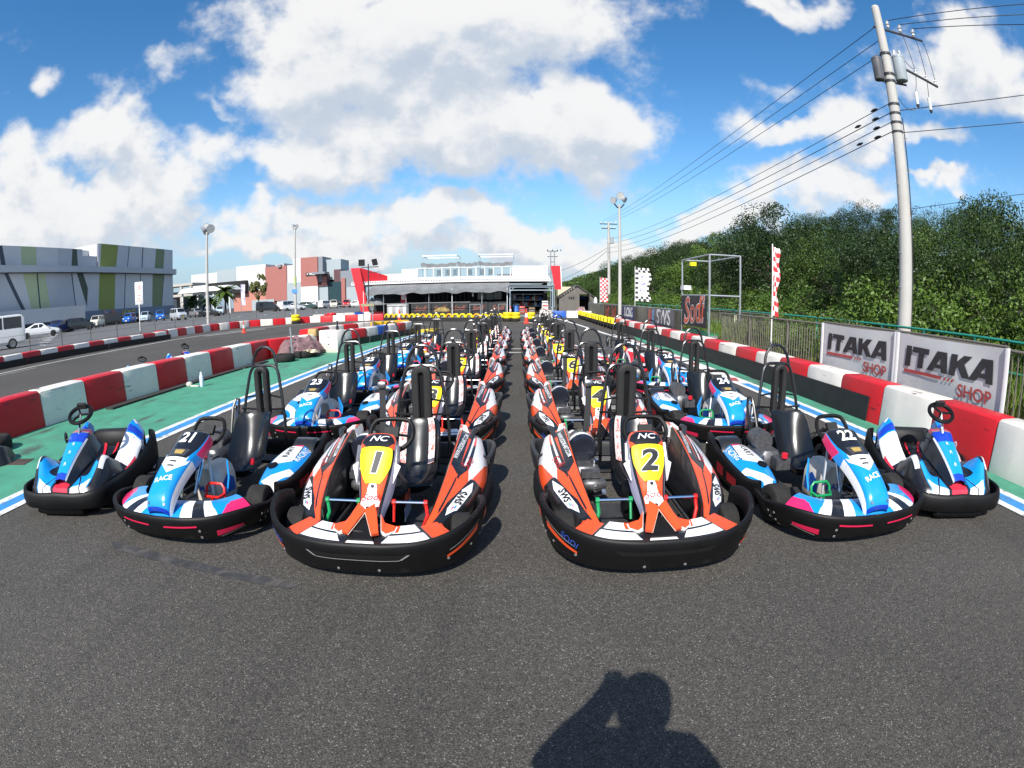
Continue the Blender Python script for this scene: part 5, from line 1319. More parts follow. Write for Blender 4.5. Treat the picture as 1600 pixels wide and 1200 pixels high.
def orange_kart():
    t = thing('rental_kart', 'orange and white rental kart', 'kart')
    # front bumper
    C, secs, N_ = ribbon([(0, -1.02, .272, .055), (.2, -1.012, .272, .055), (.4, -.965, .282, .055), (.56, -.865, .308, .06), (.665, -.71, .338, .07), (.715, -.53, .352, .085), (.712, -.40, .345, .10), (.685, -.31, .32, .12)], bump_prof)
    g = G(); g.loft(secs, cap=True); fb = g.ob('front_bumper', mBlack, t, ang=45)
    S = outer_surf(C, N_); fl = 1 if S.at(.5, .5)[1][1] < 0 else -1
    for a, b in (((.20, .80), (.305, .42)), ((.80, .80), (.695, .42))):
        g = G(); h = .10; S.patch(g, [(a[0], a[1] - h), (b[0], b[1] - h * .3), (b[0], b[1] + h * .7), (a[0], a[1] + h)], .0035, 10, 2, flip=fl); g.ob('orange_insert', mOrange, fb)
    for a, b in (((.125, .93), (.155, .80)), ((.875, .93), (.845, .80))):
        g = G(); S.patch(g, [(a[0], a[1] - .12), (b[0], b[1] - .1), (b[0], b[1] + .16), (a[0], a[1] + .1)], .0035, 4, 2, flip=fl); g.ob('orange_insert', mOrange, fb)
    g = G(); S.patch(g, [(.405, .66), (.595, .66), (.61, .86), (.39, .86)], .002, 14, 2, flip=fl); gr = g.ob('grille_recess', mat('grille_black', (.004, .004, .004), .55), fb)
    g = G(); S.patch(g, [(.41, .625), (.59, .625), (.592, .655), (.408, .655)], .005, 14, 1, flip=fl)
    S.patch(g, [(.388, .86), (.394, .86), (.411, .65), (.405, .65)], .005, 2, 2, flip=fl); S.patch(g, [(.606, .86), (.612, .86), (.595, .65), (.589, .65)], .005, 2, 2, flip=fl)
    g.ob('grille_edge', mat('pale_edge', (.22, .22, .22), .35), gr)
    for a, b in (((.195, .98), (.30, .66)), ((.805, .98), (.70, .66))):
        g = G(); S.patch(g, [(a[0], a[1] - .02), (b[0], b[1] - .02), (b[0], b[1] + .02), (a[0], a[1] + .01)], .004, 8, 1, flip=fl); g.ob('moulded_line', MATS['pale_edge'], fb)
    g = G()
    for u in (.455, .545, .30, .70, .22, .78, .14, .86, .17, .83): bolt(g, S, u, .16 if abs(u - .5) < .1 else .33, .009)
    g.ob('bolts', MATS['pale_edge'], fb)
    g = G(); S.text(g, 'SODI', .285, .80, .06, -.35, .0045, flip=fl); g.ob('blue_print', mat('blue_print', (.03, .08, .4), .4), fb)
    # nose floor behind the lip
    rows = []
    Ci = cr([(-.56, -.74), (-.42, -.855), (-.22, -.92), (0, -.94), (.22, -.92), (.42, -.855), (.56, -.74)], 31)
    Cj = cr([(-.42, -.62), (-.30, -.71), (-.16, -.75), (0, -.76), (.16, -.75), (.30, -.71), (.42, -.62)], 31)
    for f in (0, .5, 1.0):
        rows.append([(a[0] * (1 - f) + b[0] * f, a[1] * (1 - f) + b[1] * f, .225 + .045 * f - .02 * (abs(a[0]) > .45)) for a, b in zip(Ci, Cj)])
    g = G(); g.loft([[Vector(p) for p in r_] for r_ in rows])
    W, O, B = WHITE, ORANGE, BLACK
    lv = livery('orange_nose_print', B, [(O, [(.0, -.1), (.13, -.1), (.13, 1.1), (0, 1.1)]), (W, [(.155, .1), (.40, .15), (.36, .5), (.155, .55)]), (W, [(.17, .62), (.34, .60), (.29, 1.1), (.17, 1.1)]), (O, [(.30, .66), (.40, .60), (.40, 1.1), (.26, 1.1)]),
            (W, [(.43, .05), (.57, .05), (.55, .62), (.45, .62)]), (W, [(.845, .1), (.60, .15), (.64, .5), (.845, .55)]), (W, [(.83, .62), (.66, .60), (.71, 1.1), (.83, 1.1)]), (O, [(.70, .66), (.60, .60), (.60, 1.1), (.74, 1.1)]), (O, [(.87, -.1), (1.1, -.1), (1.1, 1.1), (.87, 1.1)])])
    g.ob('nose_panel', lv, t)
    # side pods
    ow = dict(black=BLACK, white=WHITE, main=ORANGE, edge=ORANGE)
    P_ = pod_polys(ow)
    for sx in (1, -1):
        rows = pod_surface(sx); S = Surf(rows); g = G(); g.loft(S.secs())
        nm = 'orange_pod_print' if sx > 0 else 'orange_pod_print_mirrored'
        m = livery(nm, ORANGE, P_ if sx > 0 else [(c, [(1 - a, b) for a, b in p]) for c, p in P_])
        po = g.ob('side_pod', m, t, ang=50)
        f = 1 if S.at(.4 if sx > 0 else .6, .5)[1][2] > 0 else -1
        U = (lambda u: u) if sx > 0 else (lambda u: 1 - u)
        g = G(); S.text(g, 'WWW.SODIKART.COM', U(.383), .72, .050, (math.pi / 2 - .12) if sx > 0 else (-math.pi / 2 + .12), .005, flip=f, sx=.86, bold=.012); g.ob('web_print', mPrintW, po)
        g = G(); S.text(g, 'SWS', U(.62), .27, .068, math.pi / 2 - .25 if sx > 0 else -math.pi / 2 + .25, .0055, flip=f, bold=.025, sx=1.2); g.ob('series_print', mPrintB, po)
        g = G()
        S.patch(g, [(U(.585), .155), (U(.605), .155), (U(.605), .185), (U(.585), .185)], .0055, 1, 1, flip=f if True else -f); g.ob('stripe_print', mPink, po)
        g = G(); S.patch(g, [(U(.62), .165), (U(.645), .165), (U(.645), .195), (U(.62), .195)], .0055, 1, 1, flip=f); g.ob('stripe_print', mBlue, po)
        g = G(); S.text(g, 'Sodi', U(.49), .56, .10, math.pi / 2 - .3 if sx > 0 else -math.pi / 2 + .3, .005, flip=f, shear=.2); g.ob('brush_print', mat('dark_red_print', (.45, .02, .015), .4), po)
        # lifted rear end of the pod: black handle and white tip
        g = G(); g.tube([(sx * .54, .50, .47), (sx * .575, .60, .52), (sx * .59, .72, .50), (sx * .58, .80, .42)], [.02, .024, .024, .018], 8); g.ob('pod_handle', mat('grey_black_plastic', (.03, .032, .036), .45), po)
        g = G(); g.loft([[Vector((sx * x, y, z)) for x, z in pr] for y, pr in ((.60, [(.42, .44), (.46, .53), (.52, .525), (.545, .43)]), (.70, [(.42, .46), (.45, .545), (.50, .54), (.52, .45)]), (.79, [(.43, .48), (.44, .53), (.475, .525), (.49, .46)]))], closed=True, cap=True)
        lvt = livery('white_tip_print', WHITE, [(ORANGE, [(.3, .2), (.45, .2), (.45, .7), (.3, .7)])]); g.ob('pod_tip', lvt, po)
        # ribbed side bumper
        Cs, secs, Ns = ribbon([(.655, -.20, .22, .07), (.695, -.02, .235, .07), (.715, .16, .25, .07), (.72, .34, .25, .075), (.70, .46, .25, .08)], lambda zt, zb: [(.06, zb), (.0, zb + .01), (-.012, zb + .04), (.008, zb + .065), (-.012, zb + .095), (.008, zb + .12), (-.01, zt - .03), (.01, zt - .004), (.07, zt)], 15, False)
        if sx < 0: secs = [[Vector((-p.x, p.y, p.z)) for p in q][::-1] for q in secs]
        g = G(); g.loft(secs, cap=True); g.ob('side_bumper', mBlack, t, ang=40)
    # rear bumper
    C, secs, N_ = ribbon([(0, -1.03, .30, .11), (.3, -1.025, .31, .11), (.55, -.985, .335, .11), (.70, -.88, .37, .11), (.745, -.72, .385, .11), (.735, -.56, .375, .12), (.70, -.46, .34, .14)], bump_prof)
    g = G(); g.loft([[Vector((-p.x, -p.y, p.z)) for p in q] for q in secs], cap=True); g.ob('rear_bumper', mat('grey_black_plastic', (0, 0, 0)), t, ang=45)
    # central fairing
    rows = fairing_surface(); S = Surf(rows); g = G(); g.loft(S.secs(), us=[0, .12, .2, .35, .5, .65, .8, .88, 1.0])
    SU = lambda u: np.interp(u, [0, .12, .2, .35, .5, .65, .8, .88, 1.0], np.linspace(0, 1, 9))
    LV = (.27, .27, .36)
    fp = [(LV, [(0, -.1), (.125, -.1), (.125, 1.1), (0, 1.1)]), (LV, [(.875, -.1), (1, -.1), (1, 1.1), (.875, 1.1)]), (BLACK, [(.105, -.1), (.165, -.1), (.165, .76), (.105, .76)]), (BLACK, [(.835, -.1), (.895, -.1), (.895, .76), (.835, .76)]),
          (WHITE, [(.18, .15), (.40, .09), (.60, .09), (.82, .15), (.82, .31), (.18, .31)]), (WHITE, [(.40, .0), (.60, .0), (.66, .11), (.34, .11)]), (ORANGE, [(.18, .22), (.30, .25), (.36, .30), (.36, .42), (.18, .42)]), (ORANGE, [(.82, .22), (.70, .25), (.64, .30), (.64, .42), (.82, .42)]),
          (WHITE, [(.36, .27), (.64, .27), (.64, .33), (.58, .40), (.42, .40), (.36, .33)]), (BLACK, [(.27, .755), (.73, .755), (.86, .84), (.72, .985), (.28, .985), (.14, .84)]), (BLACK, [(.1, 1.0), (.9, 1.0), (.9, 1.1), (.1, 1.1)])]
    f = g.ob('steering_fairing', livery('orange_fairing_print', ORANGE, fp), t, ang=50)
    fl = 1 if S.at(.5, .5)[1][2] > 0 else -1
    # number plate follows the fairing
    g = G()
    rows2 = []
    for j in range(13):
        v = .385 + .365 * j / 12; hw = (.20, .245, .28, .305, .325, .345, .36, .365, .365, .365, .36, .35, .33)[j]
        row = [tuple(Vector(S.at(SU(.5 + hw * q), v)[0]) + Vector(S.at(.5, v)[1]) * (.007 * fl)) for q in np.linspace(-1, 1, 9)]
        rows2.append(row)
    g.loft([[Vector(p) for p in r_] for r_ in rows2]); pl = g.ob('number_plate', mYellow, f)
    g = G(); S.text(g, 'NC', SU(.5), .865, .07, 0, .004, flip=fl, bold=.012, sx=1.2, shear=.3); g.ob('logo_print', mPrintW, f)
    g = G(); S.text(g, 'Sodi', SU(.5), .235, .075, .1, .004, flip=fl, shear=.3); g.ob('brush_print', mPrintR, f)
    g = G()
    for v in (.355, .09): 
        p, nn, _, _ = S.at(.5, v); g.disc(Vector(p) + Vector(nn) * fl * .003, .012, Vector(nn) * fl, 12, .002)
    S.patch(g, [(SU(.40), .045), (SU(.60), .045), (SU(.60), .058), (SU(.40), .058)], .004, 4, 1, flip=fl); g.ob('round_print', mPrintB, f)
    # silver tubes and white cheeks beside the plate
    for sx in (-1, 1):
        g = G(); g.tube([(sx * .132, -.30, .645), (sx * .136, -.37, .545)], .016, 8); g.ob('silver_tube', mRim, f)
        g = G(); g.poly([(sx * .122, -.37, .55), (sx * .16, -.38, .525), (sx * .118, -.46, .43)][::(1 if sx > 0 else -1)], .02); g.ob('white_cheek', mWhiteP, f)
        # fork feet
        a = [(-.004, -.765, .348), (.050, -.715, .372), (.074, -.775, .338), (.112, -.915, .268), (.070, -.93, .264)]
        q = [(sx * x, y + .04, z) for x, y, z in a]
        g = G(); g.poly(q if sx > 0 else q[::-1], .022)
        if Vector(q[1]) and True:
            pass
        g.ob('fork_arm', livery('fork_print', ORANGE, []), f, smooth=False)
        g = G(); g.tube([(sx * .0, -.732, .352), (sx * .034, -.805, .312), (sx * .072, -.894, .272)], .005, 5); g.ob('pale_edge_trim', mat('pale_trim', (.62, .5, .42), .4), f)
        b = [(.092, -.745, .318), (.125, -.800, .285), (.195, -.805, .266), (.190, -.845, .256), (.148, -.885, .254), (.118, -.87, .268)]
        for (ex, zz, m_, nm) in ((1.12, -.006, mWhiteP, 'pad_edge'), (1.0, .0, mOrange, 'fork_pad')):
            cx, cy = .140, -.825
            q = [(sx * (cx + (x - cx) * ex), cy + (y - cy) * ex + .04, z + .012 + zz) for x, y, z in b]
            g = G(); g.poly(q[::-1] if sx > 0 else q, .03); g.ob(nm, m_, f, smooth=False)
    g = G(); g.poly([(-.08, -.905, .25), (.08, -.905, .25), (.03, -.775, .318), (-.03, -.775, .318)], .02); g.ob('fork_recess', mBlack, f)
    # cockpit
    seat(t, .10); steering(t, .045, -.10, .685, R(50))
    hoop(t, .10, .90, .088, False, 1.2)
    pedal(t, .12, .33, -.47, .315, mRedP); pedal(t, -.34, -.12, -.47, .315, mGreen)
    g = G(); g.box((0, -.33, .05), (.66, .86, .012))
    for k in range(6):
        g.box((.22, -.60 + k * .045, .062), (.22, .018, .012)); g.box((-.22, -.60 + k * .045, .062), (.22, .018, .012))
    g.ob('floor_tray', mTray, t)
    g = G()
    for sx in (-1, 1): g.tube([(sx * .2, -.88, .1), (sx * .34, -.5, .09), (sx * .34, .4, .09), (sx * .36, .9, .12)], .017, 8)
    g.tube([(-.5, -.5, .13), (.5, -.5, .13)], .014, 8); g.tube([(-.6, .62, .14), (.6, .62, .14)], .02, 8); g.ob('chassis', mTube, t)
    # fuel tank between the knees
    g = G(); g.rbox((.02, -.20, .21), (.26, .26, .28), .05); tk = g.ob('fuel_tank', mBlack, t)
    g = G(); g.poly([(.152, -.32, .11), (.152, -.10, .11), (.152, -.10, .2), (.152, -.32, .2)], .002); g.ob('tank_label', mat('grey_blue_label', (.25, .32, .45), .4), tk)
    g = G(); flat_text(g, 'PRO', (.153, -.21, .25), (0, 1, 0), (0, 0, 1), .1, .003, bold=.02); g.ob('tank_print', mPrintO, tk)
    # engine on the driver's right
    g = G(); g.lathe([(.001, -.13), (.1, -.13), (.115, -.11), (.115, .11), (.1, .13), (.001, .13)], 22, (-.33, .52, .40), 'Y', squash=(1, 1))
    e = g.ob('engine_cover', mat('dark_blue_black_cover', (.014, .016, .024), .25, coat=.4), t)
    g = G(); g.lathe([(.117, -.06), (.117, .0)], 22, (-.33, .52, .40), 'Y'); g.ob('white_band', mWhiteP, e)
    g = G(); g.lathe([(.117, .01), (.117, .06)], 22, (-.33, .52, .40), 'Y', a0=-.6, a1=1.0); g.ob('orange_band', mOrange, e)
    g = G(); g.rbox((-.32, .40, .20), (.22, .36, .22), .03); g.lathe([(.03, -.09), (.05, -.06), (.05, .06), (.03, .09)], 12, (-.27, .14, .2), 'X'); g.box((-.3, .16, .28), (.14, .08, .05)); g.ob('engine_block', mEng, t)
    g = G(); g.tube([(-.26, .22, .16), (-.27, .05, .15), (-.22, -.02, .2)], .022, 8); g.lathe([(.001, 0), (.03, .0), (.03, .04), (.001, .045)], 12, (-.25, .30, .31)); g.ob('exhaust_parts', mChrome, t)
    g = G(); g.tube([(-.22, .72, .62), (-.215, .70, .40), (-.2, .66, .2)], .001, 4)
    g = G(); g.loft([[Vector((x - .27, .80, z)) + Vector((d, 0, 0)) for d in (0, .055)] for x, z in ((.0, .86), (.0, .7), (-.01, .5), (-.02, .34))]); g.ob('belt_webbing', mWeb, t)
    g = G(); g.rbox((-.242, .795, .875), (.08, .03, .06), .01); g.ob('belt_buckle', mRim, t)
    for sx in (-1, 1):
        wheel(t, sx * .56, -.50, .128, .13, rz=.06); wheel(t, sx * .565, .63, .14, .20)
    return t

def apply_number(t, num, kind):
    """number lettering as a part of this one kart"""
    if kind == 'orange':
        S = Surf(fairing_surface()); SU = lambda u: np.interp(u, [0, .12, .2, .35, .5, .65, .8, .88, 1.0], np.linspace(0, 1, 9))
        fl = 1 if S.at(.5, .5)[1][2] > 0 else -1
        for off, m, bo in ((.010, mat('pale_number_edge', (.7, .7, .66), .4), .055), (.0125, mPrintB, .03)):
            g = G(); S.text(g, num, .5, .575, .215 if len(num) == 1 else .15, 0, off, flip=fl, bold=bo, sx=1.1, shear=.12); o = g.ob('number', m, t)
    else:
        S = Surf(arch_surface()); fl = 1 if S.at(.5, .5)[1][2] > 0 else -1
        g = G(); S.text(g, num, .5, .79, .165, 0, .006, flip=fl, bold=.03, sx=.9); g.ob('number', mPrintW, t)

# ---- slimmer karts with an arched fairing
def arch_surface():
    C = cr([(-.962, .245, .094, .02), (-.962, .295, .104, .03), (-.93, .355, .106, .05), (-.86, .418, .106, .06), (-.77, .475, .110, .065), (-.66, .532, .118, .07), (-.54, .585, .130, .075), (-.43, .632, .140, .07), (-.345, .668, .136, .06), (-.30, .662, .116, .05)], 44)
    rows = []
    for y, z, w, d in C:
        rows.append([(-w - .012, y + .04, z - d - .035), (-w - .004, y + .015, z - .03), (-w + .014, y + .003, z - .006), (-w * .45, y, z + .004), (0, y, z + .007), (w * .45, y, z + .004), (w - .014, y + .003, z - .006), (w + .004, y + .015, z - .03), (w + .012, y + .04, z - d - .035)])
    return rows
def blue_kart(key, scheme, label):
    W, B = WHITE, BLACK
    c1, c2, c3 = scheme                                   # main, deep, accent
    def lm(name, base, polys): return livery(f'{key}_{name}', base, polys, .26, .45)
    t = thing('rental_kart', label, 'kart')
    C, secs, N_ = ribbon([(0, -1.02, .235, .05), (.25, -1.0, .238, .05), (.45, -.94, .245, .05), (.60, -.82, .255, .06), (.69, -.65, .245, .07), (.715, -.48, .215, .08), (.70, -.33, .21, .085), (.685, -.22, .21, .09)], bump_prof)
    g = G(); g.loft(secs, cap=True); fb = g.ob('front_bumper', mBlack, t, ang=45)
    S = outer_surf(C, N_); fl = 1 if S.at(.5, .5)[1][1] < 0 else -1
    mI = mat('red_pink_insert', (.62, .015, .07), .35)
    for a, b in (((.345, .30), (.265, .52)), ((.655, .30), (.735, .52))):
        g = G(); S.patch(g, [(a[0], a[1] - .12), (b[0], b[1] - .12), (b[0], b[1] + .06), (a[0], a[1] + .22)], .003, 8, 2, flip=fl); g.ob('red_insert', mI, fb)
    for a, b in (((.395, .86), (.48, .80)), ((.605, .86), (.52, .80))):
        g = G(); S.patch(g, [(a[0], a[1] - .05), (b[0], b[1] - .07), (b[0], b[1] + .03), (a[0], a[1] + .05)], .003, 6, 1, flip=fl); g.ob('red_insert', mI, fb)
    g = G(); S.patch(g, [(.335, .10), (.26, .36), (.26, .40), (.335, .14)], .004, 8, 1, flip=fl); S.patch(g, [(.665, .10), (.74, .36), (.74, .40), (.665, .14)], .004, 8, 1, flip=fl); g.ob('moulded_line', mat('pale_edge', (.22, .22, .22), .35), fb)
    g = G()
    for u in (.39, .61, .2, .8, .17, .83): bolt(g, S, u, .6 if u in (.39, .61) else .7, .010); bolt(g, S, u, .18, .010)
    g.ob('bolts', MATS['pale_edge'], fb)
    for u in (.185, .815):
        g = G(); S.patch(g, [(u - .003, -.05), (u + .003, -.05), (u + .003, 1.12), (u - .003, 1.12)], .003, 1, 5, flip=fl); g.ob('seam', mTube, fb)
    # printed apron from the lip up to the tray
    Ci = cr([(-.62, -.62), (-.545, -.765), (-.40, -.895), (-.2, -.955), (0, -.965), (.2, -.955), (.40, -.895), (.545, -.765), (.62, -.62)], 41)
    Cj = cr([(-.44, -.52), (-.40, -.60), (-.32, -.68), (-.17, -.72), (0, -.74), (.17, -.72), (.32, -.68), (.40, -.60), (.44, -.52)], 41)
    rows = [[(a[0] * (1 - q) + b[0] * q, a[1] * (1 - q) + b[1] * q, .205 + .05 * q + .02 * math.sin(q * 3.1)) for a, b in zip(Ci, Cj)] for q in (0, .25, .5, .75, 1)]
    g = G(); g.loft([[Vector(p) for p in r_] for r_ in rows])
    ap = [(W, [(.19, -.1), (.27, -.1), (.32, 1.1), (.26, 1.1)]), (B, [(.255, -.1), (.32, -.1), (.37, 1.1), (.31, 1.1)]), (W, [(.32, -.1), (.38, -.1), (.42, 1.1), (.36, 1.1)]), (c1, [(.375, -.1), (.625, -.1), (.585, 1.1), (.415, 1.1)]),
          (W, [(.81, -.1), (.73, -.1), (.68, 1.1), (.74, 1.1)]), (B, [(.745, -.1), (.68, -.1), (.63, 1.1), (.69, 1.1)]), (W, [(.68, -.1), (.62, -.1), (.58, 1.1), (.64, 1.1)]),
          (c3, [(.0, -.1), (.205, -.1), (.13, .62), (0, .55)]), (c1, [(.13, .5), (.21, -.0), (.265, 1.1), (0, 1.1), (0, .62)]), (c3, [(1.0, -.1), (.795, -.1), (.87, .62), (1, .55)]), (c1, [(.87, .5), (.79, 0.0), (.735, 1.1), (1, 1.1), (1, .62)]), (W, [(.20, .0), (.235, .0), (.29, 1.1), (.265, 1.1)]), (W, [(.80, .0), (.765, .0), (.71, 1.1), (.735, 1.1)])]
    g.ob('front_apron', lm('apron', c1, ap), t)
    # arched fairing
    rows = arch_surface(); S = Surf(rows); g = G(); g.loft(S.secs())
    fp = [(W, [(0, -.1), (.115, -.1), (.115, .6), (0, .6)]), (W, [(1, -.1), (.885, -.1), (.885, .6), (1, .6)]), (W, [(.26, .36), (.5, .44), (.74, .36), (.86, .60), (.86, .70), (.14, .70), (.14, .60)]), (c1, [(.12, .60), (.25, .56), (.30, .86), (.12, .93)]), (c1, [(.88, .60), (.75, .56), (.70, .86), (.88, .93)]),
          (W, [(.14, .90), (.86, .90), (.86, 1.1), (.14, 1.1)]), (c3, [(0, .70), (.12, .66), (.14, 1.1), (0, 1.1)]), (c3, [(1, .70), (.88, .66), (.86, 1.1), (1, 1.1)]), (B, [(.28, .59), (.72, .59), (.82, .70), (.86, .97), (.14, .97), (.18, .70)]), ((.05, .05, .055), [(.36, .605), (.64, .605), (.68, .67), (.32, .67)]),
          (c2, [(.13, -.1), (.87, -.1), (.87, .08), (.13, .08)]), (B, [(.1, 1.02), (.9, 1.02), (.9, 1.2), (.1, 1.2)])]
    f = g.ob('steering_fairing', lm('fairing', c1, fp), t, ang=50)
    fl = 1 if S.at(.5, .5)[1][2] > 0 else -1
    g = G(); S.text(g, 'RACE', .5, .38, .062, .3, .004, flip=fl, bold=.02, sx=1.0); g.ob('word_print', mPrintW if c1 == BLUE else mPrintB, f)
    g = G(); S.patch(g, [(.42, .615), (.58, .615), (.60, .655), (.40, .655)], .004, 3, 1, flip=fl); g.ob('small_badge', mat('brass_badge', (.4, .28, .08), .35), f)
    g = G()
    for u in (.3, .7):
        p, nn, _, _ = S.at(u, .14); g.disc(Vector(p) + Vector(nn) * fl * .003, .011, Vector(nn) * fl, 10, .003)
    g.ob('bolts', mRim, f)
    g = G(); S.patch(g, [(.42, .50), (.58, .50), (.57, .512), (.43, .512)], .004, 2, 1, flip=fl); S.patch(g, [(.42, .54), (.58, .54), (.57, .552), (.43, .552)], .004, 2, 1, flip=fl); g.ob('small_print', mPrintB, f)
    # side pods: long low box with printed top, black outer bumper and wheel cover
    for sx in (1, -1):
        A = cr([(-.12, .42, .60, .64, .215, .235, .19), (.02, .40, .62, .685, .25, .27, .21), (.18, .39, .62, .70, .285, .305, .235), (.34, .40, .61, .70, .31, .33, .255), (.50, .43, .59, .69, .33, .345, .27), (.60, .48, .58, .67, .325, .335, .27)], 25)
        rows = []
        for y, xi, xm, xo, zi, zm, zo in A:
            q = [(xi, y, .09), (xi + .005, y, zi - .012), (xi + .025, y, zi), ((xi + xm) / 2, y, (zi + zm) / 2 + .006), (xm, y, zm), ((xm + xo) / 2, y, (zm + zo) / 2 + .01), (xo, y, zo), (xo - .01, y, zo - .05)]
            if sx < 0: q = [(-a, b, c) for a, b, c in q][::-1]
            rows.append(q)
        S = Surf(rows); g = G(); g.loft(S.secs(), cap=True)
        pp = [(B, [(0, -.1), (.15, -.1), (.15, 1.1), (0, 1.1)]), (W, [(.28, .30), (.58, .40), (.58, .80), (.28, .96)]), (c3, [(.36, .80), (.58, .76), (.58, .90), (.36, .95)]), (B, [(.27, .27), (.285, .27), (.30, .99), (.285, .99)]), (B, [(.565, .40), (.59, .40), (.61, .95), (.585, .95)]), (W, [(.15, -.1), (.5, -.1), (.86, .25), (.62, .25)]),
              (W, [(.86, .05), (1.0, .0), (1.0, .5), (.88, .35)]), (c2, [(.60, .86), (.86, .80), (.86, 1.1), (.6, 1.1)]), (B, [(.93, -.1), (1.1, -.1), (1.1, 1.1), (.93, 1.1)])]
        nm = 'pod' if sx > 0 else 'pod_mirrored'
        po = g.ob('side_pod', lm(nm, c1, pp if sx > 0 else [(c, [(1 - a, b) for a, b in p]) for c, p in pp]), t, ang=50)
        f_ = 1 if S.at(.5, .5)[1][2] > 0 else -1
        U = (lambda u: u) if sx > 0 else (lambda u: 1 - u)
        g = G(); S.text(g, 'RACING', U(.68), .6, .075, math.pi / 2 if sx > 0 else -math.pi / 2, .004, flip=f_, bold=.012); g.ob('word_print', mPrintW, po)
        g = G(); S.text(g, 'KART', U(.43), .62, .09, math.pi / 2 if sx > 0 else -math.pi / 2, .004, flip=f_, bold=.012); g.ob('word_print', mPrintB, po)
        g = G(); p, nn, _, _ = S.at(U(.36), .30); g.disc(Vector(p) + Vector(nn) * f_ * .004, .045, Vector(nn) * f_, 16, .012); g.ob('filler_cap', mBlack, po)
        Cs, secs, Ns = ribbon([(.675, -.25, .27, .075), (.70, -.08, .235, .06), (.715, .12, .25, .06), (.72, .34, .275, .06), (.72, .55, .31, .065), (.71, .75, .36, .08), (.68, .90, .37, .10)], lambda zt, zb: [(.07, zb + .01), (.02, zb), (.0, zb + .02), (-.006, (zt + zb) / 2), (.0, zt - .03), (.012, zt - .006), (.03, zt), (.045, zt - .01), (.05, zt - .05)], 27, False)
        rows = [[(c[0], c[1], c[3] + .02 + (c[2] - .03 - c[3] - .02) * s_) for c in Cs] for s_ in np.linspace(0, 1, 7)]
        if sx < 0:
            secs = [[Vector((-p.x, p.y, p.z)) for p in q][::-1] for q in secs]; rows = [[(-a, b, c) for a, b, c in r_] for r_ in rows]
        g = G(); g.loft(secs, cap=True); sb = g.ob('side_bumper', mBlack, t, ang=45)
        S2 = Surf(rows); f2 = 1 if S2.at(.5, .5)[1][0] * sx > 0 else -1
        for a, b in ((.27, .42), (.48, .60)):
            g = G(); S2.patch(g, [(a, .22), (b, .22), (b + .01, .70), (a + .01, .74)], .009, 5, 2, flip=f2); g.ob('red_insert', mat('dull_red_print', (.30, .012, .02), .5), sb)
        g = G(); p, nn, _, _ = S2.at(.93, .7); g.disc(Vector(p) + Vector(nn) * f2 * .006, .014, Vector(nn) * f2, 10, .006); g.ob('bolts', mRim, sb)
        # rear wheel cover
        secs = []
        for i in range(13):
            a = math.pi * (1.02 - 1.04 * i / 12); c_, s_ = math.cos(a), math.sin(a)
            secs.append([Vector((sx * x, .63 - c_ * .195 * (-1), .15 + s_ * r_)) for x, r_ in ((.46, .20), (.48, .235), (.66, .235), (.685, .21))])
        secs = [[Vector((p.x, .63 + (.195 * math.cos(math.pi * (1.02 - 1.04 * i / 12))), p.z)) for p in q] for i, q in enumerate(secs)]
        if sx < 0: secs = [q[::-1] for q in secs]
        g = G(); g.loft(secs, us=[0, .3, .7, 1]); g.ob('wheel_cover', mat('satin_black_cover', (.02, .021, .022), .3, coat=.15, var=.15), t)
        wheel(t, sx * .575, -.40, .145, .15, rz=.10 if key == 'blue' else 0); wheel(t, sx * .57, .63, .14, .19)
        # knee panel beside the tank
        g = G(); q = [(sx * .20, -.22, .42), (sx * .31, -.40, .34), (sx * .30, -.44, .23), (sx * .22, -.26, .26)]
        g.poly(q if sx < 0 else q[::-1], .012); g.ob('knee_panel', lm('knee', c1, []), t, smooth=False)
    C, secs, N_ = ribbon([(0, -1.02, .26, .11), (.3, -1.015, .26, .11), (.52, -.99, .28, .11), (.64, -.94, .33, .11), (.69, -.86, .36, .11)], bump_prof, 21)
    g = G(); g.loft([[Vector((-p.x, -p.y, p.z)) for p in q] for q in secs], cap=True); g.ob('rear_bumper', mBlack, t, ang=45)
    seat(t, .04, straps=False)
    steering(t, .03, -.16, .645, R(50), .15)
    hoop(t, .04, .90, .075, True, 1.2)
    pedal(t, .13, .30, -.48, .20, mRedP, True); pedal(t, -.30, -.13, -.48, .20, mGreen, True)
    g = G(); g.box((0, -.32, .05), (.66, .84, .012)); g.ob('floor_tray', mTray, t)
    g = G()
    for sx in (-1, 1): g.tube([(sx * .18, -.85, .1), (sx * .34, -.5, .09), (sx * .34, .4, .09), (sx * .34, .9, .12)], .017, 8)
    g.tube([(-.5, -.44, .13), (.5, -.44, .13)], .014, 8); g.tube([(-.6, .63, .14), (.6, .63, .14)], .02, 8); g.ob('chassis', mTube, t)
    g = G(); g.tube([(.10, -.32, .58), (.15, -.40, .30), (.17, -.45, .08)], .012, 7); g.tube([(-.10, -.32, .58), (-.15, -.40, .30), (-.17, -.45, .08)], .012, 7); g.ob('fairing_stay', mGalv, t)
    # milky fuel tank with a blue label
    g = G(); g.loft([[Vector((.02 + x, y, z)) for x, y in ((-.13 * s_, -.27), (-.10 * s_, -.31), (.10 * s_, -.31), (.13 * s_, -.27), (.13 * s_, -.03), (.10 * s_, 0), (-.10 * s_, 0), (-.13 * s_, -.03))] for z, s_ in ((.06, .9), (.09, 1), (.26, 1), (.32, .85), (.36, .4))], closed=True, cap=True); tk = g.ob('fuel_tank', mTank, t)
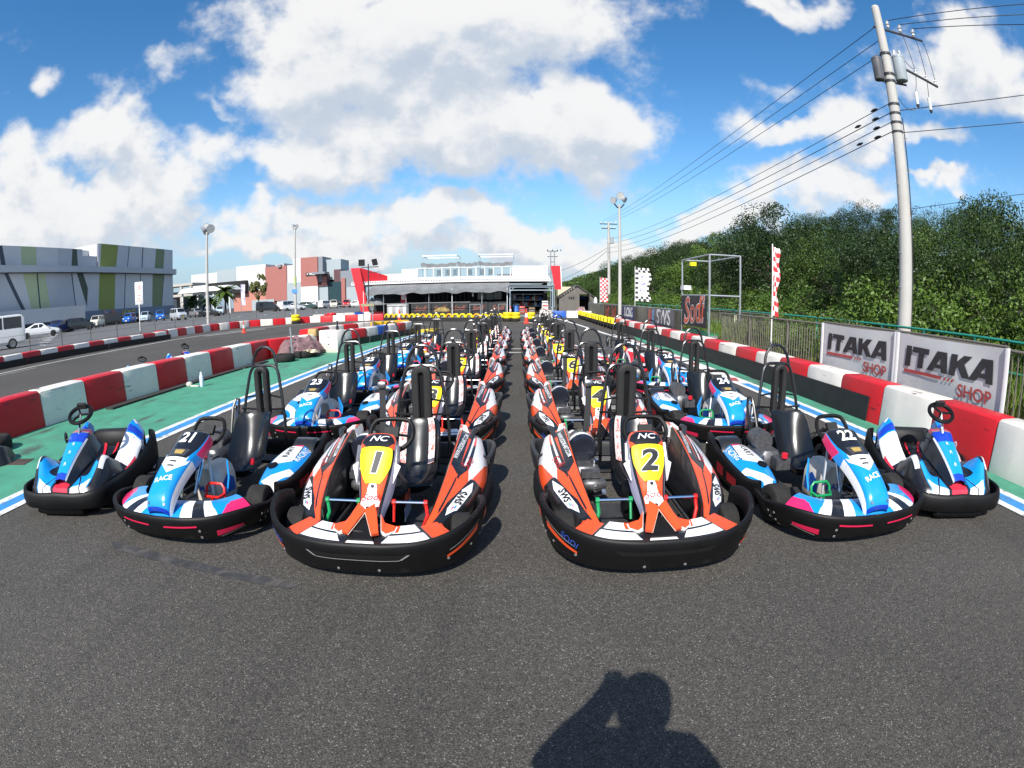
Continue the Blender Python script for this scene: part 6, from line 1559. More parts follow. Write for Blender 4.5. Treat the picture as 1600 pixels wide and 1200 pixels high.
    for sx in (-1, 1):
        g = G(); q = [(sx * .152 + .02 * (1 - 0), -.26, .12), (sx * .152 + .02, -.06, .12), (sx * .152 + .02, -.06, .22), (sx * .152 + .02, -.16, .28), (sx * .152 + .02, -.26, .22)]
        q = [(.02 + sx * .132, a[1], a[2]) for a in q]
        g.poly(q if sx > 0 else q[::-1], .002); g.ob('tank_label', mat('tank_label_blue', (.02, .10, .42), .4), tk)
    g = G(); flat_text(g, 'MAX', (.02, -.312, .19), (1, 0, 0), (0, 0, 1), .07, .003, bold=.02); g.ob('tank_print', mat('blue_print', (.03, .08, .4), .4), tk)
    # engine with tall frame
    g = G(); g.rbox((-.30, .42, .22), (.2, .34, .24), .03); g.lathe([(.001, -.1), (.09, -.1), (.1, -.08), (.1, .08), (.09, .1), (.001, .1)], 18, (-.31, .50, .38), 'Y'); g.box((-.24, .18, .26), (.14, .12, .10)); e = g.ob('engine_block', mEng, t)
    g = G(); g.tube([(-.30, .70, .34), (-.31, .82, .62), (-.29, .86, .70), (-.25, .86, .70), (-.24, .82, .62), (-.22, .70, .34)], .014, 7); g.ob('push_frame', mTube, t)
    g = G(); g.tube([(-.28, .84, .40), (-.27, .86, .64)], .03, 8); g.box((-.22, .80, .42), (.08, .06, .12)); g.ob('exhaust_parts', mChrome, t)
    g = G(); g.lathe([(.001, 0), (.03, .01), (.03, .05), (.001, .06)], 10, (-.24, .12, .31)); g.ob('red_cap', mRedPl, t)
    g = G(); g.lathe([(.02, -.02), (.025, .0), (.02, .03), (.001, .035)], 10, (.25, .12, .30)); g.ob('lever_knob', mRedPl, t)
    return t

# ---- small children's karts
def kid_kart(label):
    W, B = WHITE, BLACK
    t = thing('childrens_kart', label, 'kart')
    C, secs, N_ = ribbon([(0, -.80, .235, .085), (.2, -.795, .225, .085), (.38, -.755, .235, .085), (.47, -.66, .25, .085), (.50, -.52, .255, .085), (.505, -.3, .25, .085), (.505, 0, .265, .085), (.505, .3, .32, .085), (.50, .52, .40, .10), (.47, .64, .42, .10), (.40, .70, .42, .12)], lambda zt, zb: [(.05, zb), (.012, zb), (.0, zb + .02), (-.008, (zt + zb) / 2), (.0, zt - .03), (.01, zt - .006), (.024, zt), (.036, zt - .01), (.04, zt - .06)], 61)
    g = G(); g.loft(secs, cap=True); b = g.ob('wrap_bumper', mBlack, t, ang=45)
    S = outer_surf(C, N_); fl = 1 if S.at(.5, .5)[1][1] < 0 else -1
    g = G(); S.patch(g, [(.478, .55), (.522, .55), (.516, .66), (.484, .66)], .004, 5, 1, flip=fl); g.ob('bright_slot', mat('pale_edge', (.22, .22, .22), .35), b)
    for u in (.40, .60):
        g = G(); S.patch(g, [(u - .0025, -.05), (u + .0025, -.05), (u + .0025, 1.1), (u - .0025, 1.1)], .003, 1, 5, flip=fl); g.ob('seam', mTube, b)
    g = G(); g.lathe([(.02, 0), (.20, .0), (.2, .02), (.02, .02)], 16, (0, -.60, .03), squash=(1.4, .6)); g.rbox((0, -.66, .06), (.5, .2, .07), .02); g.ob('under_guard', mBlack, t)
    # body with bulged arches over the front wheels
    A = []
    nst = 20; rows = []
    for j in range(nst):
        y = -.72 + .52 * j / (nst - 1); v = j / (nst - 1)
        row = []
        for i in range(25):
            x = -.46 + .92 * i / 24
            archz = .165 * math.exp(-((abs(x) - .36) / .10) ** 2) * math.exp(-((y + .42) / .17) ** 2)
            mid = .135 * math.exp(-(x / .12) ** 2) * max(0, min(1, (y + .66) / .40)) ** 1.1
            base = .235 + .09 * v - .02 * (abs(x) / .46) ** 4
            edge = -.13 * max(0, abs(x) - .42) / .04
            row.append((x * (1 - .16 * (1 - v) ** 2), y + .05 * (abs(x) / .46) ** 2 * (1 - v), base + archz + mid + edge - (.07 if j == 0 else 0)))
        rows.append(row)
    g = G(); g.loft([[Vector(p) for p in r_] for r_ in rows])
    pol = [(BLUE, [(.14, .0), (.36, .0), (.34, .42), (.10, .46)]), (BLUE, [(.86, .0), (.64, .0), (.66, .42), (.90, .46)]), (W, [(.16, -.1), (.40, -.1), (.34, .10), (.14, .22)]), (W, [(.84, -.1), (.60, -.1), (.66, .10), (.86, .22)]), ((.62, .03, .06), [(.40, -.1), (.60, -.1), (.61, .34), (.39, .34)]), (BLUE, [(.13, .44), (.22, .40), (.26, .8), (.16, .86)]), (BLUE, [(.87, .44), (.78, .40), (.74, .8), (.84, .86)]), (W, [(.05, .40), (.09, .36), (.115, .72), (.07, .74)]), (W, [(.95, .40), (.91, .36), (.885, .72), (.93, .74)]),
           (B, [(.22, .02), (.235, .02), (.345, .40), (.33, .42)]), (B, [(.78, .02), (.765, .02), (.655, .40), (.67, .42)])]
    fr = g.ob('front_body', livery('kid_front_print', B, pol, .28, .45), t, ang=50)
    # tall spine panel
    C2 = cr([(-.66, .30, .055, .05), (-.56, .37, .065, .08), (-.42, .455, .08, .12), (-.28, .53, .095, .16), (-.18, .585, .11, .18), (-.08, .60, .10, .16)], 24)
    rows = [[(-w - .06, y + .03, z - d), (-w, y, z - .02), (-w * .9, y, z), (0, y, z + .012), (w * .9, y, z), (w, y, z - .02), (w + .06, y + .03, z - d)] for y, z, w, d in C2]
    S3 = Surf(rows); g = G(); g.loft(S3.secs())
    sp = [(W, [(.155, .02), (.32, .02), (.30, .66), (.155, .74)]), (W, [(.845, .02), (.68, .02), (.70, .66), (.845, .74)]), (BLUE, [(.33, -.1), (.67, -.1), (.74, .8), (.26, .8)]), (DBLUE, [(.26, .60), (.74, .60), (.84, .82), (.16, .82)]), (DBLUE, [(.33, -.1), (.67, -.1), (.67, .12), (.33, .12)]), ((.62, .03, .06), [(.16, .86), (.84, .86), (.84, 1.1), (.16, 1.1)]), (GREY, [(.3, .825), (.7, .825), (.7, .86), (.3, .86)])]
    spn = g.ob('spine_panel', livery('kid_spine_print', B, sp, .28, .45), t, ang=50)
    f3 = 1 if S3.at(.5, .5)[1][2] > 0 else -1
    g = G()
    for v in (.25, .42, .55): S3.text(g, 'R', .5, v, .05, 0, .003, flip=f3)
    g.ob('small_print', mPrintW, spn)
    # steering wheel on a tall column with a display
    M_ = Matrix.Rotation(R(30), 3, 'X'); c = Vector((0, -.10, .75)); g = G()
    g.tube([c + M_ @ Vector((.125 * math.cos(a), 0.118 * math.sin(a), 0)) for a in [2 * math.pi * k / 24 for k in range(24)]], .019, 8, closed=True)
    for a in (0, 2.1, 4.2): g.tube([c, c + M_ @ Vector((.115 * math.cos(a), .1 * math.sin(a), 0))], .012, 6)
    w = g.ob('steering_wheel', mBlack, t)
    g = G(); g.box(c + Vector((0, .05, .07)), (.10, .03, .055), M=M_); g.ob('display', mFoam, w)
    g = G(); g.tube([c, (0, -.20, .56)], .013, 8); g.ob('steering_column', mChrome, t)
    # seat with red harness
    C4 = cr([(-.04, .27, .16, .06), (.10, .20, .19, .12), (.26, .20, .22, .14), (.42, .26, .24, .15), (.53, .36, .24, .10), (.57, .43, .22, .03)], 20)
    T = np.gradient(C4[:, :2], axis=0); T /= np.linalg.norm(T, axis=1)[:, None]; NN = np.stack([-T[:, 1], T[:, 0]], 1); secs = []; rows = []
    for q, nn in zip(C4, NN):
        inn = [Vector((q[2] * (i / 6 - 1), q[0] + nn[0] * q[3] * abs(i / 6 - 1) ** 2.2, q[1] + nn[1] * q[3] * abs(i / 6 - 1) ** 2.2)) for i in range(13)]
        rows.append([tuple(p) for p in inn]); secs.append(inn + [p + Vector((0, -nn[0] * .012, -nn[1] * .012)) for p in inn[::-1]])
    g = G(); g.loft(secs, closed=True, cap=True); s = g.ob('seat', mGloss, t, ang=50)
    S4 = Surf(rows); f4 = 1 if S4.at(.5, .3)[1][2] > 0 else -1
    for sx in (-1, 1):
        g = G(); S4.patch(g, [(.5 + sx * .12 - .03, .45), (.5 + sx * .12 + .03, .45), (.5 + sx * .22 + .03, .97), (.5 + sx * .22 - .03, .97)], .012, 2, 10, flip=f4 if True else -f4); g.ob('harness_strap', mRedPl, s)
    g = G(); g.lathe([(.001, 0), (.03, 0), (.03, .02), (.001, .022)], 12, (0, .22, .24)); g.tube([(.13, -.02, .34), (.03, .14, .30)], .012, 6); g.tube([(-.13, -.02, .34), (-.03, .14, .30)], .012, 6); g.ob('harness_buckle', mRedPl, t)
    # side bodies
    for sx in (1, -1):
        A4 = cr([(-.16, .20, .44, .20, .16), (.0, .22, .46, .27, .22), (.16, .24, .46, .36, .30), (.32, .25, .45, .47, .38), (.44, .26, .43, .55, .44), (.52, .27, .40, .56, .46), (.60, .28, .36, .50, .44)], 24)
        rows = []
        for y, xi, xo, zi, zo in A4:
            q = [(xi, y, .12), (xi + .005, y, zi - .02), (xi + .03, y, zi), ((xi + xo) / 2, y, (zi + zo) / 2 + .02), (xo - .02, y, zo), (xo, y, zo - .03), (xo + .005, y, .14)]
            if sx < 0: q = [(-a, b_, c_) for a, b_, c_ in q][::-1]
            rows.append(q)
        S5 = Surf(rows); g = G(); g.loft(S5.secs(), cap=True)
        pp = [(W, [(.0, .20), (.9, .12), (.9, .55), (.0, .50)]), ((.62, .03, .06), [(.6, .10), (.9, .12), (.9, .24), (.66, .30)]), (BLUE, [(.0, .50), (.80, .52), (.80, 1.1), (0, 1.1)]), (DBLUE, [(.15, .52), (.8, .54), (.8, .66), (.15, .62)]), (W, [(.3, .78), (.5, .70), (.52, .78), (.32, .86)]), (W, [(.2, .92), (.6, .84), (.6, .90), (.2, .98)]), (B, [(.80, .3), (1.1, .3), (1.1, 1.1), (.80, 1.1)]), (B, [(.9, -.1), (1.1, -.1), (1.1, 1.1), (.9, 1.1)])]
        sbp = g.ob('side_body', livery('kid_side_print' if sx > 0 else 'kid_side_print_mirrored', B, pp if sx > 0 else [(c_, [(1 - a, b_) for a, b_ in p]) for c_, p in pp], .28, .45), t, ang=50)
        f5 = 1 if S5.at(.5, .5)[1][2] > 0 else -1
        wheel(t, sx * .40, -.42, .115, .11); wheel(t, sx * .41, .46, .125, .15)
        g = G(); g.tube([(sx * .36, .30, .42), (sx * .44, .46, .20)], .014, 8); g.ob('rear_stay', mGalv, t)
        g = G(); flat_text(g, '8', (sx * .456, .30, .34), (0, sx, 0), (0, 0, 1), .14, .006, bold=.02); g.ob('side_number', mPrintW, sbp)
    g = G(); g.rbox((0, .56, .30), (.5, .18, .3), .03); g.ob('engine_cover', mBlack, t)
    g = G(); g.box((0, .0, .07), (.6, 1.1, .012)); g.ob('floor_tray', mTray, t)
    g = G(); g.tube([(.10, -.26, .16), (.10, -.24, .24), (.2, -.24, .24), (.2, -.26, .16)], .01, 6); g.ob('pedal', mGreen, t)
    g = G(); g.tube([(-.10, -.26, .16), (-.10, -.24, .24), (-.2, -.24, .24), (-.2, -.26, .16)], .01, 6); g.ob('pedal', mRedP, t)
    g = G(); g.lathe([(.001, -.05), (.012, -.05), (.02, -.02), (.02, .02), (.01, .05), (.001, .05)], 8, (-.18, -.16, .55)); g.tube([(-.1, -.2, .52), (-.18, -.16, .54)], .008, 6); g.ob('side_lever', mTube, t)
    return t

# ---- the grid
ok = orange_kart()
ys_l = (3.58, 5.95, 8.65, 11.3, 13.75, 16.4, 19.0); ys_r = (3.62, 5.88, 8.5, 11.15, 13.5, 16.0, 18.6)
grid = [(2 * i + 1, -.92, y) for i, y in enumerate(ys_l)] + [(2 * i + 2, .855, y) for i, y in enumerate(ys_r)]
rk = random.Random(3); karts = []
for num, x, y in grid:
    row = ORD[(num - 1) // 2]; side = 'left' if num % 2 else 'right'
    lab = f'orange and white rental kart with yellow plate number {num}, {row} in the {side} inner column'
    rz = rk.uniform(-.012, .012)
    if num == 1:
        ok['label'] = lab; ok.location = (x, y, 0); ok.rotation_euler = (0, 0, .005); k = ok
    else:
        k = dup(ok, (x + rk.uniform(-.015, .015), y, 0), rz, lab)
    k['group'] = 'orange rental karts in the two inner columns'
    karts.append((k, num))
bk = blue_kart('blue', (BLUE, DBLUE, PINK), 'blue kart')
ok2 = blue_kart('bright', ((.70, .025, .035), (.75, .55, .01), (.78, .62, .01)), 'bright kart')
bgrid = [(21, -2.50, 3.76, 0.0), (23, -2.44, 6.42, .01), (25, -2.40, 8.75, -.01), (27, -2.36, 11.35, .01), (22, 2.50, 3.74, 0.0), (24, 2.50, 6.35, -.01), (26, 2.55, 9.0, .01)]
bl = []
for num, x, y, rz in bgrid:
    side = 'left' if num % 2 else 'right'
    lab = f'blue and white rental kart with black plate {num}, {ORD[(num - 21) // 2]} in the {side} outer column'
    if num == 21: bk['label'] = lab; bk.location = (x, y, 0); k = bk
    else: k = dup(bk, (x, y, 0), rz, lab)
    k['group'] = 'blue rental karts in the two outer columns'; bl.append((k, num))
for num, x, y, first in ((29, -2.35, 14.1, True), (28, 2.45, 11.5, False)):
    side = 'left' if num % 2 else 'right'
    lab = f'red, white and yellow rental kart number {num} at the back of the {side} outer column'
    if first: ok2['label'] = lab; ok2.location = (x, y, 0); k = ok2
    else: k = dup(ok2, (x, y, 0), .01, lab)
    k['group'] = 'red and yellow rental karts in the outer columns'; bl.append((k, num))
for k, num in karts: apply_number(k, str(num), 'orange')
for k, num in bl: apply_number(k, str(num), 'blue')
kk = kid_kart("small blue and white children's kart at the left edge line")
kk.location = (-4.02, 3.64, 0); kk.rotation_euler = (0, 0, R(16)); kk['group'] = "small children's karts"
dup(kk, (3.78, 3.58, 0), R(-18), "small blue and white children's kart by the right barrier wall")

for o_ in list(bpy.data.objects):
    if o_.name.split('.')[0] in ('bolts', 'grille_edge', 'word_print', 'number', 'round_print', 'small_print', 'lettering', 'exhaust_parts', 'floor_tray', 'engine_block', 'web_print', 'series_print', 'logo_print', 'strap_print', 'brush_print', 'tank_print', 'blue_print', 'chassis', 'moulded_line', 'fairing_stay'):
        o_['kind'] = 'stuff'

for j, (x, y, rz) in enumerate(((-8.85, 12.0, 1.2), (-8.9, 10.2, 1.0))):
    k_ = dup(kk, (x, y, 0), rz, ("children's kart parked behind the near left wall with steering wheel showing", "farther left children's kart mostly hidden behind the near left wall")[j])
    k_.scale = (.86, .86, (.9, .74)[j]); k_['group'] = 'karts hidden behind the near left wall'
for o_ in list(bpy.data.objects):
    if o_.name.split('.')[0] in ('pedal_arm',): o_['kind'] = 'stuff'
# ------------------------------------------------------------------ club house
mBldW = mat('white_cladding', (.60, .60, .60), .55, var=.04, vscale=.6, bump=.0); mRedF = mat('red_fin_paint', (.60, .018, .03), .45, var=.06)
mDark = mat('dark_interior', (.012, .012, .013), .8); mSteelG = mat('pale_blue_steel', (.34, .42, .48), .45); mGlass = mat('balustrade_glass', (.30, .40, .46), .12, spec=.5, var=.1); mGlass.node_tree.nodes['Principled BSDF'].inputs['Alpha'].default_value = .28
mAwn = mat('grey_shade_cloth', (.17, .175, .18), .85, var=.25, vscale=1.2, bump=.3, bscale=8); mEave = mat('white_eave', (.72, .72, .71), .5)
mShed = mat('taupe_boards', (.135, .122, .108), .75, var=.12, vscale=1.4); mShedR = mat('shed_roof', (.085, .078, .072), .8, var=.2)
BX = thing('club_house', 'low white club house with red fins, terrace and long dark front', 'building', (-6.5, 52, 0))
BX_O = Vector((-6.5, 52, 0))
def bpart(name, m, parent, fn, smooth=False):
    g = G(); fn(g); g.v = [tuple(Vector(p) - BX_O) for p in g.v]; return g.ob(name, m, parent, smooth=smooth)
def sub(name, m, parent, fn):
    g = G(); fn(g); g.v = [tuple(Vector(p) - BX_O) for p in g.v]; return g.ob(name, m, parent, smooth=False)
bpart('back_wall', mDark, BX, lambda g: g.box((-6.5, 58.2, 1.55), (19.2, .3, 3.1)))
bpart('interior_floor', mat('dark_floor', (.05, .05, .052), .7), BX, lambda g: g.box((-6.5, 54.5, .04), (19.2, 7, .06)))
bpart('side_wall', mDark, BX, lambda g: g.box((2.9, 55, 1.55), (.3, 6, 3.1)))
bpart('roof_slab', mBldW, BX, lambda g: g.box((-6.6, 55.0, 3.42), (19.8, 7.0, .36)))
bpart('eave', mEave, BX, lambda g: (g.box((-6.6, 51.4, 3.38), (19.9, .3, .22)), g.box((-6.6, 51.22, 3.30), (19.9, .08, .10))))
o = bpart('eave_teeth', mEave, BX, lambda g: [g.box((-16.4 + .26 * k, 51.30, 3.53), (.15, .34, .07)) for k in range(76)]); o['kind'] = 'stuff'
bpart('parapet', mat('cream_parapet', (.62, .56, .48), .6, var=.05), BX, lambda g: g.box((-13.6, 53.2, 3.95), (4.4, .3, .75)))
bpart('terrace_panel', mBldW, BX, lambda g: [g.box((-11.05 + .78 * k, 52.0, 4.12), (.765, .12, 1.18)) for k in range(2)])
for k in range(2):
    bpart('cladding_panel', mBldW, BX, lambda g: g.box((-10.95 + .80 * k, 51.92, 4.12), (.77, .06, 1.15)))
bpart('terrace_wall', mBldW, BX, lambda g: g.box((-4.4, 52.0, 3.68), (15.2, .14, .28)))
bpart('top_rail', mBldW, BX, lambda g: g.box((-5.3, 51.95, 4.72), (9.3, .12, .08)))
for k in range(12):
    x = -9.9 + k * .85
    bpart('baluster', mBldW, BX, lambda g: g.box((x, 51.95, 4.22), (.10, .10, .95)))
    if k < 11: bpart('glass_pane', mGlass, BX, lambda g: g.box((x + .425, 51.98, 4.22), (.72, .02, .86)))
for k in range(9):
    bpart('cladding_panel', mBldW, BX, lambda g: g.box((-.22 + .39 * k, 51.95, 4.18), (.37, .10, 1.10)))
bpart('parapet_cap', mBldW, BX, lambda g: g.box((1.3, 51.95, 4.79), (3.6, .16, .07)))
# terrace furniture seen through the glass
for k, x in enumerate((-7.9, -7.0, -6.2, -4.7, -3.5, -2.6)):
    t = thing('terrace_chair', f'{ORD[k]} dark chair from the left on the club house terrace', 'chair', (x, 53.4, 3.6)); t['group'] = 'chairs on the terrace'
    g = G(); g.rbox((0, 0, .43), (.45, .45, .06), .02); g.ob('seat', mFoam, t)
    g = G(); g.rbox((0, .22, .72), (.45, .06, .6), .02); g.ob('backrest', mFoam, t)
    for sx in (-.2, .2):
        for sy in (-.2, .2):
            g = G(); g.tube([(sx, sy, 0), (sx, sy, .42)], .02, 5); g.ob('leg', mDarkSt, t)
bpart('terrace_bench', mat('red_bench', (.5, .05, .05), .6), BX, lambda g: g.box((-1.1, 53.0, 3.85), (1.6, .5, .4)))
# pergola frames with a sagging shade cloth
for (x0, x1) in ((-9.35, -5.85), (-3.75, -.3)):
    for x in (x0, x1):
        for y in (52.1, 55.0):
            bpart('pergola_post', mSteelG, BX, lambda g: g.tube([(x, y, 3.6), (x, y, 5.95)], .04, 6))
        bpart('pergola_beam', mSteelG, BX, lambda g: g.tube([(x, 52.1, 5.95), (x, 55, 5.95)], .035, 6))
    for y in (52.1, 55.0): bpart('pergola_beam', mEave, BX, lambda g: g.box(((x0 + x1) / 2, y, 5.97), (x1 - x0, .1, .1)))
for k, (x0, x1) in enumerate(((-9.5, -5.9), (-5.8, -3.8), (-3.7, -.35))):
    def sc(g, x0=x0, x1=x1):
        rows = []
        for j in range(5):
            rows.append([(x0 + (x1 - x0) * i / 14, 52.0 + .7 * j, 5.32 - .16 * math.sin(math.pi * i / 14) + .05 * math.sin(i * 1.7 + j) - .12 * (j == 0)) for i in range(15)])
        g.loft(rows)
        g.loft([[(p[0], p[1] - .02, p[2] - .28 - .04 * math.sin(i * 2.1)) for i, p in enumerate(rows[0])], rows[0]])
    bpart('shade_cloth', mAwn, BX, sc, True)
# red fins
def fin(g, x0, x1, xb0, xb1, z0, z1, y0, y1, drop):
    secs = []
    for y, dz in ((y0, 0), (y1, -drop)):
        secs.append([(xb0, y, z0), (xb1, y, z0), (x1, y, z1 + dz), (x0, y, z1 + dz)])
    g.loft(secs, closed=True, cap=True)
bpart('red_fin', mRedF, BX, lambda g: fin(g, -16.4, -15.45, -15.25, -14.45, 0, 4.95, 50.6, 51.0, .0))
bpart('red_fin_side', mRedF, BX, lambda g: g.loft([[(-15.45, 51.0, 3.55), (-15.45, 51.0, 4.93), (-15.35, 51.0, 4.93), (-15.35, 51.0, 3.55)], [(-13.3, 53.0, 3.55), (-13.3, 53.0, 4.15), (-13.2, 53.0, 4.15), (-13.2, 53.0, 3.55)]], closed=True, cap=True))
bpart('red_fin', mRedF, BX, lambda g: fin(g, 3.35, 4.25, 3.75, 4.35, 2.45, 4.75, 51.0, 51.4, 0))
bpart('fin_edge', mEave, BX, lambda g: fin(g, 4.26, 4.36, 4.36, 4.44, 2.45, 4.7, 51.05, 51.35, 0))
# front awning: grey cloth slung between eave and light posts
def awn(g):
    rows = []
    for j in range(9):
        v = j / 8
        rows.append([(-14.3 + 13.6 * i / 40, 51.2 - 2.6 * v, 3.12 - .72 * v - (.10 + .10 * math.sin(i * .9) ** 2) * math.sin(math.pi * v) + .05 * math.sin(i * 1.3 + v * 3) * v) for i in range(41)])
    g.loft(rows)
    g.loft([rows[-1], [(p[0], p[1], p[2] - .22 - .06 * math.sin(i * .8)) for i, p in enumerate(rows[-1])]])
bpart('awning_cloth', mAwn, BX, awn, True)
for k, x in enumerate((-14.6, -12.6, -10.4, -8.2, -6.0, -3.2, -.85)):
    bpart('awning_post', mEave if k in (0, 4, 6) else mGalv, BX, lambda g: g.tube([(x, 48.95, 0), (x, 48.95, 2.55)], .035, 6))
bpart('front_rail', mGalv, BX, lambda g: g.tube([(-17.5, 48.9, 1.28), (-4.3, 48.9, 1.28)], .03, 6))
for x in (-4.35, -3.35, -1.65, -.95):
    bpart('gate_frame', mGalv, BX, lambda g: g.tube([(x, 48.9, 0), (x, 48.9, 1.05)], .03, 6))
for x0, x1 in ((-4.35, -3.35), (-1.65, -.95)): bpart('gate_frame', mGalv, BX, lambda g: g.tube([(x0, 48.9, 1.05), (x1, 48.9, 1.05)], .03, 6))
o = bpart('ceiling_truss', mat('pale_truss', (.5, .5, .5), .5), BX, lambda g: [g.tube([(-12.2 + k * .62, 51.6, 2.8 + .25 * (k % 2)), (-11.6 + k * .62, 51.6, 2.8 + .25 * ((k + 1) % 2))], .02, 4) for k in range(9)]); o['kind'] = 'stuff'
for k in range(5):
    bpart('dark_panel', mat('charcoal_hoarding', (.02, .021, .022), .6, var=.2), BX, lambda g: g.box((-9.15 + k * 1.85, 49.6, .72), (1.80, .06, 1.12)))
    if k < 5:
        g = G(); flat_text(g, 'Sodi', Vector((-9.15 + k * 1.85, 49.565, .72)) - BX_O, (1, .0, .06), (0, 0, 1), .66, .004, shear=.3, bold=.012); g.ob('brush_lettering', mat('salmon_brush_ink', (.26, .09, .065), .6), BX)
for k in range(16): bpart('window_mullion', mat('grey_mullion', (.10, .10, .10), .5), BX, lambda g: g.box((-8.8 + k * .42, 50.8, 2.0), (.03, .03, 1.3)))
for k in range(3): bpart('window_pane', mat('dim_window', (.03, .05, .06), .1, spec=.6), BX, lambda g: g.box((-3.4 + k * .8, 51.0, 2.0), (.75, .03, 1.0)))
bpart('white_lamp', mEave, BX, lambda g: g.box((-4.15, 50.2, 1.95), (.14, .14, .3)))
# counter, vending column and objects under the awning (each a thing)
t = thing('service_counter', 'grey service counter under the awning left of the dark hoarding', 'counter', (-11.3, 49.5, 0))
g = G(); g.rbox((0, 0, .62), (2.1, .6, 1.2), .03); g.ob('front', mat('counter_grey', (.3, .3, .3), .6, var=.2), t)
for x in (-.7, 0, .7):
    g = G(); g.box((x, -.31, .6), (.35, .02, .8)); g.ob('poster', mat('pale_poster', (.55, .56, .6), .5, var=.3, vscale=6), t)
t = thing('red_column', 'red vending column standing behind the service counter', 'vending machine', (-10.9, 50.3, 0))
g = G(); g.rbox((0, 0, 1.2), (.55, .5, 2.4), .03); g.ob('cabinet', mRedF, t)
g = G(); g.box((0, -.26, 1.9), (.35, .02, .5)); g.ob('display', mEave, t)
rumple('tarpaulin', 'grey tarpaulin heaped under the awning at the left', 'tarpaulin', (-13.6, 49.6, 1.2), (.9, .5, .9), mAwn, 12)
rumple('plant_bed', 'small brown planter bush before the dark hoarding', 'planter', (-6.9, 48.6, .45), (.7, .35, .5), mat('straw_brown', (.25, .18, .06), .9, var=.4), 13)
# pit entry canopy
t = thing('entry_canopy', 'pale blue steel entry canopy in front of the open garage', 'canopy', (1.35, 49.5, 0))
for x in (-1.95, 2.05):
    for y in (-.4, 1.6):
        g = G(); g.tube([(x, y, 0), (x, y, 2.62)], .055, 8); g.ob('post', mSteelG, t)
for y in (-.4, 1.6):
    g = G(); g.box((.05, y, 2.66), (4.25, .09, .12)); g.ob('beam', mSteelG, t)
g = G(); g.box((.05, -.4, 2.35), (4.0, .05, .07)); g.ob('tie_bar', mSteelG, t)
for sx, x in ((1, -1.95), (-1, 2.05)):
    g = G(); g.tube([(x, -.4, 2.2), (x + sx * .4, -.4, 2.6)], .03, 6); g.ob('brace', mSteelG, t)
g = G(); g.box((.05, .6, 2.75), (4.4, 2.3, .05)); g.ob('canopy_roof', mat('grey_roof_sheet', (.25, .26, .27), .6), t)
sh = thing('storage_shelf', 'shelf of mixed red, blue and white goods inside the garage', 'shelf', (1.3, 54.8, 0))
g = G()
for zz in (.05, .75, 1.4, 2.0): g.box((0, 0, zz), (3.6, .5, .05))
for x in (-1.8, -.6, .6, 1.8): g.box((x, 0, 1.05), (.05, .5, 2.1))
g.ob('rack', mGalv, sh)
rr = random.Random(4); cols = [mat('goods_red', (.5, .06, .05), .5), mat('goods_blue', (.04, .15, .45), .5), mat('goods_white', (.6, .58, .55), .5), mat('goods_brown', (.25, .15, .08), .7), mat('goods_grey', (.2, .2, .2), .6)]
for zz in (.08, .78, 1.43):
    x = -1.7
    while x < 1.6:
        w = rr.uniform(.18, .42); h = rr.uniform(.2, .5)
        g = G(); g.rbox((x + w / 2, -.02, zz + h / 2), (w * .92, .4, h), .02); tag(g.ob('goods_box', cols[ci_ := rr.randrange(5)], None, (1.3, 54.8, 0)), ('red', 'blue', 'white', 'brown', 'grey')[ci_] + ' box on the ' + {.08: 'lowest', .78: 'middle', 1.43: 'upper'}[zz] + ' level of the garage shelf', 'box', ('red', 'blue', 'white', 'brown', 'grey')[ci_] + ' boxes on the ' + {.08: 'lowest', .78: 'middle', 1.43: 'upper'}[zz] + ' garage shelf level'); x += w
for k, (x, y, c, h, lab) in enumerate(((-.05, 50.9, 1, 1.0, 'blue drum standing at the left of the garage mouth'), (.55, 51.2, 0, .8, 'red tool cart standing inside the garage mouth'), (2.75, 50.6, 2, 1.25, 'white notice stand at the right canopy post'), (1.5, 51.3, 3, .6, 'brown crate on the garage floor'))):
    t = thing(('drum', 'tool_cart', 'notice_stand', 'crate')[k], lab, ('drum', 'cart', 'sign', 'crate')[k], (x, y, 0))
    if k == 0:
        g = G(); g.lathe([(.001, 0), (.3, 0), (.3, .3), (.32, .33), (.3, .36), (.3, h), (.001, h)], 16); g.ob('barrel', cols[c], t); g = G(); g.lathe([(.31, h - .06), (.33, h - .03), (.31, h)], 16); g.ob('rim_band', mGalv, t)
    else:
        g = G(); g.rbox((0, 0, h / 2 + .08), (.6, .4, h), .03); g.ob('body', cols[c], t)
        for zz in (.7, .35):
            g = G(); g.box((0, -.21, h * zz), (.5, .02, .12)); g.ob('drawer_face', cols[4] if k != 2 else mPrintR, t)
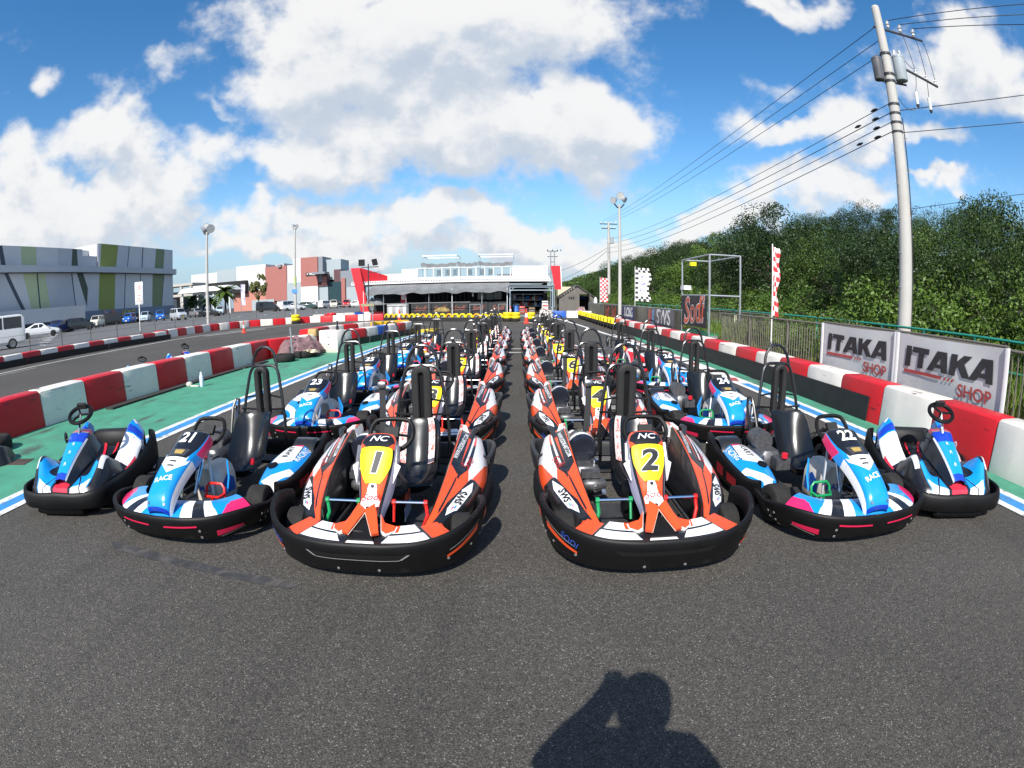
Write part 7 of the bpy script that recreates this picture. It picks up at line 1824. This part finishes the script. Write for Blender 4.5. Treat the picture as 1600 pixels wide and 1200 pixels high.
# timber shed
t = thing('garden_shed', 'grey-brown gabled shed with open door right of the club house', 'shed', (5.9, 52.6, 0))
W2, H2, HP = 1.72, 1.75, 2.85
def shed_front(g):
    pass
for k in range(14):
    x = -W2 + (k + .5) * (2 * W2 / 14); 
    if .15 < x < 1.15: zb = 2.0
    else: zb = 0
    zt = H2 + (HP - H2) * (1 - abs(x) / W2) - .05
    g = G(); g.box((x, -1.5 + .012 * (k % 2), (zb + zt) / 2), (2 * W2 / 14 - .012, .05, zt - zb)); g.ob('board', mShed, t, smooth=False)
for sx in (-1, 1):
    g = G(); g.box((sx * W2, 0, H2 / 2), (.06, 3.0, H2)); g.ob('side_wall', mShed, t)
    g = G(); g.loft([[(sx * (W2 + .18), -1.68, H2 - .1), (sx * (W2 + .18), 1.7, H2 - .1)], [(0, -1.68, HP + .06), (0, 1.7, HP + .06)]]); g.loft([[(sx * (W2 + .18), -1.68, H2 - .18), (sx * (W2 + .18), 1.7, H2 - .18)], [(0, -1.68, HP - .02), (0, 1.7, HP - .02)]]); g.add([(sx * (W2 + .18), -1.685, H2 - .18), (0, -1.685, HP - .02), (0, -1.685, HP + .06), (sx * (W2 + .18), -1.685, H2 - .1)], [(0, 1, 2, 3)]); g.ob('roof', mShedR, t, smooth=False)
g = G(); g.box((0, 1.4, .9), (3.3, .05, 1.8)); g.ob('back_wall', mDark, t)
g = G(); g.box((-.55, -1.56, 1.0), (.72, .05, 1.95)); d = g.ob('door', mShed, t)
for k in range(3):
    g = G(); g.box((-.75 + k * .2, -1.6, 1.62), (.13, .02, .26)); g.ob('door_window', mDark, d)
g = G(); g.box((1.2, -1.9, 1.0), (.05, .75, 1.95)); g.ob('open_door', mShed, t)
rumple('garment', 'blue overalls hanging in the open shed door', 'overalls', (6.5, 52.9, 1.55), (.45, .2, .3), mat('royal_blue_cloth', (.02, .06, .5), .8), 14)
rumple('kart_cover', 'grey and red wrapped bundle before the shed', 'bundle', (6.05, 48.9, 0), (.5, .5, 1.05), mat('grey_red_wrap', (.3, .22, .22), .7, var=.4, vscale=4, dirt=((.4, .05, .05), .55, .6, 3)), 15)
rumple('kart_cover', 'white and grey wrapped kart bundle right of the shed', 'bundle', (7.35, 47.8, 0), (.75, .6, .8), mat('grey_white_wrap', (.42, .4, .38), .7, var=.3, vscale=4), 16)
g = G(); g.lathe([(.001, 0), (.16, 0), (.16, .9), (.10, 1.0), (.10, 1.1), (.001, 1.12)], 12); tag(g.ob('white_bottle_post', mWhiteP, None, (7.6, 50.2, .6)), 'white round post top behind the bundle beside shed', 'post')
g = G(); g.loft([[(-1.0, -1, .0), (1.0, -1, .0), (1.0, 1, .0), (-1.0, 1, .0)], [(-1.0, -1, 2.85), (1.0, -1, 2.85), (1.0, 1, 2.85), (-1.0, 1, 2.85)]], closed=True, cap=True); tag(g.ob('cream_hut', mat('cream_hut_paint', (.62, .55, .38), .7), None, (5.5, 58, 0)), 'cream flat roofed hut behind the shed', 'hut')

# ------------------------------------------------------------------ the green striped hall (left)
HX = -71.0
hall = thing('striped_hall', 'long grey hall with slanted green wall stripes beyond the car park', 'building', (HX, 70, 0))
HO = Vector((HX, 70, 0))
mH1 = mat('hall_panel_light', (.55, .55, .56), .6, var=.05, vscale=.3); mH2 = mat('hall_panel_blue_grey', (.44, .455, .48), .6, var=.05, vscale=.3); mH3 = mat('hall_panel_mid', (.50, .51, .53), .6, var=.05, vscale=.3)
mHG1 = mat('hall_olive', (.25, .28, .06), .6, var=.06); mHG2 = mat('hall_pale_green', (.42, .48, .28), .6, var=.06); mHG3 = mat('hall_dark_green', (.055, .075, .05), .6); mHD = mat('hall_joint_and_shade', (.05, .06, .08), .6); mHB = mat('hall_base_band', (.17, .21, .27), .6)
def hpart(name, m, fn, parent=None):
    g = G(); fn(g); g.v = [tuple(Vector(p) - HO) for p in g.v]; return g.ob(name, m, parent or hall, smooth=False)
hpart('main_wall', mH3, lambda g: (g.box((HX - 20, 35.0, 6.7), (39.6, 62, 13.4)), g.box((HX - 20, 81.6, 7.3), (39.6, 23.2, 14.6)), g.box((HX - 20, 68.0, 6.2), (39.6, 4, 12.4))))
def hp(y0t, y1t, y0b, y1b, z1, z0, m, name='wall_panel', d=.10):
    hpart(name, m, lambda g: g.poly([(HX + d, y0b, z0), (HX + d, y1b, z0), (HX + d, y1t, z1), (HX + d, y0t, z1)], d * .98))
# upper storey (above the ledge): y edges at the top and at the ledge
zt1, zt2, zl = 13.42, 14.62, 10.55
up = [(5, 47.5, 5, 48, mH3), (47.5, 48.2, 48, 49, mHD), (48.2, 51.9, 49, 52.2, mH1), (51.9, 55.2, 52.2, 55.4, mHG2), (55.2, 60.0, 55.4, 60.2, mH1), (60.0, 63.5, 60.2, 63.3, mH2), (63.5, 64.6, 63.3, 64.9, mHG3), (64.6, 66.0, 64.9, 66.0, mH2)]
for a, b, c, d, m in up: hp(a, b, c, d, zt1, zl, m)
up2 = [(70.0, 70.9, 70.0, 70.5, mH1), (70.9, 75.6, 70.5, 75.0, mHG1), (75.6, 78.7, 75.0, 78.2, mH3), (78.7, 78.95, 78.2, 78.4, mHD), (78.95, 82.9, 78.4, 82.6, mH1), (82.9, 83.2, 82.6, 82.9, mHD), (83.2, 87.4, 82.9, 86.9, mH1), (87.4, 90.3, 86.9, 89.9, mat('hall_grey_green', (.17, .21, .11), .6)), (90.3, 93.2, 89.9, 93.2, mH3)]
for a, b, c, d, m in up2: hp(a, b, c, d, zt2, zl, m)
zb = 3.1
lo = [(5, 48.6, 5, 52.6, mH2), (48.6, 49.4, 52.6, 53.4, mHD), (49.4, 52.4, 53.4, 54.4, mH1), (52.4, 55.3, 54.4, 55.9, mHG2), (55.3, 55.6, 55.9, 56.2, mHD), (55.6, 57.2, 56.2, 58.4, mHG2), (57.2, 63.2, 58.4, 64.2, mH2), (63.2, 63.45, 64.2, 64.4, mHD), (66.2, 70.4, 65.9, 69.9, mH1), (70.4, 74.8, 69.9, 74.3, mHG1), (74.8, 77.6, 74.3, 77.0, mH3), (77.6, 77.85, 77.0, 77.25, mHD), (77.85, 82.2, 77.25, 81.8, mH1), (82.2, 82.4, 81.8, 82.0, mHD), (82.4, 86.2, 82.0, 85.8, mH1), (86.2, 90.0, 85.8, 88.9, MATS['hall_grey_green']), (90.0, 90.2, 88.9, 89.1, mHD), (90.2, 93.2, 89.1, 93.2, mH3)]
for a, b, c, d, m in lo: hp(a, b, c, d, 9.5, zb, m)
hpart('wall_panel', mHG3, lambda g: g.poly([(HX + .12, 66.9, 3.9), (HX + .12, 67.3, 6.9), (HX + .12, 66.1, 9.5), (HX + .12, 64.6, 9.5), (HX + .12, 65.6, 7.2)], .1))
hpart('wall_panel', mH1, lambda g: g.poly([(HX + .08, 64.4, 3.1), (HX + .08, 66.0, 3.1), (HX + .08, 66.3, 9.5), (HX + .08, 63.5, 9.5)], .07))
hpart('ledge', mH2, lambda g: g.box((HX + .5, 48.6, 10.02), (1.3, 89.2, 1.0)))
hpart('ledge_shadow_strip', mHD, lambda g: g.box((HX + .35, 49.0, 9.48), (.9, 89.0, .1)))  # dark strip painted in for the shade under the ledge
hpart('base_band', mHB, lambda g: g.box((HX + .15, 49.0, 2.3), (.3, 88.4, 1.6)))
hpart('dock_opening', mDark, lambda g: g.box((HX + .2, 62.0, 1.0), (.34, 44, 1.2)))
hpart('roof_unit', mH1, lambda g: g.box((HX - 4, 68.0, 13.1), (3, 3.9, 1.2)))
hpart('low_annex', mH1, lambda g: g.box((HX + 5, 47.0, 2.9), (6, 24, 1.9)))
hpart('annex_pillar', mHB, lambda g: [g.box((HX + 7.6, 36 + 4.4 * k, 1.2), (.5, .5, 1.6)) for k in range(6)]).__setitem__('kind', 'stuff')
g = G(); flat_text(g, 'HUNT', Vector((HX + .40, 78.0, 2.2)) - HO, (0, 1, 0), (0, 0, 1), 1.4, .01, bold=.03); g.ob('yellow_lettering', mat('yellow_letters', (.6, .4, .05), .5), hall)
for k, y in enumerate((71.5, 73.5)):
    hpart('wall_poster', mat('wall_poster_%d' % k, ((.4, .3, .35), (.4, .15, .12))[k], .6, var=.4, vscale=2), lambda g: g.box((HX + .38, y, 2.3), (.06, 1.2, 1.3)))
# ------------------------------------------------------------------ parking deck, red and white shopping hall
mMW = mat('mall_white', (.62, .62, .60), .6, var=.03); mMP = mat('mall_salmon', (.34, .125, .105), .6, var=.05); mMP2 = mat('mall_pale_salmon', (.48, .20, .155), .6, var=.05); mMG = mat('mall_grey_blue', (.33, .38, .40), .6, var=.04); mMD = mat('mall_slate', (.20, .22, .25), .6, var=.05); mMB = mat('mall_maroon', (.10, .045, .05), .6)
mall = thing('shopping_hall', 'white, grey and salmon panelled shopping hall in the distance', 'building', (-80, 150, 0)); MO = Vector((-80, 150, 0))
def mp(name, m, x0, x1, z0, z1, y=150.0, d=8.0):
    g = G(); g.box(((x0 + x1) / 2, y + d / 2, (z0 + z1) / 2), (x1 - x0, d, z1 - z0)); g.v = [tuple(Vector(p) - MO) for p in g.v]; return g.ob(name, m, mall, smooth=False)
mp('wall_panel', mMW, -106, -95.4, 8.6, 13.4); mp('wall_panel', mMG, -95.4, -87.9, 8.2, 14.0, 149.9); mp('wall_panel', mMW, -87.9, -77.0, 6.6, 14.6); mp('wall_panel', mMP2, -89, -77.0, .4, 6.6, 149.8)
mp('wall_panel', mMP, -77.0, -69.5, 3.0, 13.6, 149.6); mp('wall_panel', mMW, -69.5, -67.5, 8.3, 13.6); mp('wall_panel', mMG, -69.5, -64.6, .4, 8.3, 149.7); mp('wall_panel', mMW, -67.5, -64.6, 8.3, 15.6)
mp('wall_panel', mMP, -64.6, -59.0, 6.8, 15.6, 149.4); mp('wall_panel', mMW, -64.6, -59.0, .4, 6.8, 149.4)
mp('tower_side', mMD, -59.0, -57.5, 8.0, 15.6, 149.8); mp('wall_panel', mMG, -57.5, -52.4, 8.5, 14.7, 152); mp('wall_panel', mMB, -54.3, -52.2, 7.5, 11.5, 151); mp('wall_panel', mMD, -52.2, -46, 6.0, 11.0, 151)
mp('entrance_glass', mat('dark_glass_front', (.03, .06, .07), .15, spec=.6), -56.0, -52.0, .4, 7.8, 150.6); mp('wall_panel', mMG, -59.0, -56.0, .4, 6.6, 150.2); mp('wall_panel', mMB, -59, -56, 6.6, 10.2, 149.9); mp('wall_panel', mMP, -57.8, -56.2, 7.2, 9.6, 149.6); mp('wall_panel', mMP, -51.8, -50.6, .4, 8.8, 150.4); mp('wall_panel', mMG, -50.4, -46.5, .4, 6.0, 150.9)
mp('canopy', mMD, -59.6, -55.6, 10.2, 10.8, 146.5, 4); mp('name_sign', mDark, -62.8, -58.7, 10.0, 10.9, 149.2, .3)
g = G(); flat_text(g, '< WEST', Vector((-60.8, 149.15, 10.45)) - MO, (1, 0, 0), (0, 0, 1), 1.0, .03, bold=.03); g.ob('sign_lettering', mPrintW, mall)
mp('dark_opening', mDark, -97.8, -83.5, 6.2, 10.0, 148.2, 2); mp('roof_plant', mMG, -73.6, -70.5, 13.6, 14.4); mp('roof_plant', mMD, -72.3, -71.2, 13.2, 14.0, 149); mp('dark_opening', mDark, -80.2, -76.2, 1.0, 3.0, 149.2, .6); mp('low_wall', mMG, -82, -74, .4, 3.6, 149.5, 1)
deck = thing('parking_deck', 'grey open parking deck beside the striped hall', 'building', (-95, 128, 0))
for x in (-10, -6.4, -2.8, .8, 4.4):
    g = G(); g.box((x, 0, 4.5), (.7, .7, 9)); g.ob('column', mat('deck_concrete', (.42, .40, .36), .7), deck)
for zz in (9.2, 6.2):
    g = G(); g.box((-3, 3, zz), (16.5, 7, .7)); g.ob('deck_slab', MATS['deck_concrete'], deck)
g = G(); g.box((-3, 6, 4.0), (16, .4, 7)); g.ob('back_wall', mMD, deck)
g = G(); g.box((-4, -4, 2.8), (8, 5, 5.0)); g.ob('stair_block', mat('deck_grey_block', (.30, .32, .34), .7), deck)
pav = thing('white_pavilion', 'white roofed pavilion behind the palm trees', 'building', (-78, 118, 0))
g = G(); g.loft([[(-8, -3, 6.2), (9, -3, 6.2), (9, 3, 6.2), (-8, 3, 6.2)], [(-7, -2, 7.4), (7.5, -2, 7.4), (7.5, 2, 7.4), (-7, 2, 7.4)]], closed=True, cap=True); g.ob('roof', mMW, pav, smooth=False)
for x in (-7, -2, 3, 8):
    g = G(); g.box((x, -2, 3.1), (.35, .35, 6.2)); g.ob('column', mMW, pav)
# palms and a street tree in the car park
def palm(x, y, h, s, label):
    t = thing('palm_tree', label, 'tree', (x, y, .4)); g = G(); g.tube([(0, 0, 0), (.1, 0, h * .5), (0, .1, h)], [.28, .2, .2], 8); g.ob('trunk', mBark, t)
    r_ = random.Random(int(x * 7)); g = G()
    for k in range(34):
        a = r_.uniform(0, 6.28); e = r_.uniform(-.5, 1.1); L_ = s * r_.uniform(.8, 1.1); rows = []
        for j in range(6):
            q = j / 5; rr_ = L_ * q; z = h + L_ * (math.sin(e) * q - .55 * q * q); w = .32 * math.sin(math.pi * min(q + .12, 1)) * s / 2.4
            c_, s_ = math.cos(a), math.sin(a); rows.append([(c_ * rr_ - s_ * w, s_ * rr_ + c_ * w, z - w * .4), (c_ * rr_, s_ * rr_, z), (c_ * rr_ + s_ * w, s_ * rr_ - c_ * w, z - w * .4)])
        g.loft(rows)
    g.ob('fronds', mLeafM, t, smooth=False); return t
palm(-73.5, 104, 3.6, 3.6, 'low bushy palm left of the grey floodlight pole'); palm(-63.5, 103, 5.2, 4.2, 'tall palm right of the grey floodlight pole'); palm(-67.0, 102, 3.4, 3.4, 'small palm between pole and tall palm')
t = thing('street_tree', 'young olive-green tree standing before the salmon wall', 'tree', (-59.5, 112, .4)); t.scale = (1.15, 1.15, 1.75)
link('trunk', TRUNKS[0], t); link('crown', crown_mesh('crown', 31, leaf_mat('olive_leaf', (.06, .075, .02), (.16, .16, .05)), (1.7, 1.7, 2.1), 34, 40, .5), t, (0, 0, 3.0))
t = thing('banner_flag', 'tall white banner flag before the tall palm', 'flag', (-50.6, 88, .4))
g = G(); g.tube([(0, 0, 0), (0, 0, 5.6)], .05, 6); g.ob('pole', mGalv, t)
g = G(); g.loft([[(.05, 0, 5.5 - .55 * j), (.45, .05 * math.sin(j), 5.45 - .55 * j), (.9, .08 * math.cos(j), 5.4 - .55 * j)] for j in range(8)]); g.ob('flag_cloth', mat('white_lilac_flag', (.62, .6, .66), .7, dirt=((.3, .25, .5), .5, .55, 2)), t)

# ------------------------------------------------------------------ cars
mCarGl = mat('car_glass', (.012, .014, .016), .08, spec=.7); mHead = mat('headlamp', (.7, .72, .74), .12); mTail = mat('tail_lamp', (.45, .01, .01), .2); mHub = mat('alloy_wheel', (.3, .3, .31), .35, metal=.7); mNP = mat('number_plate_white', (.7, .7, .68), .5); mNPy = mat('number_plate_yellow', (.75, .55, .03), .5)
PROF = {  # stations along the car from nose (0) to tail (1): (s, bottom, bonnet/belt z, roof z, half width, roof half width)
    'van': (4.7, 1.72, [(0, .35, .95, .96, .80, .7), (.03, .28, 1.05, 1.08, .84, .75), (.12, .28, 1.15, 1.35, .86, .76), (.24, .28, 1.2, 1.95, .86, .74), (.32, .28, 1.2, 2.02, .86, .74), (.9, .28, 1.2, 2.04, .86, .74), (.97, .3, 1.2, 1.98, .85, .73), (1, .38, 1.1, 1.85, .82, .70)]),
    'sedan': (4.7, 1.80, [(0, .38, .62, .63, .72, .6), (.03, .28, .72, .74, .84, .7), (.22, .24, .92, .93, .9, .72), (.30, .24, .95, 1.0, .9, .66), (.42, .24, .97, 1.42, .9, .60), (.60, .24, .97, 1.44, .9, .60), (.80, .24, .98, 1.06, .9, .66), (.97, .28, .96, .97, .86, .7), (1, .4, .85, .86, .78, .65)]),
    'suv': (4.4, 1.80, [(0, .42, .75, .76, .74, .62), (.03, .32, .88, .90, .84, .7), (.22, .30, 1.02, 1.05, .9, .72), (.30, .30, 1.05, 1.15, .9, .68), (.40, .30, 1.07, 1.60, .9, .64), (.80, .30, 1.1, 1.64, .9, .64), (.94, .32, 1.1, 1.30, .88, .66), (1, .42, .95, 1.0, .82, .66)]),
    'mini': (3.4, 1.48, [(0, .38, .80, .82, .64, .56), (.04, .28, .95, .98, .72, .62), (.16, .26, 1.05, 1.12, .74, .64), (.27, .26, 1.08, 1.70, .74, .60), (.36, .26, 1.1, 1.76, .74, .60), (.92, .26, 1.1, 1.78, .74, .60), (.98, .3, 1.1, 1.65, .72, .58), (1, .38, .95, 1.5, .68, .56)])}
_cars = {}
def car_meshes(kind, m):
    L_, W_, st = PROF[kind]
    if kind not in _cars:
        A = [(s, b, z, r_, w, wr) for s, b, z, r_, w, wr in st]
        body, secs = G(), []
        for s, b, z, r_, w, wr in A:
            x = (s - .5) * L_
            zr = max(r_, z + .01)
            secs.append([Vector(p) for p in ((-w * .9, x, b), (-w, x, b + .14), (-w, x, z - .1), (-w * .985, x, z), (-wr, x, zr - .06), (-wr * .86, x, zr), (wr * .86, x, zr), (wr, x, zr - .06), (w * .985, x, z), (w, x, z - .1), (w, x, b + .14), (w * .9, x, b))])
        body.loft(secs, closed=True, cap=True)
        # glass: side windows between belt and roof over the cabin stations, windscreen and tailgate glass
        cab = [q for q in A if q[3] - q[2] > .3]
        side = []
        for sx in (-1, 1):
            gg = G(); n = len(cab)
            quads = []
            for b0, b1, t1, t0 in {'sedan': ((.345, .505, .505, .43), (.525, .74, .615, .525)), 'suv': ((.345, .52, .52, .415), (.54, .72, .72, .54), (.74, .88, .815, .74)),
                                   'mini': ((.25, .46, .46, .32), (.49, .72, .72, .49), (.75, .94, .93, .75)), 'van': ((.22, .34, .34, .29), (.37, .66, .66, .37), (.68, .95, .95, .68))}[kind]:
                def pt(s, hi_):
                    q = [float(np.interp(s, [c[0] for c in A], [c[k_] for c in A])) for k_ in range(6)]
                    ref = [float(np.interp(.6, [c[0] for c in A], [c[k_] for c in A])) for k_ in range(6)]
                    zz = (ref[3] - .12) if hi_ else q[2] + .02
                    top = max(q[3] - .06, zz, q[2] + .05)
                    t_ = (zz - q[2]) / max(top - q[2], .05)
                    return (sx * ((q[4] * .985) * (1 - t_) + q[5] * t_ + .014), (s - .5) * L_, zz)
                quads.append([pt(b0, 0), pt(b1, 0), pt(t1, 1), pt(t0, 1)])
            side.append(quads)
        def cross(i0, i1, f0, f1, d):
            a, b = A[i0], A[i1]; y0 = (a[0] - .5) * L_; y1 = (b[0] - .5) * L_
            za, zb_ = max(a[3], a[2] + .01), max(b[3], b[2] + .01)
            P = lambda f: (y0 + (y1 - y0) * f, za + (zb_ - za) * f, (a[5] + (b[5] - a[5]) * f) * .88)
            (ya, z_a, wa), (yb, z_b, wb) = P(f0), P(f1)
            return [(-wa, ya, z_a + d), (wa, ya, z_a + d), (wb, yb, z_b + d), (-wb, yb, z_b + d)]
        k = next(i for i in range(len(A) - 1) if A[i + 1][3] - A[i + 1][2] > .3)
        kb = next(i for i in range(len(A) - 1, 0, -1) if A[i - 1][3] - A[i - 1][2] > .3)
        ws = cross(k, k + 1, .08, .94, .012); rw = cross(kb - 1, kb, .15, .8, .012)
        _cars[kind] = (body, side, ws, rw, A)
    return _cars[kind]
def car(kind, x, y, rz, m, label, plate=None, group=None):
    L_, W_, st = PROF[kind]; body, side, ws, rw, A = car_meshes(kind, m)
    t = thing('parked_car' if kind != 'van' else 'parked_van', label, 'car' if kind != 'van' else 'van', (x, y, .4), rz, 'vehicles in the car park')
    body.ob('body', m, t, ang=30)
    for quads in side:
        for q in quads:
            g = G(); g.add(q, [(0, 1, 2, 3)]); g.ob('side_window', mCarGl, t, smooth=False)
    g = G(); g.add(ws, [(0, 1, 2, 3)]); g.ob('windscreen', mCarGl, t, smooth=False)
    g = G(); g.add(rw, [(0, 1, 2, 3)]); g.ob('rear_window', mCarGl, t, smooth=False)
    r_ = .32 if kind != 'mini' else .27; w = A[3][4]
    for f in (.17, .80):
        for sx in (-1, 1):
            g = G(); g.lathe([(.001, -.1), (r_ * .8, -.1), (r_, -.07), (r_, .07), (r_ * .8, .1), (r_ * .68, .09)], 16, axis='X')
            o = g.ob('wheel', mTyre, t, (sx * (w - .07), (f - .5) * L_, r_)); h = G(); h.lathe([(r_ * .68, .092 * sx), (.001, .075 * sx)], 10, axis='X'); h.ob('rim', mHub, o)
    zf = A[1][2] - .14; zr = A[-2][2] - .12
    for sx in (-1, 1):
        g = G(); g.rbox((sx * (w - .26), -L_ / 2 - .0 + .05, zf), (.3, .12, .15), .03); g.ob('headlight', mHead, t)
        g = G(); g.rbox((sx * (w - .14), L_ / 2 - .03, zr), (.16, .1, .26), .03); g.ob('tail_light', mTail, t)
        g = G(); g.rbox((sx * (w + .06), -.22 * L_, A[3][2] + .05), (.16, .1, .13), .03); g.ob('mirror', m, t)
    g = G(); g.box((0, -L_ / 2 - .01, .5), (.34, .03, .17)); g.ob('number_plate', plate or mNP, t)
    g = G(); g.box((0, -L_ / 2 + .02, .62), (w * .9, .05, .14)); g.ob('grille', mDark, t)
    return t
def paint(n, c, r_=.25): return mat('car_paint_' + n, c, r_, var=.02, coat=.6)
cW, cK, cN, cB, cS, cG = paint('white', (.72, .72, .71)), paint('black', (.012, .012, .014)), paint('navy', (.015, .03, .12)), paint('blue', (.01, .14, .55)), paint('silver', (.42, .45, .49)), paint('grey', (.20, .21, .22))
cL, cBe, cR, cD = paint('light_blue', (.45, .58, .68)), paint('ivory', (.66, .62, .50)), paint('red', (.5, .02, .02)), paint('dark_green', (.03, .07, .06))
car('van', -31.4, 20.2, R(-28), cW, 'large white van cut by the left edge of the car park')
car('sedan', -47.5, 37.2, R(140), cW, 'white saloon parked just right of the large white van')
car('suv', -55.0, 46.2, R(20), cN, 'navy hatchback with white bonnet neighbour right of white saloon')
car('sedan', -58.5, 50.5, R(25), cW, 'white low car half hidden between navy hatchback and black car')
car('suv', -54.0, 49.3, R(128), cK, 'black sport utility car seen from its side in the car park')
car('mini', -60.5, 59.2, R(25), cBe, 'ivory box car with open pale door right of black car')
car('van', -66.0, 68.5, R(135), cK, 'black minivan standing in front of the olive stripe')
car('mini', -64.0, 70.8, R(20), cB, 'bright blue small car below the olive stripe')
car('suv', -68.5, 78.5, R(15), cK, 'black car with red lamps right of the bright blue car')
car('mini', -61.4, 72.3, R(30), cL, 'pale blue box car left of the tall white sign')
car('mini', -57.1, 71.1, R(38), cB, 'blue two tone box car right of the tall white sign')
car('mini', -48.9, 65.4, R(62), cS, 'silver box car with yellow plate left of the floodlight pole', mNPy)
car('suv', -55.5, 80.0, R(55), cG, 'grey car behind the silver box car')
car('sedan', -52.5, 79.5, R(100), cK, 'dark saloon just left of the floodlight pole')
car('mini', -55.5, 88, R(30), cL, 'pale blue small car right of the floodlight pole')
car('van', -49.5, 97, R(105), cK, 'large black van right of the tall palm')
car('van', -46.5, 100, R(165), cW, 'white van seen from behind right of the large black van')
car('sedan', -43.8, 98, R(100), cS, 'silver blue saloon in front of the street tree')
car('suv', -45.0, 108, R(95), cD, 'dark green car behind the silver blue saloon')
car('suv', -44.0, 112, R(150), cW, 'white car left of the thin floodlight pole')
car('mini', -41.0, 108, R(160), cW, 'white box car right of the thin floodlight pole')
car('suv', -41.8, 118, R(80), cK, 'black car behind the white box car at the thin pole')
car('mini', -36.5, 101, R(20), cBe, 'ivory small car parked before the mall entrance')
car('mini', -36.0, 108, R(10), cR, 'red small car parked before the mall entrance')
car('sedan', -33.6, 108, R(75), cW, 'white saloon left of the red fin')
car('suv', -33.0, 116, R(80), cG, 'grey car behind the white saloon left of the red fin')
car('sedan', -29.5, 104, R(95), cS, 'silver saloon half hidden by the red fin')
# ------------------------------------------------------------------ the photographer, standing behind the lens; only the shadow falls into view
def person():
    J = {}
    V, E, Rr = [], [], []
    def v(p, r_):
        V.append(p); Rr.append(r_); return len(V) - 1
    ox, oy = .075, -.26
    pel = v((ox, oy - .04, .98), .155); ab = v((ox, oy - .03, 1.16), .145); ch = v((ox, oy, 1.36), .16); nk = v((ox - .0, oy + .0, 1.53), .062); hd0 = v((ox, oy + .03, 1.63), .085); hd1 = v((ox, oy + .03, 1.73), .105); hd2 = v((ox, oy + .02, 1.81), .08)
    E += [(pel, ab), (ab, ch), (ch, nk), (nk, hd0), (hd0, hd1), (hd1, hd2)]
    for sx in (-1, 1):
        hp_ = v((ox + sx * .10, oy - .04, .92), .105); kn = v((ox + sx * .13, oy - .01, .50), .062); an = v((ox + sx * .14, oy - .05, .09), .045); to = v((ox + sx * .16, oy + .14, .04), .038)
        E += [(pel, hp_), (hp_, kn), (kn, an), (an, to)]
    # left arm lifts the camera in front of the face; right arm out and bent
    ls = v((ox - .18, oy + .03, 1.50), .088); le = v((ox - .345, oy + .12, 1.33), .078); lw = v((ox - .155, oy + .11, 1.61), .066); lh = v((ox - .115, oy + .12, 1.72), .058)
    rs = v((ox + .20, oy + .02, 1.45), .064); re = v((ox + .32, oy + .05, 1.20), .046); rw = v((ox + .12, oy + .24, 1.28), .034); rh = v((ox + .06, oy + .25, 1.33), .038)
    E += [(ch, ls), (ls, le), (le, lw), (lw, lh), (ch, rs), (rs, re), (re, rw), (rw, rh)]
    for hub, (cx, cy, cz), up in ((lh, (ox - .115, oy + .12, 1.72), 1), (rh, (ox + .06, oy + .25, 1.33), 1)):
        for k in range(4):
            a = v((cx - .03 + .02 * k, cy + .015, cz + .05), .011); b = v((cx - .028 + .02 * k, cy + .045, cz + .075 - .004 * abs(k - 1.5)), .010); E += [(hub, a), (a, b)]
        a = v((cx + .045, cy + .01, cz + .015), .012); b = v((cx + .055, cy + .03, cz + .045), .010); E += [(hub, a), (a, b)]
    me = bpy.data.meshes.new('person'); me.from_pydata(V, E, []); o = link('person', me)
    sk = o.modifiers.new('skin', 'SKIN'); ss = o.modifiers.new('smooth', 'SUBSURF'); ss.levels = 2; ss.render_levels = 2
    for i, d in enumerate(me.skin_vertices[0].data): d.radius = (Rr[i], Rr[i]); d.use_root = (i == 0)
    dg = bpy.context.evaluated_depsgraph_get(); m2 = bpy.data.meshes.new_from_object(o.evaluated_get(dg)); o.modifiers.clear(); o.data = m2
    m2.materials.append(mat('dark_tshirt', (.05, .05, .06), .9)); m2.polygons.foreach_set('use_smooth', [True] * len(m2.polygons))
    tag(o, 'person in dark clothes standing at the lens whose shadow falls on the asphalt', 'person')
    g = G(); g.lathe([(.001, 1.855), (.075, 1.85), (.108, 1.81), (.118, 1.74), (.112, 1.66), (.09, 1.60)], 16, (ox, oy + .005, 0)); h = g.ob('hair', mat('black_hair', (.01, .009, .008), .6), o)
    g = G(); g.lathe([(.012, -.02), (.02, .0), (.008, .035)], 8, (ox, oy + .135, 1.68)); g.ob('nose', mat('skin', (.5, .3, .22), .6), o)
    for sx in (-1, 1):
        g = G(); g.lathe([(.001, -.01), (.012, -.006), (.012, .006), (.001, .01)], 8, (ox + sx * .035, oy + .118, 1.715), 'Y'); g.ob('eye', mPrintB, o)
        g = G(); g.lathe([(.001, -.01), (.022, -.006), (.026, .004), (.001, .01)], 10, (ox + sx * .10, oy + .03, 1.69), 'X'); g.ob('ear', MATS['skin'], o)
    g = G(); g.box((ox, oy + .118, 1.63), (.05, .012, .012)); g.ob('mouth', mat('lips', (.4, .16, .14), .6), o)
    g = G(); g.loft([[(ox + r_ * math.cos(a), oy - .035 + r_ * .85 * math.sin(a), z) for a in [2 * math.pi * k / 16 for k in range(16)]] for z, r_ in ((.93, .205), (1.1, .19), (1.3, .205), (1.42, .2))], closed=True); g.ob('shirt', MATS['dark_tshirt'], o)
    return o
person()

# look-alikes that stand together are told apart by their order
groups_ = {}
for o_ in bpy.data.objects:
    if o_.parent is None and o_.get('category') in ('tree', 'shrub', 'box') and o_.get('label') and o_.get('group'): groups_.setdefault(o_['label'], []).append(o_)
for lab_, obs_ in groups_.items():
    if len(obs_) > 1:
        def key_(o):
            if o.get('category') == 'box': return min(v.co.x for v in o.data.vertices)
            return math.atan2(o.location.x, o.location.y)
        for i_, o_ in enumerate(sorted(obs_, key=key_)): o_['label'] = f'{lab_}, {ORD[i_]} from the left'
